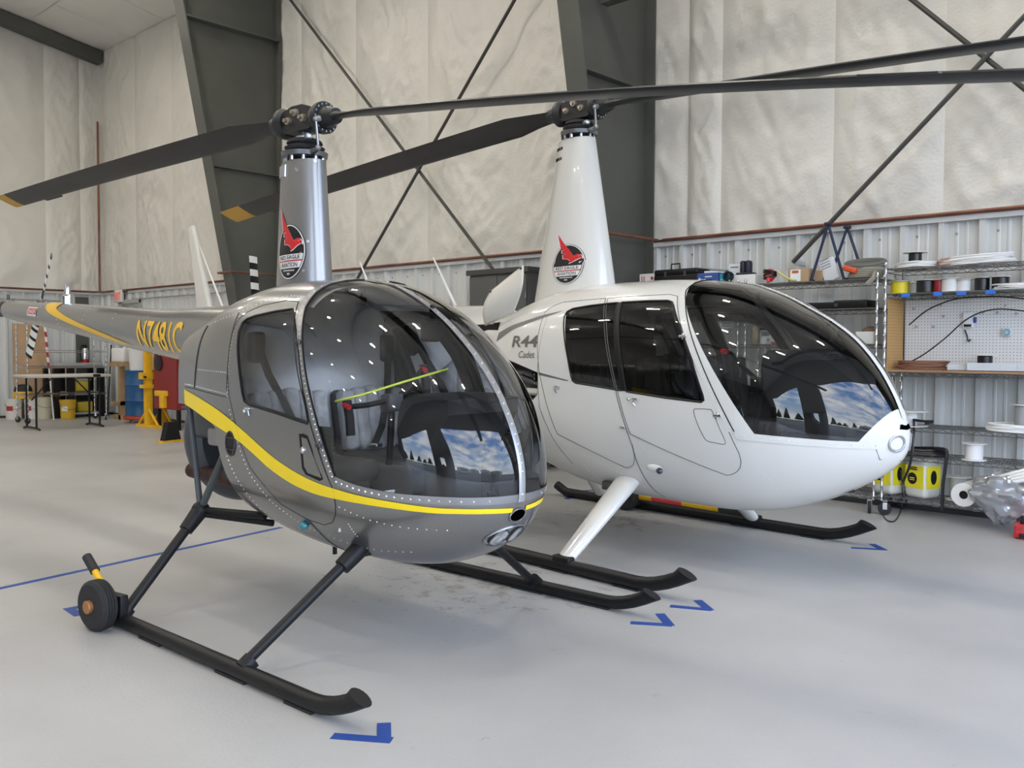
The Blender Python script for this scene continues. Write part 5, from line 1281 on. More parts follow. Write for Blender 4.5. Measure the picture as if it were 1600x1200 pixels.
# ================================================================== things along the walls
def at(px, py, Y=None, X=None, Z=None):
    """world point seen at photo pixel (px, py) on the plane y = Y, x = X or z = Z"""
    a, b = px-800.0, py-600.0
    d = _fw*F_PX+_r2*a-_u2*b
    o = Vector((0, 0, CAM_H))
    t = (Y/d.y) if Y is not None else ((X/d.x) if X is not None else ((Z-CAM_H)/d.z))
    return o+d*t
CHROME = mat('chrome_wire', (.62, .62, .62), .22, 1.0)
WIRE = mat('galvanised_wire', (.20, .20, .20), .4, .8)
WOOD = mat('raw_wood', (.42, .27, .14), .6, noise=.18, nscale=6)
WHT = mat('white_plastic', (.75, .75, .73), .4)
CLEARP = mat('milky_plastic', (.60, .64, .68), .35)
CARD = mat('cardboard', (.42, .28, .16), .75)
PAPER = mat('paper_white', (.75, .77, .80), .7)
BLUEP = mat('blue_box', (.03, .08, .30), .5)
REDP = mat('red_plastic', (.65, .04, .05), .4)
YPAINT = mat('yellow_machine_paint', (.75, .42, .01), .45, noise=.1, nscale=8)
def item(name, label, cat, loc=(0, 0, 0), rz=0.0, group=None): return thing(name, label, cat, loc, rz, group)
def part(parent, name, m_, fn, **kw):
    mb = MB(); fn(mb); return mb.build(name, m_, parent, **kw)
# ---- wire shelving
def shelf_mesh(mb, w, d):
    """wire shelf centred on 0,0 with its top at z=0"""
    for y in (-d/2, d/2):
        mb.box((0, y, -.004), (w, .006, .008)); mb.box((0, y, -.036), (w, .006, .007)); n = int(w/.085); 
        for i in range(n):
            x0 = -w/2+w*i/n; x1 = -w/2+w*(i+1)/n; xm = (x0+x1)/2
            mb.cyl((x0, y, -.034), (xm, y, -.006), .0032, seg=4, caps=False); mb.cyl((xm, y, -.006), (x1, y, -.034), .0032, seg=4, caps=False)
    for x in (-w/2, w/2):
        mb.box((x, 0, -.004), (.006, d, .008)); mb.box((x, 0, -.036), (.006, d, .007))
    n = int(w/.026)
    for i in range(1, n): mb.box((-w/2+w*i/n, 0, -.002), (.0035, d, .0035))
    for j in (1, 2): mb.box((0, -d/2+d*j/3, -.006), (w, .005, .005))
def shelving(label, x0, x1, y0, y1, ztop, shelves, casters=True, rail=None, name='wire_shelving', sm=None):
    t = item(name, label, 'shelving', ((x0+x1)/2, (y0+y1)/2, 0), 0)
    w, d = x1-x0, y1-y0
    m0 = None
    for z in shelves:
        if m0 is None: mb = MB(); shelf_mesh(mb, w, d); o = mb.build('wire_shelf', sm or WIRE, t, smooth=False, recalc=False); m0 = o.data
        else: o = bpy.data.objects.new('wire_shelf', m0); COL.objects.link(o); o.parent = t
        o.location = (0, 0, z)
    mp = None; mc = None
    for sx in (-1, 1):
        for sy in (-1, 1):
            if mp is None:
                mb = MB(); pr = [(.0125, .12)]
                z = .15
                while z < ztop: pr += [(.0125, z-.002), (.0138, z), (.0125, z+.002)]; z += .10
                mb.lathe(pr+[(.0125, ztop), (.006, ztop+.006)], (0, 0, 0), 'Z', 10); o = mb.build('post', CHROME, t); mp = o.data
            else: o = bpy.data.objects.new('post', mp); COL.objects.link(o); o.parent = t
            o.location = (sx*w/2, sy*d/2, 0)
            if casters:
                if mc is None:
                    mb = MB(); mb.cyl((-.012, 0, .055), (.012, 0, .055), .055, seg=18); o = mb.build('caster', RUB, t); mc = o.data
                    mb = MB(); mb.b2((-.02, -.018, .05), (-.015, .018, .12)); mb.b2((.015, -.018, .05), (.02, .018, .12)); mb.b2((-.02, -.018, .11), (.02, .018, .125)); fk = mb.build('caster_fork', CHROME, o, smooth=False); fkm = fk.data
                else:
                    o = bpy.data.objects.new('caster', mc); COL.objects.link(o); o.parent = t
                    fk = bpy.data.objects.new('caster_fork', fkm); COL.objects.link(fk); fk.parent = o
                o.location = (sx*(w/2-.03), sy*d/2, 0); o.rotation_euler = (0, 0, .7*sx+.4*sy)
    return t
YS0, YS1 = 7.95, 8.36
SB = [2.12, 1.905, 1.235, .775, .525, .165]
shelving('chrome wire shelving with a pegboard and cable spools at the right edge', -3.03, -1.52, YS0, YS1, 2.17, SB)
SA = [2.045, 1.79, 1.475, 1.05, .62, .165]
shelving('chrome wire shelving behind the white helicopter windshield', -4.355, -3.10, YS0, YS1, 2.09, SA)
shelving('chrome wire shelving behind the white helicopter doors', -5.66, -4.435, YS0, YS1, 2.09, SA)
# wooden bench board, pegboard, side pegboard
o = part(None, 'bench_board', mat('bench_board', (.33, .20, .11), .5, noise=.15, nscale=5), lambda m: m.b2((-3.02, YS0-.02, 1.237), (-1.53, YS1, 1.255)), smooth=False); tag(o, 'thin brown wooden board lying on the workbench shelf under the pegboard', 'board')
def pegmat(name, c):
    m = bpy.data.materials.new(name); m.use_nodes = True; t = m.node_tree; b = t.nodes['Principled BSDF']; b.inputs['Roughness'].default_value = .5
    tcn = nd(t, 'ShaderNodeTexCoord'); mp = nd(t, 'ShaderNodeMapping'); mp.inputs['Scale'].default_value = (38, 38, 38); t.links.new(tcn.outputs['Object'], mp.inputs[0])
    fr = nd(t, 'ShaderNodeVectorMath', _operation='FRACTION'); t.links.new(mp.outputs[0], fr.inputs[0])
    sb_ = nd(t, 'ShaderNodeVectorMath', _operation='SUBTRACT'); sb_.inputs[1].default_value = (.5, .5, .5); t.links.new(fr.outputs[0], sb_.inputs[0])
    sx_ = nd(t, 'ShaderNodeSeparateXYZ'); t.links.new(sb_.outputs[0], sx_.inputs[0]); cx = nd(t, 'ShaderNodeCombineXYZ'); t.links.new(sx_.outputs[0 if 'white' in name else 1], cx.inputs[0]); t.links.new(sx_.outputs[2], cx.inputs[1])
    ln = nd(t, 'ShaderNodeVectorMath', _operation='LENGTH'); t.links.new(cx.outputs[0], ln.inputs[0])
    gt = nd(t, 'ShaderNodeMath', _operation='GREATER_THAN'); gt.inputs[1].default_value = .14; t.links.new(ln.outputs['Value'], gt.inputs[0])
    mx_ = nd(t, 'ShaderNodeMix', _data_type='RGBA'); mx_.inputs[6].default_value = tuple(v*.12 for v in c)+(1,); mx_.inputs[7].default_value = (*c, 1); t.links.new(gt.outputs[0], mx_.inputs[0]); t.links.new(mx_.outputs[2], b.inputs['Base Color']); return m
o = part(None, 'pegboard', pegmat('pegboard_white', (.74, .75, .75)), lambda m: m.b2((-2.995, YS1-.03, 1.257), (-1.55, YS1-.022, 1.862)), smooth=False); tag(o, 'white perforated pegboard at the back of the workbench shelf', 'pegboard')
o = part(None, 'pegboard', pegmat('pegboard_tan', (.50, .29, .10)), lambda m: m.b2((-3.016, YS0+.02, 1.257), (-3.008, YS1-.035, 1.865)), smooth=False); tag(o, 'tan perforated pegboard closing the left side of the workbench shelf', 'pegboard')
for k, (px, py) in enumerate(((1415, 461), (1465, 459), (1502, 458), (1548, 456))):
    p = at(px, py, Y=YS0-.006); o = part(None, 'shelf_label', mat('blue_label', (.03, .16, .62), .5), lambda m: m.b2((p.x-.036, YS0-.008, 1.872), (p.x+.036, YS0-.0045, 1.903)), smooth=False); tag(o, ('first', 'second', 'third', 'fourth')[k]+' blue tape label from the left on the spool shelf edge', 'label', 'blue shelf labels')
# ---- spools of wire
FLG = mat('spool_flange', (.66, .64, .60), .5)
def spool(label, x, y, z, r, h, col, fr=None, flange=None, wrap=True, group='wire spools on the shelves', loose=False):
    t = item('wire_spool', label, 'spool', (x, y, z), 0, group); fr = fr or r*1.18
    fm = flange or FLG
    part(t, 'flange', fm, lambda m: m.lathe([(fr, 0), (fr, .006)], (0, 0, 0), 'Z', 24)); part(t, 'flange', fm, lambda m: m.lathe([(fr, h-.006), (fr, h)], (0, 0, 0), 'Z', 24))
    pr = [(r*.9, .006)]
    n = max(6, int(h/.011))
    for i in range(n): z0 = .008+(h-.016)*i/n; z1 = .008+(h-.016)*(i+1)/n; pr += [(r*.965, z0), (r, (z0+z1)/2)]
    part(t, 'wire', col, lambda m: m.lathe(pr+[(r*.9, h-.006)], (0, 0, 0), 'Z', 24), angle=80); return t
CY = mat('yellow_wire', (.75, .62, .02), .4); CB = mat('black_wire', (.012, .012, .014), .3); CW = mat('white_wire', (.78, .78, .78), .45); CR = mat('red_wire', (.28, .015, .02), .4); CG = mat('grey_wire', (.32, .33, .33), .4)
zs = SB[1]
for lab, px, r, h, c in (('yellow wire spool at the left end of the spool shelf', 1406, .075, .115, CY), ('grey wire spool right of the yellow one', 1430, .045, .10, CG), ('wide black wire spool between the grey and red ones', 1446, .075, .115, CB), ('dark red wire spool beside the white ones', 1467, .045, .115, CR), ('larger white wire spool on the spool shelf', 1485, .070, .120, CW), ('smaller white wire spool on the spool shelf', 1506, .058, .105, CW), ('black wire spool with clear flanges in the middle of the spool shelf', 1534, .058, .115, CB), ('black wire spool at the right of the spool shelf', 1563, .065, .115, CB)):
    p = at(px, 458, Y=8.13); spool(lab, p.x, 8.13, zs, r, h, c)
p = at(1430, 400, Y=8.18); spool('tall black wire spool alone on the top shelf', p.x, 8.18, SB[0], .055, .145, CB, fr=.10)
p = at(1539, 560, Y=8.12); spool('black wire spool with white ends on the workbench', p.x, 8.12, 1.257, .058, .13, CB, fr=.10)
p = at(1421, 660, Y=8.05); spool('white wire spool on the shelf beside the white helicopter nose', p.x, 8.05, SB[3], .065, .13, CW, fr=.15)
p = at(1522, 712, Y=8.05); spool('white wire spool alone on the middle lower shelf', p.x, 8.05, SB[4], .068, .14, CW, fr=.095, flange=CW)
p = at(1598, 660, Y=8.10); spool('grey wire spool at the right edge above the lower shelf', p.x, 8.10, SB[3], .06, .22, CG, fr=.09, flange=CW)
p = at(1497, 780, Y=8.18); spool('translucent white cord spool on the bottom shelf', p.x, 8.18, SB[5], .06, .20, mat('pale_cord', (.62, .62, .57), .5), fr=.10, flange=WHT)
# ---- loose cables and coils
def cable(name, label, cat, pts, r, m_, n=6, closed=False, group=None):
    o = part(None, name, m_, lambda m: m.tube(crspline(pts, n, closed), r, 6, closed=closed)); return tag(o, label, cat, group)
def coil(label, c, rx, ry, r, m_, turns=4, name='cable_coil', dz=.012, tilt=0, jit=.02):
    t = item(name, label, 'cable', c)
    rnd = random.Random(sum(map(ord, label)) % 999)
    for k in range(turns):
        pts = [(rx*(1+rnd.uniform(-jit, jit)*3)*math.cos(a)+rnd.uniform(-jit, jit), ry*(1+rnd.uniform(-jit, jit)*3)*math.sin(a), r+k*dz+rnd.uniform(0, .006)+tilt*math.cos(a)) for a in [2*PI*i/9 for i in range(9)]]
        part(t, 'cable_turn', m_, lambda m: m.tube(crspline(pts, 4, True), r, 6, closed=True))
    return t
PINK = mat('pink_copper_wire', (.50, .30, .25), .5)
coil('flat white cable coil at the left of the top right shelf', (-2.83, 8.12, SB[0]), .17, .14, .007, CW, 4)
coil('pinkish cable bundle on the top right shelf', (-2.50, 8.14, SB[0]), .16, .10, .008, PINK, 6, tilt=.01)
coil('long white cable bundle on the top right shelf', (-2.35, 8.12, SB[0]), .26, .12, .008, CW, 6, tilt=.012)
coil('white cable coil at the right end of the spool shelf', (-2.02, 8.12, SB[1]), .20, .12, .007, CW, 4)
coil('brown wire bundle lying at the left end of the workbench', (-2.76, 8.10, 1.257), .20, .08, .007, mat('brown_wire', (.20, .09, .06), .5), 6)
coil('white cable coil on the lower shelf at the right edge', (-2.0, 8.06, SB[3]), .22, .14, .008, CW, 5)
coil('flat black strap coil on the middle lower shelf', (-2.72, 8.08, SB[4]), .16, .12, .013, CB, 3, dz=.02)
P = lambda a, b, y: tuple(at(a, b, Y=y))
cable('black_cable', 'upper black cable arching across the pegboard', 'cable', [P(1420, 508, 8.20), P(1450, 484, 8.2), P(1490, 468, 8.22), P(1530, 464, 8.24), P(1570, 464, 8.24), P(1625, 470, 8.24)], .006, CB)
cable('black_cable', 'lower black cable arching across the pegboard', 'cable', [P(1408, 572, 8.06), P(1440, 556, 8.1), P(1475, 530, 8.15), P(1505, 503, 8.18), P(1530, 489, 8.2), P(1560, 483, 8.2), P(1600, 486, 8.2), P(1630, 492, 8.2)], .006, CB)
cable('black_hose', 'thick black hose hanging from the middle lower shelf', 'hose', [P(1440, 700, 8.05), P(1470, 701, 7.97), P(1479, 706, 7.93), P(1477, 730, 7.92), P(1473, 760, 7.92), P(1472, 797, 7.92)], .014, CB)
cable('black_hose', 'black hose hanging beside the white helicopter nose', 'hose', [P(1428, 655, 7.99), P(1427, 690, 7.90), P(1422, 725, 7.89), P(1409, 758, 7.90)], .012, CB)
cable('black_strap', 'flat black strap lying on the shelf beside the helicopter nose', 'strap', [P(1428, 656, 8.02), P(1440, 658, 8.0), P(1458, 659, 8.03), P(1445, 662, 7.99)], .012, CB)
cable('black_cable', 'thin black cable looping on the floor below the helicopter nose', 'cable', [P(1408, 735, 7.93), P(1410, 770, 7.9), tuple(at(1408, 796, Z=.02)), tuple(at(1398, 814, Z=.008)), tuple(at(1385, 812, Z=.008)), tuple(at(1378, 800, Z=.01))], .005, CB)
cable('black_cable', 'black cable running from the red charger up to the shelf', 'cable', [tuple(at(1592, 832, Y=7.88)), P(1593, 815, 7.92), P(1594, 798, 7.94)], .007, CB)
# pegboard odds and ends
hk = None
for k, (px, py) in enumerate(((1430, 482), (1472, 476), (1476, 494), (1434, 510), (1460, 510), (1573, 477), (1560, 488), (1590, 489), (1538, 488))):
    p = at(px, py, Y=YS1-.032)
    if hk is None: o = part(None, 'peg_hook', mat('steel_rod', (.35, .36, .37), .35, .9), lambda m: m.tube([(0, 0, 0), (0, -.02, -.002), (0, -.05, -.012), (0, -.055, .008)], .004, 5)); hk = o.data
    else: o = bpy.data.objects.new('peg_hook', hk); COL.objects.link(o)
    o.location = p; tag(o, 'small steel pegboard hook '+('at the upper left corner', 'under the upper cable left of the white packet', 'above and left of the white packet', 'lowest at the far left', 'low between the left hooks and the packet', 'upper right beside the spool shelf', 'under the upper cable right of the packet', 'at the far right edge', 'just right of the white packet')[k], 'hook', 'pegboard hooks')
def packet(label, px, py, w, h, m_, y=YS1-.04, d=.015, strip=None):
    p = at(px, py, Y=y); t = item('hanging_packet', label, 'packet', (p.x, y, p.z))
    part(t, 'pouch', m_, lambda m: m.rbox((0, -d/2, 0), (w, d, h), .006))
    if strip: part(t, 'insert', strip, lambda m: m.rbox((0, -d-.002, -h*.36), (w*.7, .006, h*.16), .002))
    return t
packet('white packet hanging in the middle of the pegboard', 1513, 500, .085, .13, PAPER, strip=CB)
packet('small blue packet beside the white one on the pegboard', 1524, 500, .025, .05, BLUEP, y=YS1-.05)
packet('clear bag of blue rings hanging on the right of the pegboard', 1573, 519, .07, .07, CLEARP)
o = part(None, 'ring_set', mat('pale_blue_ring', (.20, .42, .52), .4), lambda m: m.tube([at(1573, 519, Y=YS1-.06)+Vector((.022*math.cos(a), 0, .022*math.sin(a))) for a in [2*PI*i/14 for i in range(14)]], .006, 6, closed=True)); tag(o, 'pale blue rings inside the clear pegboard bag', 'ring')
cable('key_chain', 'small dark chain hanging below the white packet', 'chain', [P(1507, 515, YS1-.045), P(1511, 524, YS1-.045), P(1513, 533, YS1-.05), P(1517, 530, YS1-.045)], .006, CB)
def bin_(label, x, y, z, w, d, h, n, fill):
    t = item('parts_bin', label, 'bin', (x, y, z)); 
    def f(m):
        for a, b, c_, e in ((-w/2, w/2, -d/2, -d/2+.003), (-w/2, w/2, d/2-.003, d/2), (-w/2, -w/2+.003, -d/2, d/2), (w/2-.003, w/2, -d/2, d/2)): m.b2((a, c_, 0), (b, e, h))
        m.b2((-w/2, -d/2, 0), (w/2, d/2, .003))
        for i in range(1, n): m.b2((-w/2+w*i/n-.001, -d/2, 0), (-w/2+w*i/n+.001, d/2, h*.95))
    part(t, 'tray', CLEARP, f, smooth=False)
    part(t, 'contents', fill, lambda m: [m.rbox((-w/2+w*(i+.5)/n, 0, h*.30), (w/n*.75, d*.7, h*.45), .01) for i in range(n)]); return t
bin_('long clear compartment box on the workbench in front of the black spool', -2.12, 8.03, 1.257, .50, .14, .065, 4, mat('pale_blue_parts', (.48, .58, .64), .5, noise=.3, nscale=40))
bin_('low clear tray on the workbench left of the black spool', -2.43, 8.06, 1.257, .20, .13, .05, 2, mat('grey_parts', (.5, .5, .5), .5, noise=.3, nscale=40))
# ---- jugs with yellow labels
def jug(label, x, y, z, rz):
    t = item('fluid_jug', label, 'jug', (x, y, z), rz)
    JW = mat('jug_white', (.70, .71, .66), .45)
    part(t, 'body', JW, lambda m: (m.rbox((0, 0, .15), (.22, .20, .30), .04, seg=4), m.rbox((.0, 0, .315), (.19, .15, .06), .025)))
    part(t, 'spout', JW, lambda m: m.lathe([(.028, .33), (.028, .37)], (-.05, 0, 0), 'Z', 16)); part(t, 'cap', WHT, lambda m: m.lathe([(.032, .365), (.032, .395), (.02, .40)], (-.05, 0, 0), 'Z', 16))
    part(t, 'carry_handle', JW, lambda m: m.tube([(-.01, 0, .34), (.02, 0, .385), (.08, 0, .38), (.095, 0, .33)], .014, 8))
    YL = mat('label_yellow', (.82, .72, .02), .45); lb = part(t, 'front_label', YL, lambda m: m.b2((-.095, -.1025, .085), (.095, -.101, .275)), smooth=False)
    part(t, 'side_label', YL, lambda m: m.b2((.1105, -.08, .085), (.112, .08, .275)), smooth=False)
    def disc(m, c, rx, rz_, ax):
        n = 20; 
        m.add([c]+[(c[0]+(rx*math.cos(2*PI*i/n) if ax == 'x' else 0), c[1]+(rx*math.cos(2*PI*i/n) if ax == 'y' else 0), c[2]+rz_*math.sin(2*PI*i/n)) for i in range(n)], [(0, i+1, (i+1) % n+1) for i in range(n)])
    part(lb, 'label_emblem', BLK, lambda m: disc(m, (-.02, -.1032, .165), .05, .05, 'x'), recalc=False); part(lb, 'label_side_emblem', BLK, lambda m: disc(m, (.1128, 0, .18), .035, .06, 'y'), recalc=False)
    part(lb, 'label_print', BLK, lambda m: [m.b2((-.06+.0*k, -.1034, .238+.016*k), (.03, -.103, .249+.016*k)) for k in range(2)], smooth=False)
    part(lb, 'emblem_print', YL, lambda m: [m.b2((-.045, -.1040, .150+.016*k), (.005, -.1036, .157+.016*k)) for k in range(2)], smooth=False)
    return t
p = at(1440, 778, Y=8.10); jug('white jug with a yellow label on the bottom shelf, fully visible', p.x, 8.12, SB[5], -.40)
jug('white jug with a yellow label half hidden behind the white helicopter nose', p.x-.30, 8.15, SB[5], -.30)
# roll, plastic bag, red charger
t = item('paper_roll', 'white roll with a black core lying on the bottom shelf', 'roll', tuple(at(1515, 770, Y=8.02)), 0)
part(t, 'roll_body', WHT, lambda m: m.lathe([(.034, -.16), (.095, -.16), (.095, .10), (.034, .10), (.034, -.16)], (0, 0, 0), 'Y', 28, caps=False)); part(t, 'core', BLK, lambda m: m.lathe([(.033, -.155), (.033, .095)], (0, 0, 0), 'Y', 20))
t = item('plastic_bag', 'crumpled clear plastic bag with white hoses spilling off the bottom shelf', 'bag', tuple(at(1568, 772, Y=7.90)), 0)
BAG = mat('crumpled_plastic', (.36, .37, .39), .14, .35, coat=.8)
def bagf(m):
    rnd = random.Random(5); n, k = 16, 14
    def fn(u, v):
        a = 2*PI*u; ph = PI*v
        r = 1+.34*(vn2(u*12 if u < 1 else 0, v*8)-.5)+.26*(vn2((u*26) if u < 1 else 0, v*17+7)-.5)
        z = .17*math.cos(ph); dr = max(0, -math.cos(ph)); 
        return (r*.235*math.sin(ph)*math.cos(a)*(1-.35*dr), r*.15*math.sin(ph)*math.sin(a), z*r-.06*dr*dr)
    m.grid(fn, 60, 44)
part(t, 'bag_film', BAG, bagf, angle=18)
part(t, 'hose_coil', mat('ivory_hose', (.70, .68, .62), .5), lambda m: [m.tube([(.04+.19*math.cos(a)*(1-.1*k), .02+.10*math.sin(a), .10+.022*k+.05*math.cos(a)) for a in [2*PI*i/20 for i in range(20)]], .014, 6, closed=True) for k in range(4)])
t = item('battery_charger', 'red battery charger on the floor at the right edge', 'charger', tuple(at(1604, 842, Z=0)), .25)
part(t, 'case', mat('charger_red', (.62, .025, .03), .4), lambda m: m.rbox((0, .05, .055), (.17, .20, .10), .015)); part(t, 'cooling_fins', mat('charger_dark_red', (.30, .01, .015), .5), lambda m: [m.b2((-.075+.014*k, -.052, .065), (-.068+.014*k, -.045, .10)) for k in range(11)], smooth=False)
part(t, 'plug', BLK, lambda m: (m.rbox((-.03, -.06, .03), (.04, .04, .03), .006), m.rbox((-.02, .06, .13), (.05, .05, .06), .01))); part(t, 'gauge', WHT, lambda m: m.cyl((.05, -.052, .04), (.05, -.056, .04), .014, seg=14))
# ---- boxes and tools on top of the left shelving
ZT = SA[0]
def boxitem(label, px0, px1, h, y, d, m_, name='box', cat='box', rz=0.0, z=ZT, extra=None):
    a = at(px0, 437, Y=y-d/2); b = at(px1, 437, Y=y-d/2); t = item(name, label, cat, ((a.x+b.x)/2, y, z), rz)
    w = b.x-a.x; part(t, 'carton', m_, lambda m: m.rbox((0, 0, h/2), (w, d, h), .006), smooth=False)
    if extra: extra(t, w, d, h)
    return t
def ar(t, w, d, h):
    part(t, 'arrow_print', mat('print_red', (.45, .03, .05), .6), lambda m: (m.b2((-w*.38, -d/2-.0015, h*.38), (-w*.34, -d/2, h*.85)), m.b2((-w*.26, -d/2-.0015, h*.38), (-w*.22, -d/2, h*.85)), m.b2((-w*.45, -d/2-.0015, h*.25), (-w*.15, -d/2, h*.31)), m.b2((w*.12, -d/2-.0015, h*.6), (w*.25, -d/2, h*.8))), smooth=False)
    part(t, 'print_lines', mat('print_grey', (.25, .26, .30), .7), lambda m: (m.b2((-.02, -d/2-.0015, h*.42), (w*.22, -d/2, h*.46)), m.b2((w*.05, -d/2-.0015, h*.15), (w*.40, -d/2, h*.27))), smooth=False)
boxitem('white carton printed with two red arrows on the shelf top', 999, 1028, .165, 8.10, .22, WHT, extra=ar)
t = item('tool_case', 'black tool case with a carry handle on the shelf top', 'case', (-5.16, 8.10, ZT), .0)
part(t, 'lower_shell', BLK, lambda m: m.rbox((0, 0, .07), (.52, .26, .14), .015)); part(t, 'lid', BLK, lambda m: m.rbox((0, 0, .165), (.52, .26, .06), .02)); part(t, 'carry_handle', BLK, lambda m: m.tube([(-.05, -.12, .19), (-.05, -.12, .245), (.05, -.12, .245), (.05, -.12, .19)], .008, 6)); part(t, 'latch', GUN, lambda m: (m.b2((-.13, -.134, .12), (-.10, -.129, .17)), m.b2((.10, -.134, .12), (.13, -.129, .17))), smooth=False)
def kit(t, w, d, h):
    part(t, 'cross_print', PAPER, lambda m: (m.b2((-w*.44, -d/2-.002, h*.38), (-w*.26, -d/2, h*.50)), m.b2((-w*.385, -d/2-.002, h*.24), (-w*.315, -d/2, h*.64))), smooth=False)
    part(t, 'red_corner', mat('print_red', (.45, .03, .05), .6), lambda m: m.prism([(-w/2, .0), (w*.1, .0), (-w/2, h*.55)], -d/2-.001, -d/2, lambda p, z: (p[0], z, p[1])), smooth=False)
    part(t, 'print_lines', PAPER, lambda m: (m.b2((-w*.1, -d/2-.002, h*.68), (w*.22, -d/2, h*.76)), m.b2((w*.1, -d/2-.002, h*.35), (w*.2, -d/2, h*.5))), smooth=False)
boxitem('dark blue first aid box with a white cross on the shelf top', 1088, 1122, .135, 8.06, .16, BLUEP, name='first_aid_box', extra=kit)
boxitem('small turquoise box beside the first aid box', 1124, 1140, .115, 8.06, .12, mat('turquoise_box', (.02, .33, .45), .5))
o = part(None, 'tape_roll', BLK, lambda m: m.lathe([(.03, -.02), (.05, -.02), (.05, .02), (.03, .02), (.03, -.02)], tuple(at(1138, 432, Y=7.97)), 'Y', 20, caps=False)); tag(o, 'black tape roll standing in front of the turquoise box', 'tape roll')
boxitem('white carton carrying a dark holster on the shelf top', 1138, 1180, .10, 8.14, .26, WHT)
p = at(1151, 410, Y=8.16); t = item('white_box', 'small white box standing on the wide carton', 'box', (p.x, 8.16, ZT+.10), .1); part(t, 'carton', PAPER, lambda m: m.rbox((0, 0, .06), (.14, .06, .12), .005)); part(t, 'print_lines', MATS['print_grey'], lambda m: m.b2((-.05, -.032, .08), (.03, -.0305, .095)), smooth=False)
p = at(1120, 418, Y=8.20); t = item('grey_binder', 'grey binder lying across the boxes behind the first aid box', 'binder', (p.x, 8.20, ZT+.17), .1); part(t, 'cover', CG, lambda m: m.rbox((0, 0, .012), (.26, .20, .02), .004, Matrix.Rotation(.15, 3, 'Y'))); part(t, 'stack', WHT, lambda m: m.rbox((0, 0, -.085), (.24, .18, .165), .006))
t = item('black_holster', 'dark navy moulded holder standing on the white carton', 'holder', (at(1166, 420, Y=8.08).x, 8.08, ZT+.10), 0)
NAVY = mat('navy_plastic', (.012, .014, .03), .5)
part(t, 'shell', NAVY, lambda m: (m.rbox((-.028, 0, .075), (.05, .08, .13), .02), m.rbox((.028, 0, .075), (.05, .08, .13), .02))); part(t, 'base', NAVY, lambda m: m.rbox((0, 0, .012), (.17, .11, .024), .01))
t = item('work_lamp', 'red and black corded tool with its cable wound round it', 'tool', (at(1203, 435, Y=8.02).x, 8.02, ZT+.02), 0)
part(t, 'body', REDP, lambda m: m.lathe([(.02, 0), (.045, .03), (.05, .07), (.03, .115), (0, .125)], (0, 0, 0), 'Z', 16)); part(t, 'wound_cord', CB, lambda m: [m.tube([(.058*math.cos(a), .05*math.sin(a), .04+.02*k+.012*math.cos(a*1+k)) for a in [2*PI*i/16 for i in range(16)]], .009, 6, closed=True) for k in range(4)]); part(t, 'tip', REDP, lambda m: m.cyl((.01, -.05, .03), (.015, -.06, -.01), .016, seg=10))
cable('yellow_strap', 'yellow strap curling off the shelf beside the corded tool', 'strap', [P(1215, 424, 8.0), P(1225, 432, 7.97), P(1236, 437, 7.96), P(1248, 438, 8.0)], .012, mat('pale_yellow_strap', (.55, .52, .20), .7))
def lab_(t, w, d, h): part(t, 'shipping_label', PAPER, lambda m: m.b2((-w*.38, -d/2-.0015, h*.06), (w*.12, -d/2, h*.92)), smooth=False); part(t, 'label_picture', mat('orange_print', (.45, .10, .02), .6), lambda m: m.b2((-w*.30, -d/2-.002, h*.65), (w*.02, -d/2-.0015, h*.85)), smooth=False)
boxitem('brown cardboard box with a white label on the shelf top', 1231, 1263, .125, 8.06, .16, CARD, extra=lab_)
boxitem('plain brown cardboard box behind the blue trestle leg', 1264, 1284, .105, 8.16, .18, CARD)
# two blue folding trestles
def trestle(label, apex, f1, f2, y):
    t = item('folding_stand', label, 'stand', (apex[0], y, ZT))
    for f in (f1, f2): part(t, 'leg', mat('blue_steel', (.015, .025, .06), .4, .3), lambda m: m.tube([(0, 0, apex[1]-ZT), (f-apex[0], -.04, .0)], .013, 8))
    part(t, 'hinge', NAVY, lambda m: m.rbox((0, 0, apex[1]-ZT), (.06, .05, .03), .006)); part(t, 'foot', NAVY, lambda m: (m.tube([(f1-apex[0], -.04, .012), (f1-apex[0], .10, .012)], .012, 8), m.tube([(f2-apex[0], -.04, .012), (f2-apex[0], .10, .012)], .012, 8)))
a = at(1294, 350, Y=8.05); b = at(1267, 433, Y=8.01); c = at(1319, 431, Y=8.01); trestle('nearer dark blue folding stand with crossed legs on the shelf top', (a.x, a.z), b.x, c.x, 8.05)
a = at(1324, 355, Y=8.24); b = at(1305, 405, Y=8.20); c = at(1342, 405, Y=8.2); trestle('rear dark blue folding stand close to the wall on the shelf top', (a.x, a.z), b.x-.06, c.x+.06, 8.24)
p = at(1296, 418, Y=8.10); t = item('padded_envelope', 'white printed plastic envelope leaning between the stand legs', 'envelope', (p.x, 8.10, ZT), 0)
part(t, 'pouch', PAPER, lambda m: m.rbox((0, 0, .105), (.15, .03, .21), .012, Matrix.Rotation(-.35, 3, 'Y'))); part(t, 'print_lines', MATS['print_grey'], lambda m: [m.box(Matrix.Rotation(-.35, 3, 'Y') @ Vector((-.01, -.017, .03+.025*k))+Vector((0, 0, .10)), (.09, .002, .007), Matrix.Rotation(-.35, 3, 'Y')) for k in range(4)], smooth=False)
t = item('strap_bundle', 'bundle of grey straps with an orange buckle at the right end of the shelf top', 'strap', (at(1352, 432, Y=8.08).x, 8.08, ZT), 0)
KH = mat('khaki_strap', (.27, .25, .20), .8); DG_ = mat('grey_strap', (.13, .13, .12), .8)
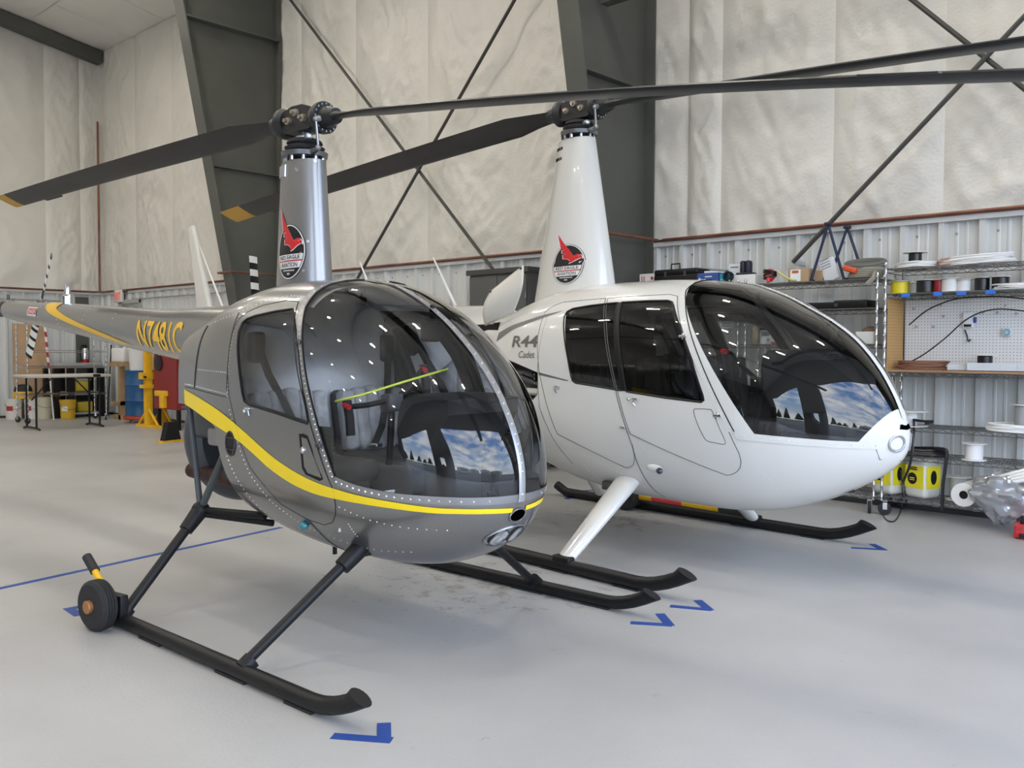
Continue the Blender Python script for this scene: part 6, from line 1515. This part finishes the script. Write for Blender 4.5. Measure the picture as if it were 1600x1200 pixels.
part(t, 'khaki_loops', KH, lambda m: [m.tube([(.14*math.cos(a)+.01*k, .08*math.sin(a), .03+.018*k) for a in [2*PI*i/16 for i in range(16)]], .02, 6, closed=True) for k in range(4)]); part(t, 'grey_loops', DG_, lambda m: [m.tube([(.0+.17*math.cos(a), .07*math.sin(a), .125+.02*k+.03*math.sin(a*1)) for a in [2*PI*i/16 for i in range(16)]], .022, 6, closed=True) for k in range(2)])
part(t, 'orange_buckle', mat('orange_plastic', (.60, .08, .02), .5), lambda m: m.rbox((-.10, -.09, .09), (.13, .04, .05), .015, Matrix.Rotation(.3, 3, 'Y'))); part(t, 'hanging_end', KH, lambda m: m.tube([(.12, -.08, .05), (.13, -.14, .0), (.08, -.15, -.05)], .022, 6))
# second and third shelf
t = item('long_case', 'long flat black case on the second shelf', 'case', (-3.50, 8.12, SA[1]), 0); part(t, 'shell', BLK, lambda m: (m.rbox((-.20, 0, .032), (.40, .22, .062), .012), m.rbox((.14, 0, .038), (.30, .24, .075), .012))); part(t, 'latch', GUN, lambda m: m.b2((.0, -.124, .02), (.03, -.119, .05)), smooth=False)
Z3 = SA[2]
def bottle(label, px, y, r, h, m_, capm=BLK, spray=False, z=Z3):
    t = item('bottle', label, 'bottle', (at(px, 530, Y=y).x, y, z)); part(t, 'body', m_, lambda m: m.lathe([(r*.9, 0), (r, .01), (r, h*.75), (r*.45, h*.88), (r*.4, h*.92)], (0, 0, 0), 'Z', 18)); part(t, 'cap', capm, lambda m: (m.lathe([(r*.45, h*.91), (r*.45, h), (r*.2, h*1.02)], (0, 0, 0), 'Z', 12), m.rbox((-.02, 0, h*1.06), (.09, .02, .04), .008)) if spray else m.lathe([(r*.45, h*.91), (r*.45, h), (r*.2, h*1.02)], (0, 0, 0), 'Z', 12)); return t
bottle('tan spray bottle on the third shelf seen through the windshield', 1179, 8.08, .036, .21, mat('tan_plastic', (.45, .36, .24), .5), spray=True)
bottle('green and white bottle on the third shelf seen through the windshield', 1260, 8.05, .036, .16, mat('green_white_bottle', (.35, .48, .36), .4))
t = item('white_tub', 'white round tub on the third shelf seen through the windshield', 'tub', (at(1280, 530, Y=8.1).x, 8.1, Z3)); part(t, 'bucket', WHT, lambda m: m.lathe([(.065, 0), (.07, .13), (.074, .135), (.0, .137)], (0, 0, 0), 'Z', 22)); part(t, 'label', CG, lambda m: m.lathe([(.0665, .005), (.069, .055)], (0, 0, 0), 'Z', 22))
for k, px in enumerate((1296, 1309)): bottle(('left', 'right')[k]+' lime green bottle beside the white tub on the third shelf', px, 8.1, .034, .145, mat('lime_bottle', (.38, .46, .05), .4), capm=mat('lime_bottle', (.38, .46, .05), .4))
t = item('parts_carton', 'black and yellow topped carton printed on the front on the third shelf', 'box', (at(1215, 530, Y=8.2).x, 8.2, Z3)); part(t, 'carton', PAPER, lambda m: m.rbox((0, 0, .08), (.30, .14, .16), .005)); part(t, 'black_band', BLK, lambda m: m.b2((-.151, -.0715, .135), (.151, .0715, .163)), smooth=False); part(t, 'picture_print', MATS['print_grey'], lambda m: (m.b2((-.02, -.0715, .06), (.04, -.07, .13)), m.b2((-.13, -.0715, .08), (-.05, -.07, .12)), m.b2((-.13, -.0715, .03), (-.05, -.07, .055)), m.b2((.06, -.0715, .04), (.13, -.07, .12))), smooth=False); part(t, 'yellow_mark', MATS['label_yellow'], lambda m: m.b2((-.04, -.0722, .140), (.03, -.071, .158)), smooth=False)
t = item('white_carton', 'white carton with a brown cap on it beside the shelf posts', 'box', (at(1356, 530, Y=8.12).x, 8.12, Z3)); part(t, 'carton', WHT, lambda m: m.rbox((0, 0, .055), (.16, .16, .11), .006)); part(t, 'cap', mat('brown_cloth', (.16, .10, .07), .8), lambda m: m.sphere((.02, 0, .115), .06, sc=(1.2, 1, .7)))
t = item('white_cup', 'small white cup on the third shelf beside the spray bottle', 'cup', (at(1193, 532, Y=8.0).x, 8.0, Z3)); part(t, 'bowl', WHT, lambda m: m.lathe([(.026, 0), (.036, .07), (.033, .07), (.024, .004)], (0, 0, 0), 'Z', 16))
t = item('red_pliers', 'red handled pliers lying on the third shelf', 'pliers', (at(1228, 533, Y=7.99).x, 7.99, Z3+.012), .2); part(t, 'handle', REDP, lambda m: (m.tube([(0, .01, 0), (-.06, .02, 0), (-.13, .03, 0)], .009, 6), m.tube([(0, -.01, 0), (-.06, -.02, 0), (-.13, -.03, 0)], .009, 6))); part(t, 'jaw', GUN, lambda m: m.rbox((.035, 0, 0), (.07, .03, .014), .005))
t = item('lime_bottle', 'lime green bottle on the lower shelf seen through the windshield', 'bottle', (at(1206, 600, Y=8.08).x, 8.08, SA[3])); part(t, 'body', MATS['lime_bottle'], lambda m: m.lathe([(.05, 0), (.055, .02), (.05, .08), (.02, .11), (0, .112)], (0, 0, 0), 'Z', 16))
t = item('plastic_sack', 'crumpled white plastic sack on the lower shelf seen through the windshield', 'bag', (at(1222, 600, Y=8.1).x, 8.1, SA[3]+.06)); part(t, 'film', mat('white_sack', (.55, .54, .50), .5), lambda m: m.grid(lambda u, v: ((.10+.03*vn2(u*9 if u < 1 else 0, v*7))*math.sin(PI*v)*math.cos(2*PI*u), (.07+.02*vn2(u*9 if u < 1 else 0, v*7+3))*math.sin(PI*v)*math.sin(2*PI*u), .075*math.cos(PI*v)*(1+.3*(vn2(u*8 if u < 1 else 0, v*6+9)-.5))+.015), 24, 16))
t = item('notice_sign', 'white printed notice on the second shelf seen through the windshield', 'sign', (at(1135, 495, Y=8.15).x, 8.15, SA[1]-.10), 0); part(t, 'sheet', PAPER, lambda m: m.b2((-.075, -.004, -.06), (.075, .004, .10)), smooth=False); part(t, 'print_lines', MATS['print_grey'], lambda m: [m.b2((-.055+.01*(k % 2), -.006, .065-.026*k), (.055-.012*(k % 3), -.0041, .077-.026*k)) for k in range(5)], smooth=False)
# dark two-door cabinet against the wall behind the cowl
t = item('metal_cabinet', 'dark grey two-door metal cabinet standing against the wall behind the white helicopter', 'cabinet', (-7.48, 7.99, 0), 0)
CABM = mat('cabinet_grey', (.075, .075, .072), .45)
part(t, 'body', CABM, lambda m: m.b2((-.47, -.20, .04), (.47, .22, 2.30)), smooth=False); part(t, 'top', mat('cabinet_top', (.05, .05, .05), .45), lambda m: m.b2((-.50, -.24, 2.30), (.50, .24, 2.36)), smooth=False)
for sx in (-1, 1):
    d = part(t, 'door', CABM, lambda m: m.rbox((sx*.232, -.21, 1.17), (.455, .025, 2.22), .006)); part(d, 'handle', SILVER, lambda m: m.rbox((sx*.06, -.228, 1.3), (.012, .02, .12), .004)); part(d, 'hinge', SILVER, lambda m: m.cyl((sx*.458, -.225, 2.0), (sx*.458, -.225, 2.08), .008, seg=8))
# ================================================================== far corner
t = shelving('chrome wire rack on casters in the far left corner', -18.60, -18.05, 6.28, 7.72, 1.98, [1.36, 1.06, .54], sm=CHROME)
t = item('folding_table', 'white topped folding table with black legs in the far left corner', 'table', (-16.8, 6.42, 0), 0)
part(t, 'table_top', mat('table_top_white', (.52, .50, .46), .5), lambda m: m.rbox((0, 0, .92), (.72, 1.40, .05), .02))
for y in (-.52, .55):
    for x in (-.22, .22): part(t, 'leg', BLK, lambda m: m.cyl((x, y, .03), (x, y, .90), .018, seg=10))
    part(t, 'foot', BLK, lambda m: m.tube([(-.36, y, .015), (-.22, y, .035), (.22, y, .035), (.36, y, .015)], .018, 8)); part(t, 'brace', BLK, lambda m: m.tube([(0, y, .50), (0, y*.35, .88)], .012, 8))
o = part(None, 'clamp', BLK, lambda m: m.rbox((-16.42, 6.86, .925), (.04, .12, .05), .01)); tag(o, 'black clip on the front edge of the white folding table', 'clip')
t = item('plywood_sheet', 'plywood sheet leaning on the end wall behind the wire rack', 'plywood', (-19.70, 6.98, 0), 0); part(t, 'sheet', mat('plywood', (.44, .29, .17), .6, noise=.12, nscale=3), lambda m: m.prism([(-.36, 0), (.36, 0), (.22, 1.86), (-.36, 1.90)], -.012, .012, lambda p, z: (z-.10*p[1]/1.9, p[0], p[1])), smooth=False)
t = item('striped_pole', 'red and white striped marker pole leaning behind the tail rotor', 'pole', (-18.92, 6.98, 0), 0)
for k in range(9): part(t, 'white_band' if k % 2 else 'red_band', WHT if k % 2 else mat('marker_red', (.35, .02, .03), .5), lambda m: m.cyl((-.02*k, 0, 1.02+.10*k), (-.02*(k+1), -.01, 1.02+.10*(k+1)), .022, seg=10))
part(t, 'lower_shaft', WHT, lambda m: m.cyl((.2, 0, 0), (0, 0, 1.02), .015, seg=8))
def bucket(label, x, y, r, h, m_, txt=None, col=None, lid=None):
    t = item('bucket', label, 'bucket', (x, y, 0)); part(t, 'pail', m_, lambda m: m.lathe([(r*.88, 0), (r, h), (r*1.05, h), (r*1.05, h*.93), (r*.98, h*.93)], (0, 0, 0), 'Z', 24)); part(t, 'lid', lid or m_, lambda m: m.lathe([(r*1.04, h), (r*1.04, h+.02), (0, h+.022)], (0, 0, 0), 'Z', 24)); part(t, 'bail', GUN, lambda m: m.tube([(r*math.cos(a)*1.05, r*math.sin(a)*1.05, h*.80-.12*math.sin(a+PI/2)*0-.10*abs(math.cos(a*1))) for a in [-PI/2-PI/2+PI*i/10+PI/2 for i in range(11)]], .004, 5))
    if txt: part(t, 'print_patch', col, lambda m: m.grid(lambda u, v: (r*1.012*math.cos(-1.3+.9*u)*(.88+.12*(.45+.25*v)), r*1.012*math.sin(-1.3+.9*u)*(.88+.12*(.45+.25*v)), h*(.45+.25*v)), 8, 2), recalc=False)
    return t
bucket('white bucket with a red printed band at the left edge', -19.45, 6.50, .155, .38, mat('bucket_white', (.62, .60, .55), .5), 'x', mat('bucket_red', (.45, .03, .02), .5))
bucket('white bucket with a red mark beside the rack leg', -19.35, 6.80, .14, .37, MATS['bucket_white'], 'x', mat('bucket_mark', (.40, .03, .06), .5))
bucket('cream bucket behind the folding table', -19.25, 7.0, .16, .40, mat('bucket_cream', (.52, .48, .36), .5))
bucket('yellow bucket with a white label behind the folding table', -18.85, 7.30, .15, .36, mat('bucket_yellow', (.60, .36, .02), .5), 'x', PAPER)
t = item('yellow_container', 'yellow container with a round black lid on top of the buckets', 'container', (-19.45, 6.68, .405), 0); part(t, 'tub', mat('bucket_yellow2', (.62, .36, .01), .5), lambda m: m.lathe([(.17, 0), (.18, .12), (.17, .14)], (0, 0, 0), 'Z', 24)); part(t, 'lid', BLK, lambda m: m.lathe([(.17, .14), (.15, .22), (.10, .27), (0, .285)], (0, 0, 0), 'Z', 24))
t = item('utility_bench', 'low black bench with a grey shelf against the end wall', 'bench', (-19.35, 7.62, 0), 0)
part(t, 'bench_top', CG, lambda m: m.rbox((0, 0, 1.05), (.55, .95, .10), .02)); part(t, 'shelf', mat('grey_shelf', (.34, .33, .31), .6), lambda m: m.b2((-.27, -.47, .46), (.27, .47, .52)), smooth=False); part(t, 'lower_shelf', MATS['grey_shelf'], lambda m: m.b2((-.27, -.47, .06), (.27, .47, .10)), smooth=False)
for x in (-.24, .24):
    for y in (-.44, -.16, .44): part(t, 'leg', BLK, lambda m: m.b2((x-.05, y-.06, 0), (x+.05, y+.06, 1.0)), smooth=False)
for k, (y, z) in enumerate(((7.70, .525), (7.75, .105))):
    t = item('storage_tote', ('yellow tote on the middle shelf of the black bench', 'yellow tote on the bottom shelf of the black bench')[k], 'tote', (-19.3, y, z)); part(t, 'tub', mat('tote_yellow', (.50, .38, .03), .5), lambda m: m.rbox((0, 0, .11), (.4, .30, .22), .03)); part(t, 'lid', CG if k == 0 else BLK, lambda m: m.rbox((0, 0, .235), (.42, .32, .04), .015))
t = item('fire_extinguisher', 'silver fire extinguisher with a red base on the corner post', 'extinguisher', (-19.775, 8.02, 1.02), 0); part(t, 'cylinder', SILVER, lambda m: m.lathe([(.065, .14), (.07, .30), (.05, .38), (.02, .40)], (0, 0, 0), 'Z', 20)); part(t, 'red_band', mat('extinguisher_red', (.40, .01, .015), .4), lambda m: m.lathe([(.06, 0), (.071, .02), (.071, .15), (.065, .15)], (0, 0, 0), 'Z', 20)); part(t, 'valve', BLK, lambda m: (m.rbox((0, -.02, .43), (.04, .12, .05), .01),)); part(t, 'wall_bracket', BLK, lambda m: (m.b2((-.088, -.05, .18), (-.055, .05, .22)), m.b2((-.088, -.02, .10), (-.078, .02, .34))), smooth=False); part(t, 'hose', BLK, lambda m: m.tube([(.0, -.05, .43), (.03, -.11, .36), (.03, -.10, .22), (.03, -.08, .12)], .012, 8))
# far side: drum, press frame, red machine, stand
t = item('steel_drum', 'blue steel drum on a red dolly in the far corner', 'drum', (-17.05, 7.95, 0), 0)
DRB = mat('drum_blue', (.012, .085, .23), .4, noise=.08, nscale=5)
def drumf(m): m.lathe([(.28, .13), (.285, .14), (.28, .15), (.28, .40), (.29, .415), (.28, .43), (.28, .70), (.29, .715), (.28, .73), (.28, .97), (.287, .985), (.28, .99), (.26, .98), (0, .98)], (0, 0, 0), 'Z', 32)
part(t, 'drum_body', DRB, drumf); d_ = part(t, 'dolly', mat('dolly_red', (.50, .06, .02), .5), lambda m: m.lathe([(.30, .06), (.32, .08), (.32, .13), (.28, .13)], (0, 0, 0), 'Z', 28)); part(d_, 'dolly_wheel', SILVER, lambda m: [m.cyl((.24*math.cos(a)-.01, .24*math.sin(a), .03), (.24*math.cos(a)+.015, .24*math.sin(a), .03), .03, seg=12) for a in (.4, 2, 3.6, 5.2)])
t = item('shop_press', 'yellow steel shop press frame beside the blue drum', 'press', (-15.85, 7.62, 0), 0)
for y in (-.10, .16):
    part(t, 'upright', YPAINT, lambda m: m.b2((-.05, y-.06, .02), (.05, y+.06, 1.62)), smooth=False); part(t, 'foot', YPAINT, lambda m: (m.b2((-.40, y-.05, 0), (.40, y+.05, .05)), m.tube([(-.36, y, .05), (-.04, y, .32)], .025, 6), m.tube([(.36, y, .05), (.04, y, .32)], .025, 6)))
[part(t, 'crossbeam', YPAINT, lambda m: m.b2((-.07, -.24, za), (.07, .30, za+.12)), smooth=False) for za in (.86, 1.50)]; part(t, 'bed', YPAINT, lambda m: m.b2((-.09, -.22, .70), (.09, .28, .76)), smooth=False); part(t, 'ram', GUN, lambda m: m.cyl((0, .07, 1.10), (0, .07, 1.50), .05, seg=14)); part(t, 'pin', BLK, lambda m: m.cyl((-.12, -.2, .90), (.12, -.2, .90), .02, seg=10))
t = item('red_cabinet', 'tall red blast cabinet behind the grey helicopter tail', 'cabinet', (-15.25, 7.92, 0), 0)
RC = mat('red_cabinet', (.22, .012, .015), .45); part(t, 'body', RC, lambda m: m.prism([(-.42, .35), (.42, .35), (.42, 1.60), (-.10, 1.60), (-.42, 1.25)], -.38, .38, lambda p, z: (p[0], z, p[1])), smooth=False); part(t, 'glove_port', BLK, lambda m: m.lathe([(.14, 0), (.14, -.03), (.09, -.035)], (-.22, -.37, 1.15), 'Y', 22)); part(t, 'hopper_stand', BLK, lambda m: [m.b2((x-.03, y-.03, 0), (x+.03, y+.03, .36)) for x in (-.36, .36) for y in (-.32, .32)], smooth=False); part(t, 'yellow_tool', YPAINT, lambda m: (m.rbox((-.1, -.40, .62), (.40, .08, .10), .02), m.rbox((.0, -.42, .48), (.12, .10, .22), .02)))
t = item('wooden_stand', 'raw wooden post stand in front of the end wall corner', 'stand', (-17.95, 7.98, 0), 0); part(t, 'post', WOOD, lambda m: m.b2((-.05, -.05, 0), (.05, .05, 1.05)), smooth=False); part(t, 'cap', WOOD, lambda m: m.b2((-.30, -.12, 1.05), (.30, .12, 1.13)), smooth=False); part(t, 'foot', WOOD, lambda m: (m.b2((-.30, -.05, 0), (.30, .05, .09)), m.b2((-.05, -.2, .28), (.05, .2, .36))), smooth=False)
t = item('white_jug', 'white plastic canister standing on the wooden stand', 'canister', (-17.95, 7.98, 1.13), .3); part(t, 'body', WHT, lambda m: m.rbox((0, 0, .14), (.36, .2, .28), .03)); part(t, 'cap', WHT, lambda m: m.lathe([(.03, .28), (.03, .33)], (.1, 0, 0), 'Z', 14))
t = item('white_bin', 'tall white plastic bin on top of the blue drum', 'bin', (-17.05, 7.95, .985), 0); part(t, 'tub', WHT, lambda m: m.lathe([(.19, 0), (.23, .42), (.24, .42), (.24, .40), (.21, .40)], (0, 0, 0), 'Z', 24)); part(t, 'lid', WHT, lambda m: m.lathe([(.235, .42), (.22, .44), (0, .445)], (0, 0, 0), 'Z', 24))
t = item('floor_stand', 'black floor stand with a yellow foot behind the grey helicopter fan', 'stand', (-13.15, 6.58, 0), .3); part(t, 'panel', BLK, lambda m: m.prism([(-.16, .03), (.16, .03), (.08, .30), (-.08, .30)], -.05, .05, lambda p, z: (z, p[0], p[1])), smooth=False); part(t, 'base', YPAINT, lambda m: m.b2((-.07, -.21, 0), (.07, .21, .03)), smooth=False)
t = item('leaning_rod', 'thin dark rod leaning against the far wall', 'rod', (-19.3, 8.15, 0), 0); part(t, 'shaft', BLK, lambda m: m.cyl((.30, 0, 0), (0, .22, 1.45), .014, seg=8)); part(t, 'tip', BLK, lambda m: m.sphere((0, .22, 1.46), .02))
# exit sign + door
t = item('exit_sign', 'red and white lit exit sign on the far wall', 'sign', (-18.9, 8.37, 2.48), 0); part(t, 'housing', mat('sign_white', (.72, .70, .66), .5), lambda m: m.rbox((0, 0, 0), (.34, .06, .26), .02)); part(t, 'side_lamp', GUN, lambda m: m.rbox((.26, .01, .10), (.14, .06, .07), .02))
vs, fs = fit_text('EXIT', .26, .15, bold=.02); mb = MB(); mb.add([(a-.13, -.034, b-.075) for a, b in vs], fs); mb.build('sign_lettering', mat('exit_red', (.65, .05, .04), .4, emit=(.9, .08, .05), estr=.6), t, recalc=False)
m = MB(); m.b2((-18.94, WALL_Y-.06, 0), (-18.86, WALL_Y+.03, 2.40)); m.b2((-18.02, WALL_Y-.06, 0), (-17.94, WALL_Y+.03, 2.40)); m.b2((-18.94, WALL_Y-.06, 2.32), (-17.94, WALL_Y+.03, 2.40)); m.b2((-18.86, WALL_Y-.03, .02), (-18.02, WALL_Y-.005, 2.32)); dr = struct(m.build('door_1', mat('door_grey', (.40, .41, .40), .5), smooth=False)); part(dr, 'door_closer', GUN, lambda m: (m.rbox((-18.25, WALL_Y-.07, 2.20), (.28, .06, .07), .01), m.cyl((-18.25, WALL_Y-.09, 2.22), (-18.6, WALL_Y-.12, 2.27), .012, seg=6)))
# ================================================================== floor tape, wheels
TAPE = mat('blue_masking_tape', (.015, .06, .28), .6)
def tape(label, strips, w=.05):
    t = item('floor_tape', label, 'tape', (strips[0][0][0], strips[0][0][1], 0), 0, 'blue tape marks on the floor'); ox, oy = strips[0][0]
    for k, (a, b) in enumerate(strips):
        a = Vector((a[0]-ox, a[1]-oy, 0)); b = Vector((b[0]-ox, b[1]-oy, 0)); d = (b-a).normalized(); n = Vector((-d.y, d.x, 0))*w/2; z = Vector((0, 0, .0012+.0006*k))
        part(t, 'tape_strip', TAPE, lambda m: m.add([a-n+z, b-n+z, b+n+z, a+n+z]+[q-Vector((0, 0, .0011)) for q in (a-n+z, b-n+z, b+n+z, a+n+z)], [(0, 1, 2, 3), (4, 7, 6, 5), (0, 4, 5, 1), (1, 5, 6, 2), (2, 6, 7, 3), (3, 7, 4, 0)]), smooth=False, recalc=False)
    return t
G = lambda px, py: (lambda p: (p.x, p.y))(at(px, py, Z=0))
tape('blue tape corner mark in front of the nearest skid tip', [(G(519, 1150), G(612, 1157)), (G(600, 1160), G(600, 1130))], .052)
tape('blue tape corner mark in front of the grey helicopter far skid', [(G(985, 973), G(1050, 977)), (G(1047, 978), G(1031, 959))], .052)
tape('blue tape corner mark in front of the white helicopter near skid', [(G(1047, 947), G(1112, 953)), (G(1109, 954), G(1090, 938))], .052)
tape('blue tape corner mark in front of the white helicopter far skid', [(G(1330, 856), G(1384, 859)), (G(1382, 860), G(1362, 850))], .052)
tape('blue tape corner mark behind the ground handling wheel', [(G(101, 953), G(145, 944)), (G(106, 950), G(124, 962))], .052)
tape('dark tape corner mark on the floor behind the white helicopter strut', [(G(884, 779), G(905, 776)), (G(886, 780), G(900, 767)), (G(898, 768), G(928, 766))], .05)
tape('long blue tape line crossing the floor under the grey helicopter', [(G(-30, 926), G(440, 824))], .05)
def wheel(parent, x, y, r, w):
    part(parent, 'tyre', RUB, lambda m: m.lathe([(r*.55, -w/2), (r*.85, -w/2), (r*.97, -w*.36), (r, -w*.2), (r*.94, -w*.16), (r, -w*.12), (r, -.03*w), (r*.94, 0), (r, .03*w), (r, w*.12), (r*.94, w*.16), (r, w*.2), (r*.97, w*.36), (r*.85, w/2), (r*.55, w/2), (r*.55, -w/2)], (x, y, r), 'Y', 36)); h = part(parent, 'wheel_hub', BLK, lambda m: m.lathe([(r*.56, -w*.3), (r*.3, -w*.42), (r*.3, w*.42), (r*.56, w*.3)], (x, y, r), 'Y', 24)); part(h, 'bearing_cap', mat('copper_cap', (.42, .19, .08), .45, .5), lambda m: m.lathe([(r*.22, -w*.75), (r*.26, -w*.70), (r*.26, -w*.3), (r*.18, -w*.2)], (x, y, r), 'Y', 20))
def h1p(p):  # local helicopter coords to world
    a = math.radians(1.158); return (-4.38+p[0]*math.cos(a)-p[1]*math.sin(a), 2.995+p[0]*math.sin(a)+p[1]*math.cos(a))
wx, wy = h1p((-.25, -1.075))
t = item('ground_handling_wheel', 'black ground handling wheel with a yellow handle on the nearest skid', 'wheel', (wx, wy, 0), math.radians(1.158)+.12)
wheel(t, 0, 0, .128, .085); part(t, 'bracket', BLK, lambda m: (m.rbox((.03, .09, .10), (.12, .05, .14), .01), m.cyl((0, .03, .128), (0, .12, .128), .02, seg=12)))
hb_ = part(t, 'handle_bar', mat('handle_yellow', (.80, .46, .01), .4), lambda m: m.cyl((-.02, .07, .16), (-.235, .10, .29), .018, seg=12)); part(hb_, 'handle_grip', BLKM, lambda m: m.cyl((-.175, .092, .254), (-.275, .106, .315), .025, seg=12))
a2 = math.radians(-4.01); h2p = lambda p: (-4.524+p[0]*math.cos(a2)-p[1]*math.sin(a2), 5.615+p[0]*math.sin(a2)+p[1]*math.cos(a2))
wx, wy = h2p((-.30, .96))
t = item('ground_handling_wheel', 'black ground handling wheel with a red and yellow bar on the far skid', 'wheel', (wx, wy, 0), a2)
wheel(t, 0, 0, .125, .085); part(t, 'bracket', BLK, lambda m: m.rbox((.03, .08, .10), (.12, .05, .12), .01))
for k, (a, b, mm) in enumerate(((.12, .26, 'y'), (.26, .58, 'r'), (.58, .95, 'y'), (.95, 1.16, 'b'))): part(t, {'y': 'yellow_bar', 'r': 'red_bar', 'b': 'handle_grip'}[mm], {'y': MATS['handle_yellow'], 'r': REDP, 'b': BLKM}[mm], lambda m: m.cyl((a, .05, .125), (b, .05, .125), .024 if mm != 'b' else .03, seg=12))

# ================================================================== outside the hangar door
def car(label, x, y, rz, m_):
    t = item('parked_car', label, 'car', (x, y, 0), rz)
    part(t, 'body', m_, lambda m: m.rbox((0, 0, .62), (4.6, 1.8, .62), .14)); part(t, 'cabin', m_, lambda m: m.prism([(-2.1, .9), (1.1, .9), (.45, 1.62), (-1.9, 1.66)], -.76, .76, lambda p, z: (p[0], z, p[1])), smooth=False)
    part(t, 'window_band', BLK, lambda m: m.prism([(-1.95, 1.0), (.95, 1.0), (.42, 1.52), (-1.8, 1.54)], -.775, .775, lambda p, z: (p[0], z, p[1])), smooth=False)
    part(t, 'windscreen', BLK, lambda m: m.add([(1.06, -.66, .97), (1.06, .66, .97), (.50, .60, 1.58), (.50, -.60, 1.58)], [(0, 1, 2, 3)]), smooth=False)
    for sx in (-1.42, 1.45):
        for sy in (-.82, .82): part(t, 'wheel', RUB, lambda m: m.lathe([(.0, -.11), (.20, -.11), (.33, -.09), (.34, 0), (.33, .09), (.20, .11), (0, .11)], (sx, sy, .34), 'Y', 20))
    part(t, 'grille', BLK, lambda m: m.b2((2.28, -.5, .50), (2.32, .5, .72)), smooth=False); return t
car('white car parked on the apron outside the hangar door', 17.0, -7.5, 3.5, mat('car_white', (.7, .7, .7), .3, coat=.6)); car('silver car parked further along the apron outside', 19.0, 7.0, 3.0, mat('car_silver', (.45, .46, .48), .3, .5, coat=.6))
for k, (y, w, hh) in enumerate(((-52, 26, 6), (-22, 22, 5.5), (6, 24, 6.5), (36, 28, 6))):
    t = item('hangar_building', ('first', 'second', 'third', 'fourth')[k]+' pale hangar across the airfield outside the door', 'building', (105, y, 0), 0, 'far hangars')
    part(t, 'wall', mat('far_white', (.7, .7, .68), .6), lambda m: m.b2((-8, -w/2, 0), (8, w/2, hh)), smooth=False); part(t, 'roof', mat('far_roof', (.5, .5, .5), .5), lambda m: m.prism([(-w/2-.5, hh), (w/2+.5, hh), (0, hh+2.2)], -8.3, 8.3, lambda p, z: (z, p[0], p[1])), smooth=False); part(t, 'hangar_door', mat('far_door', (.35, .36, .38), .6), lambda m: m.b2((-8.15, -w*.3, 0), (-8, w*.3, hh*.8)), smooth=False)
for k in range(9):
    t = item('tree', ('first', 'second', 'third', 'fourth', 'fifth', 'sixth', 'seventh', 'eighth', 'ninth')[k]+' dark tree from the hangar in the row across the airfield', 'tree', (22+k*11, -88-3*math.sin(k*2.1), 0), k*.7, 'far tree row'); hh = 8+3*math.sin(k*1.7)
    part(t, 'crown', mat('tree_green', (.02, .035, .015), .9), lambda m: m.grid(lambda u, v: ((.6+3.4*(1-v)*(.8+.4*vn2((u*14) if u < 1 else 0, v*12+k)))*math.cos(2*PI*u), (.6+3.4*(1-v)*(.8+.4*vn2((u*14) if u < 1 else 0, v*12+k)))*math.sin(2*PI*u), 1.2+(hh-1.2)*v), 18, 12)); part(t, 'trunk', mat('bark', (.05, .035, .025), .9), lambda m: m.cyl((0, 0, 0), (0, 0, 2), .25, .2, seg=8))
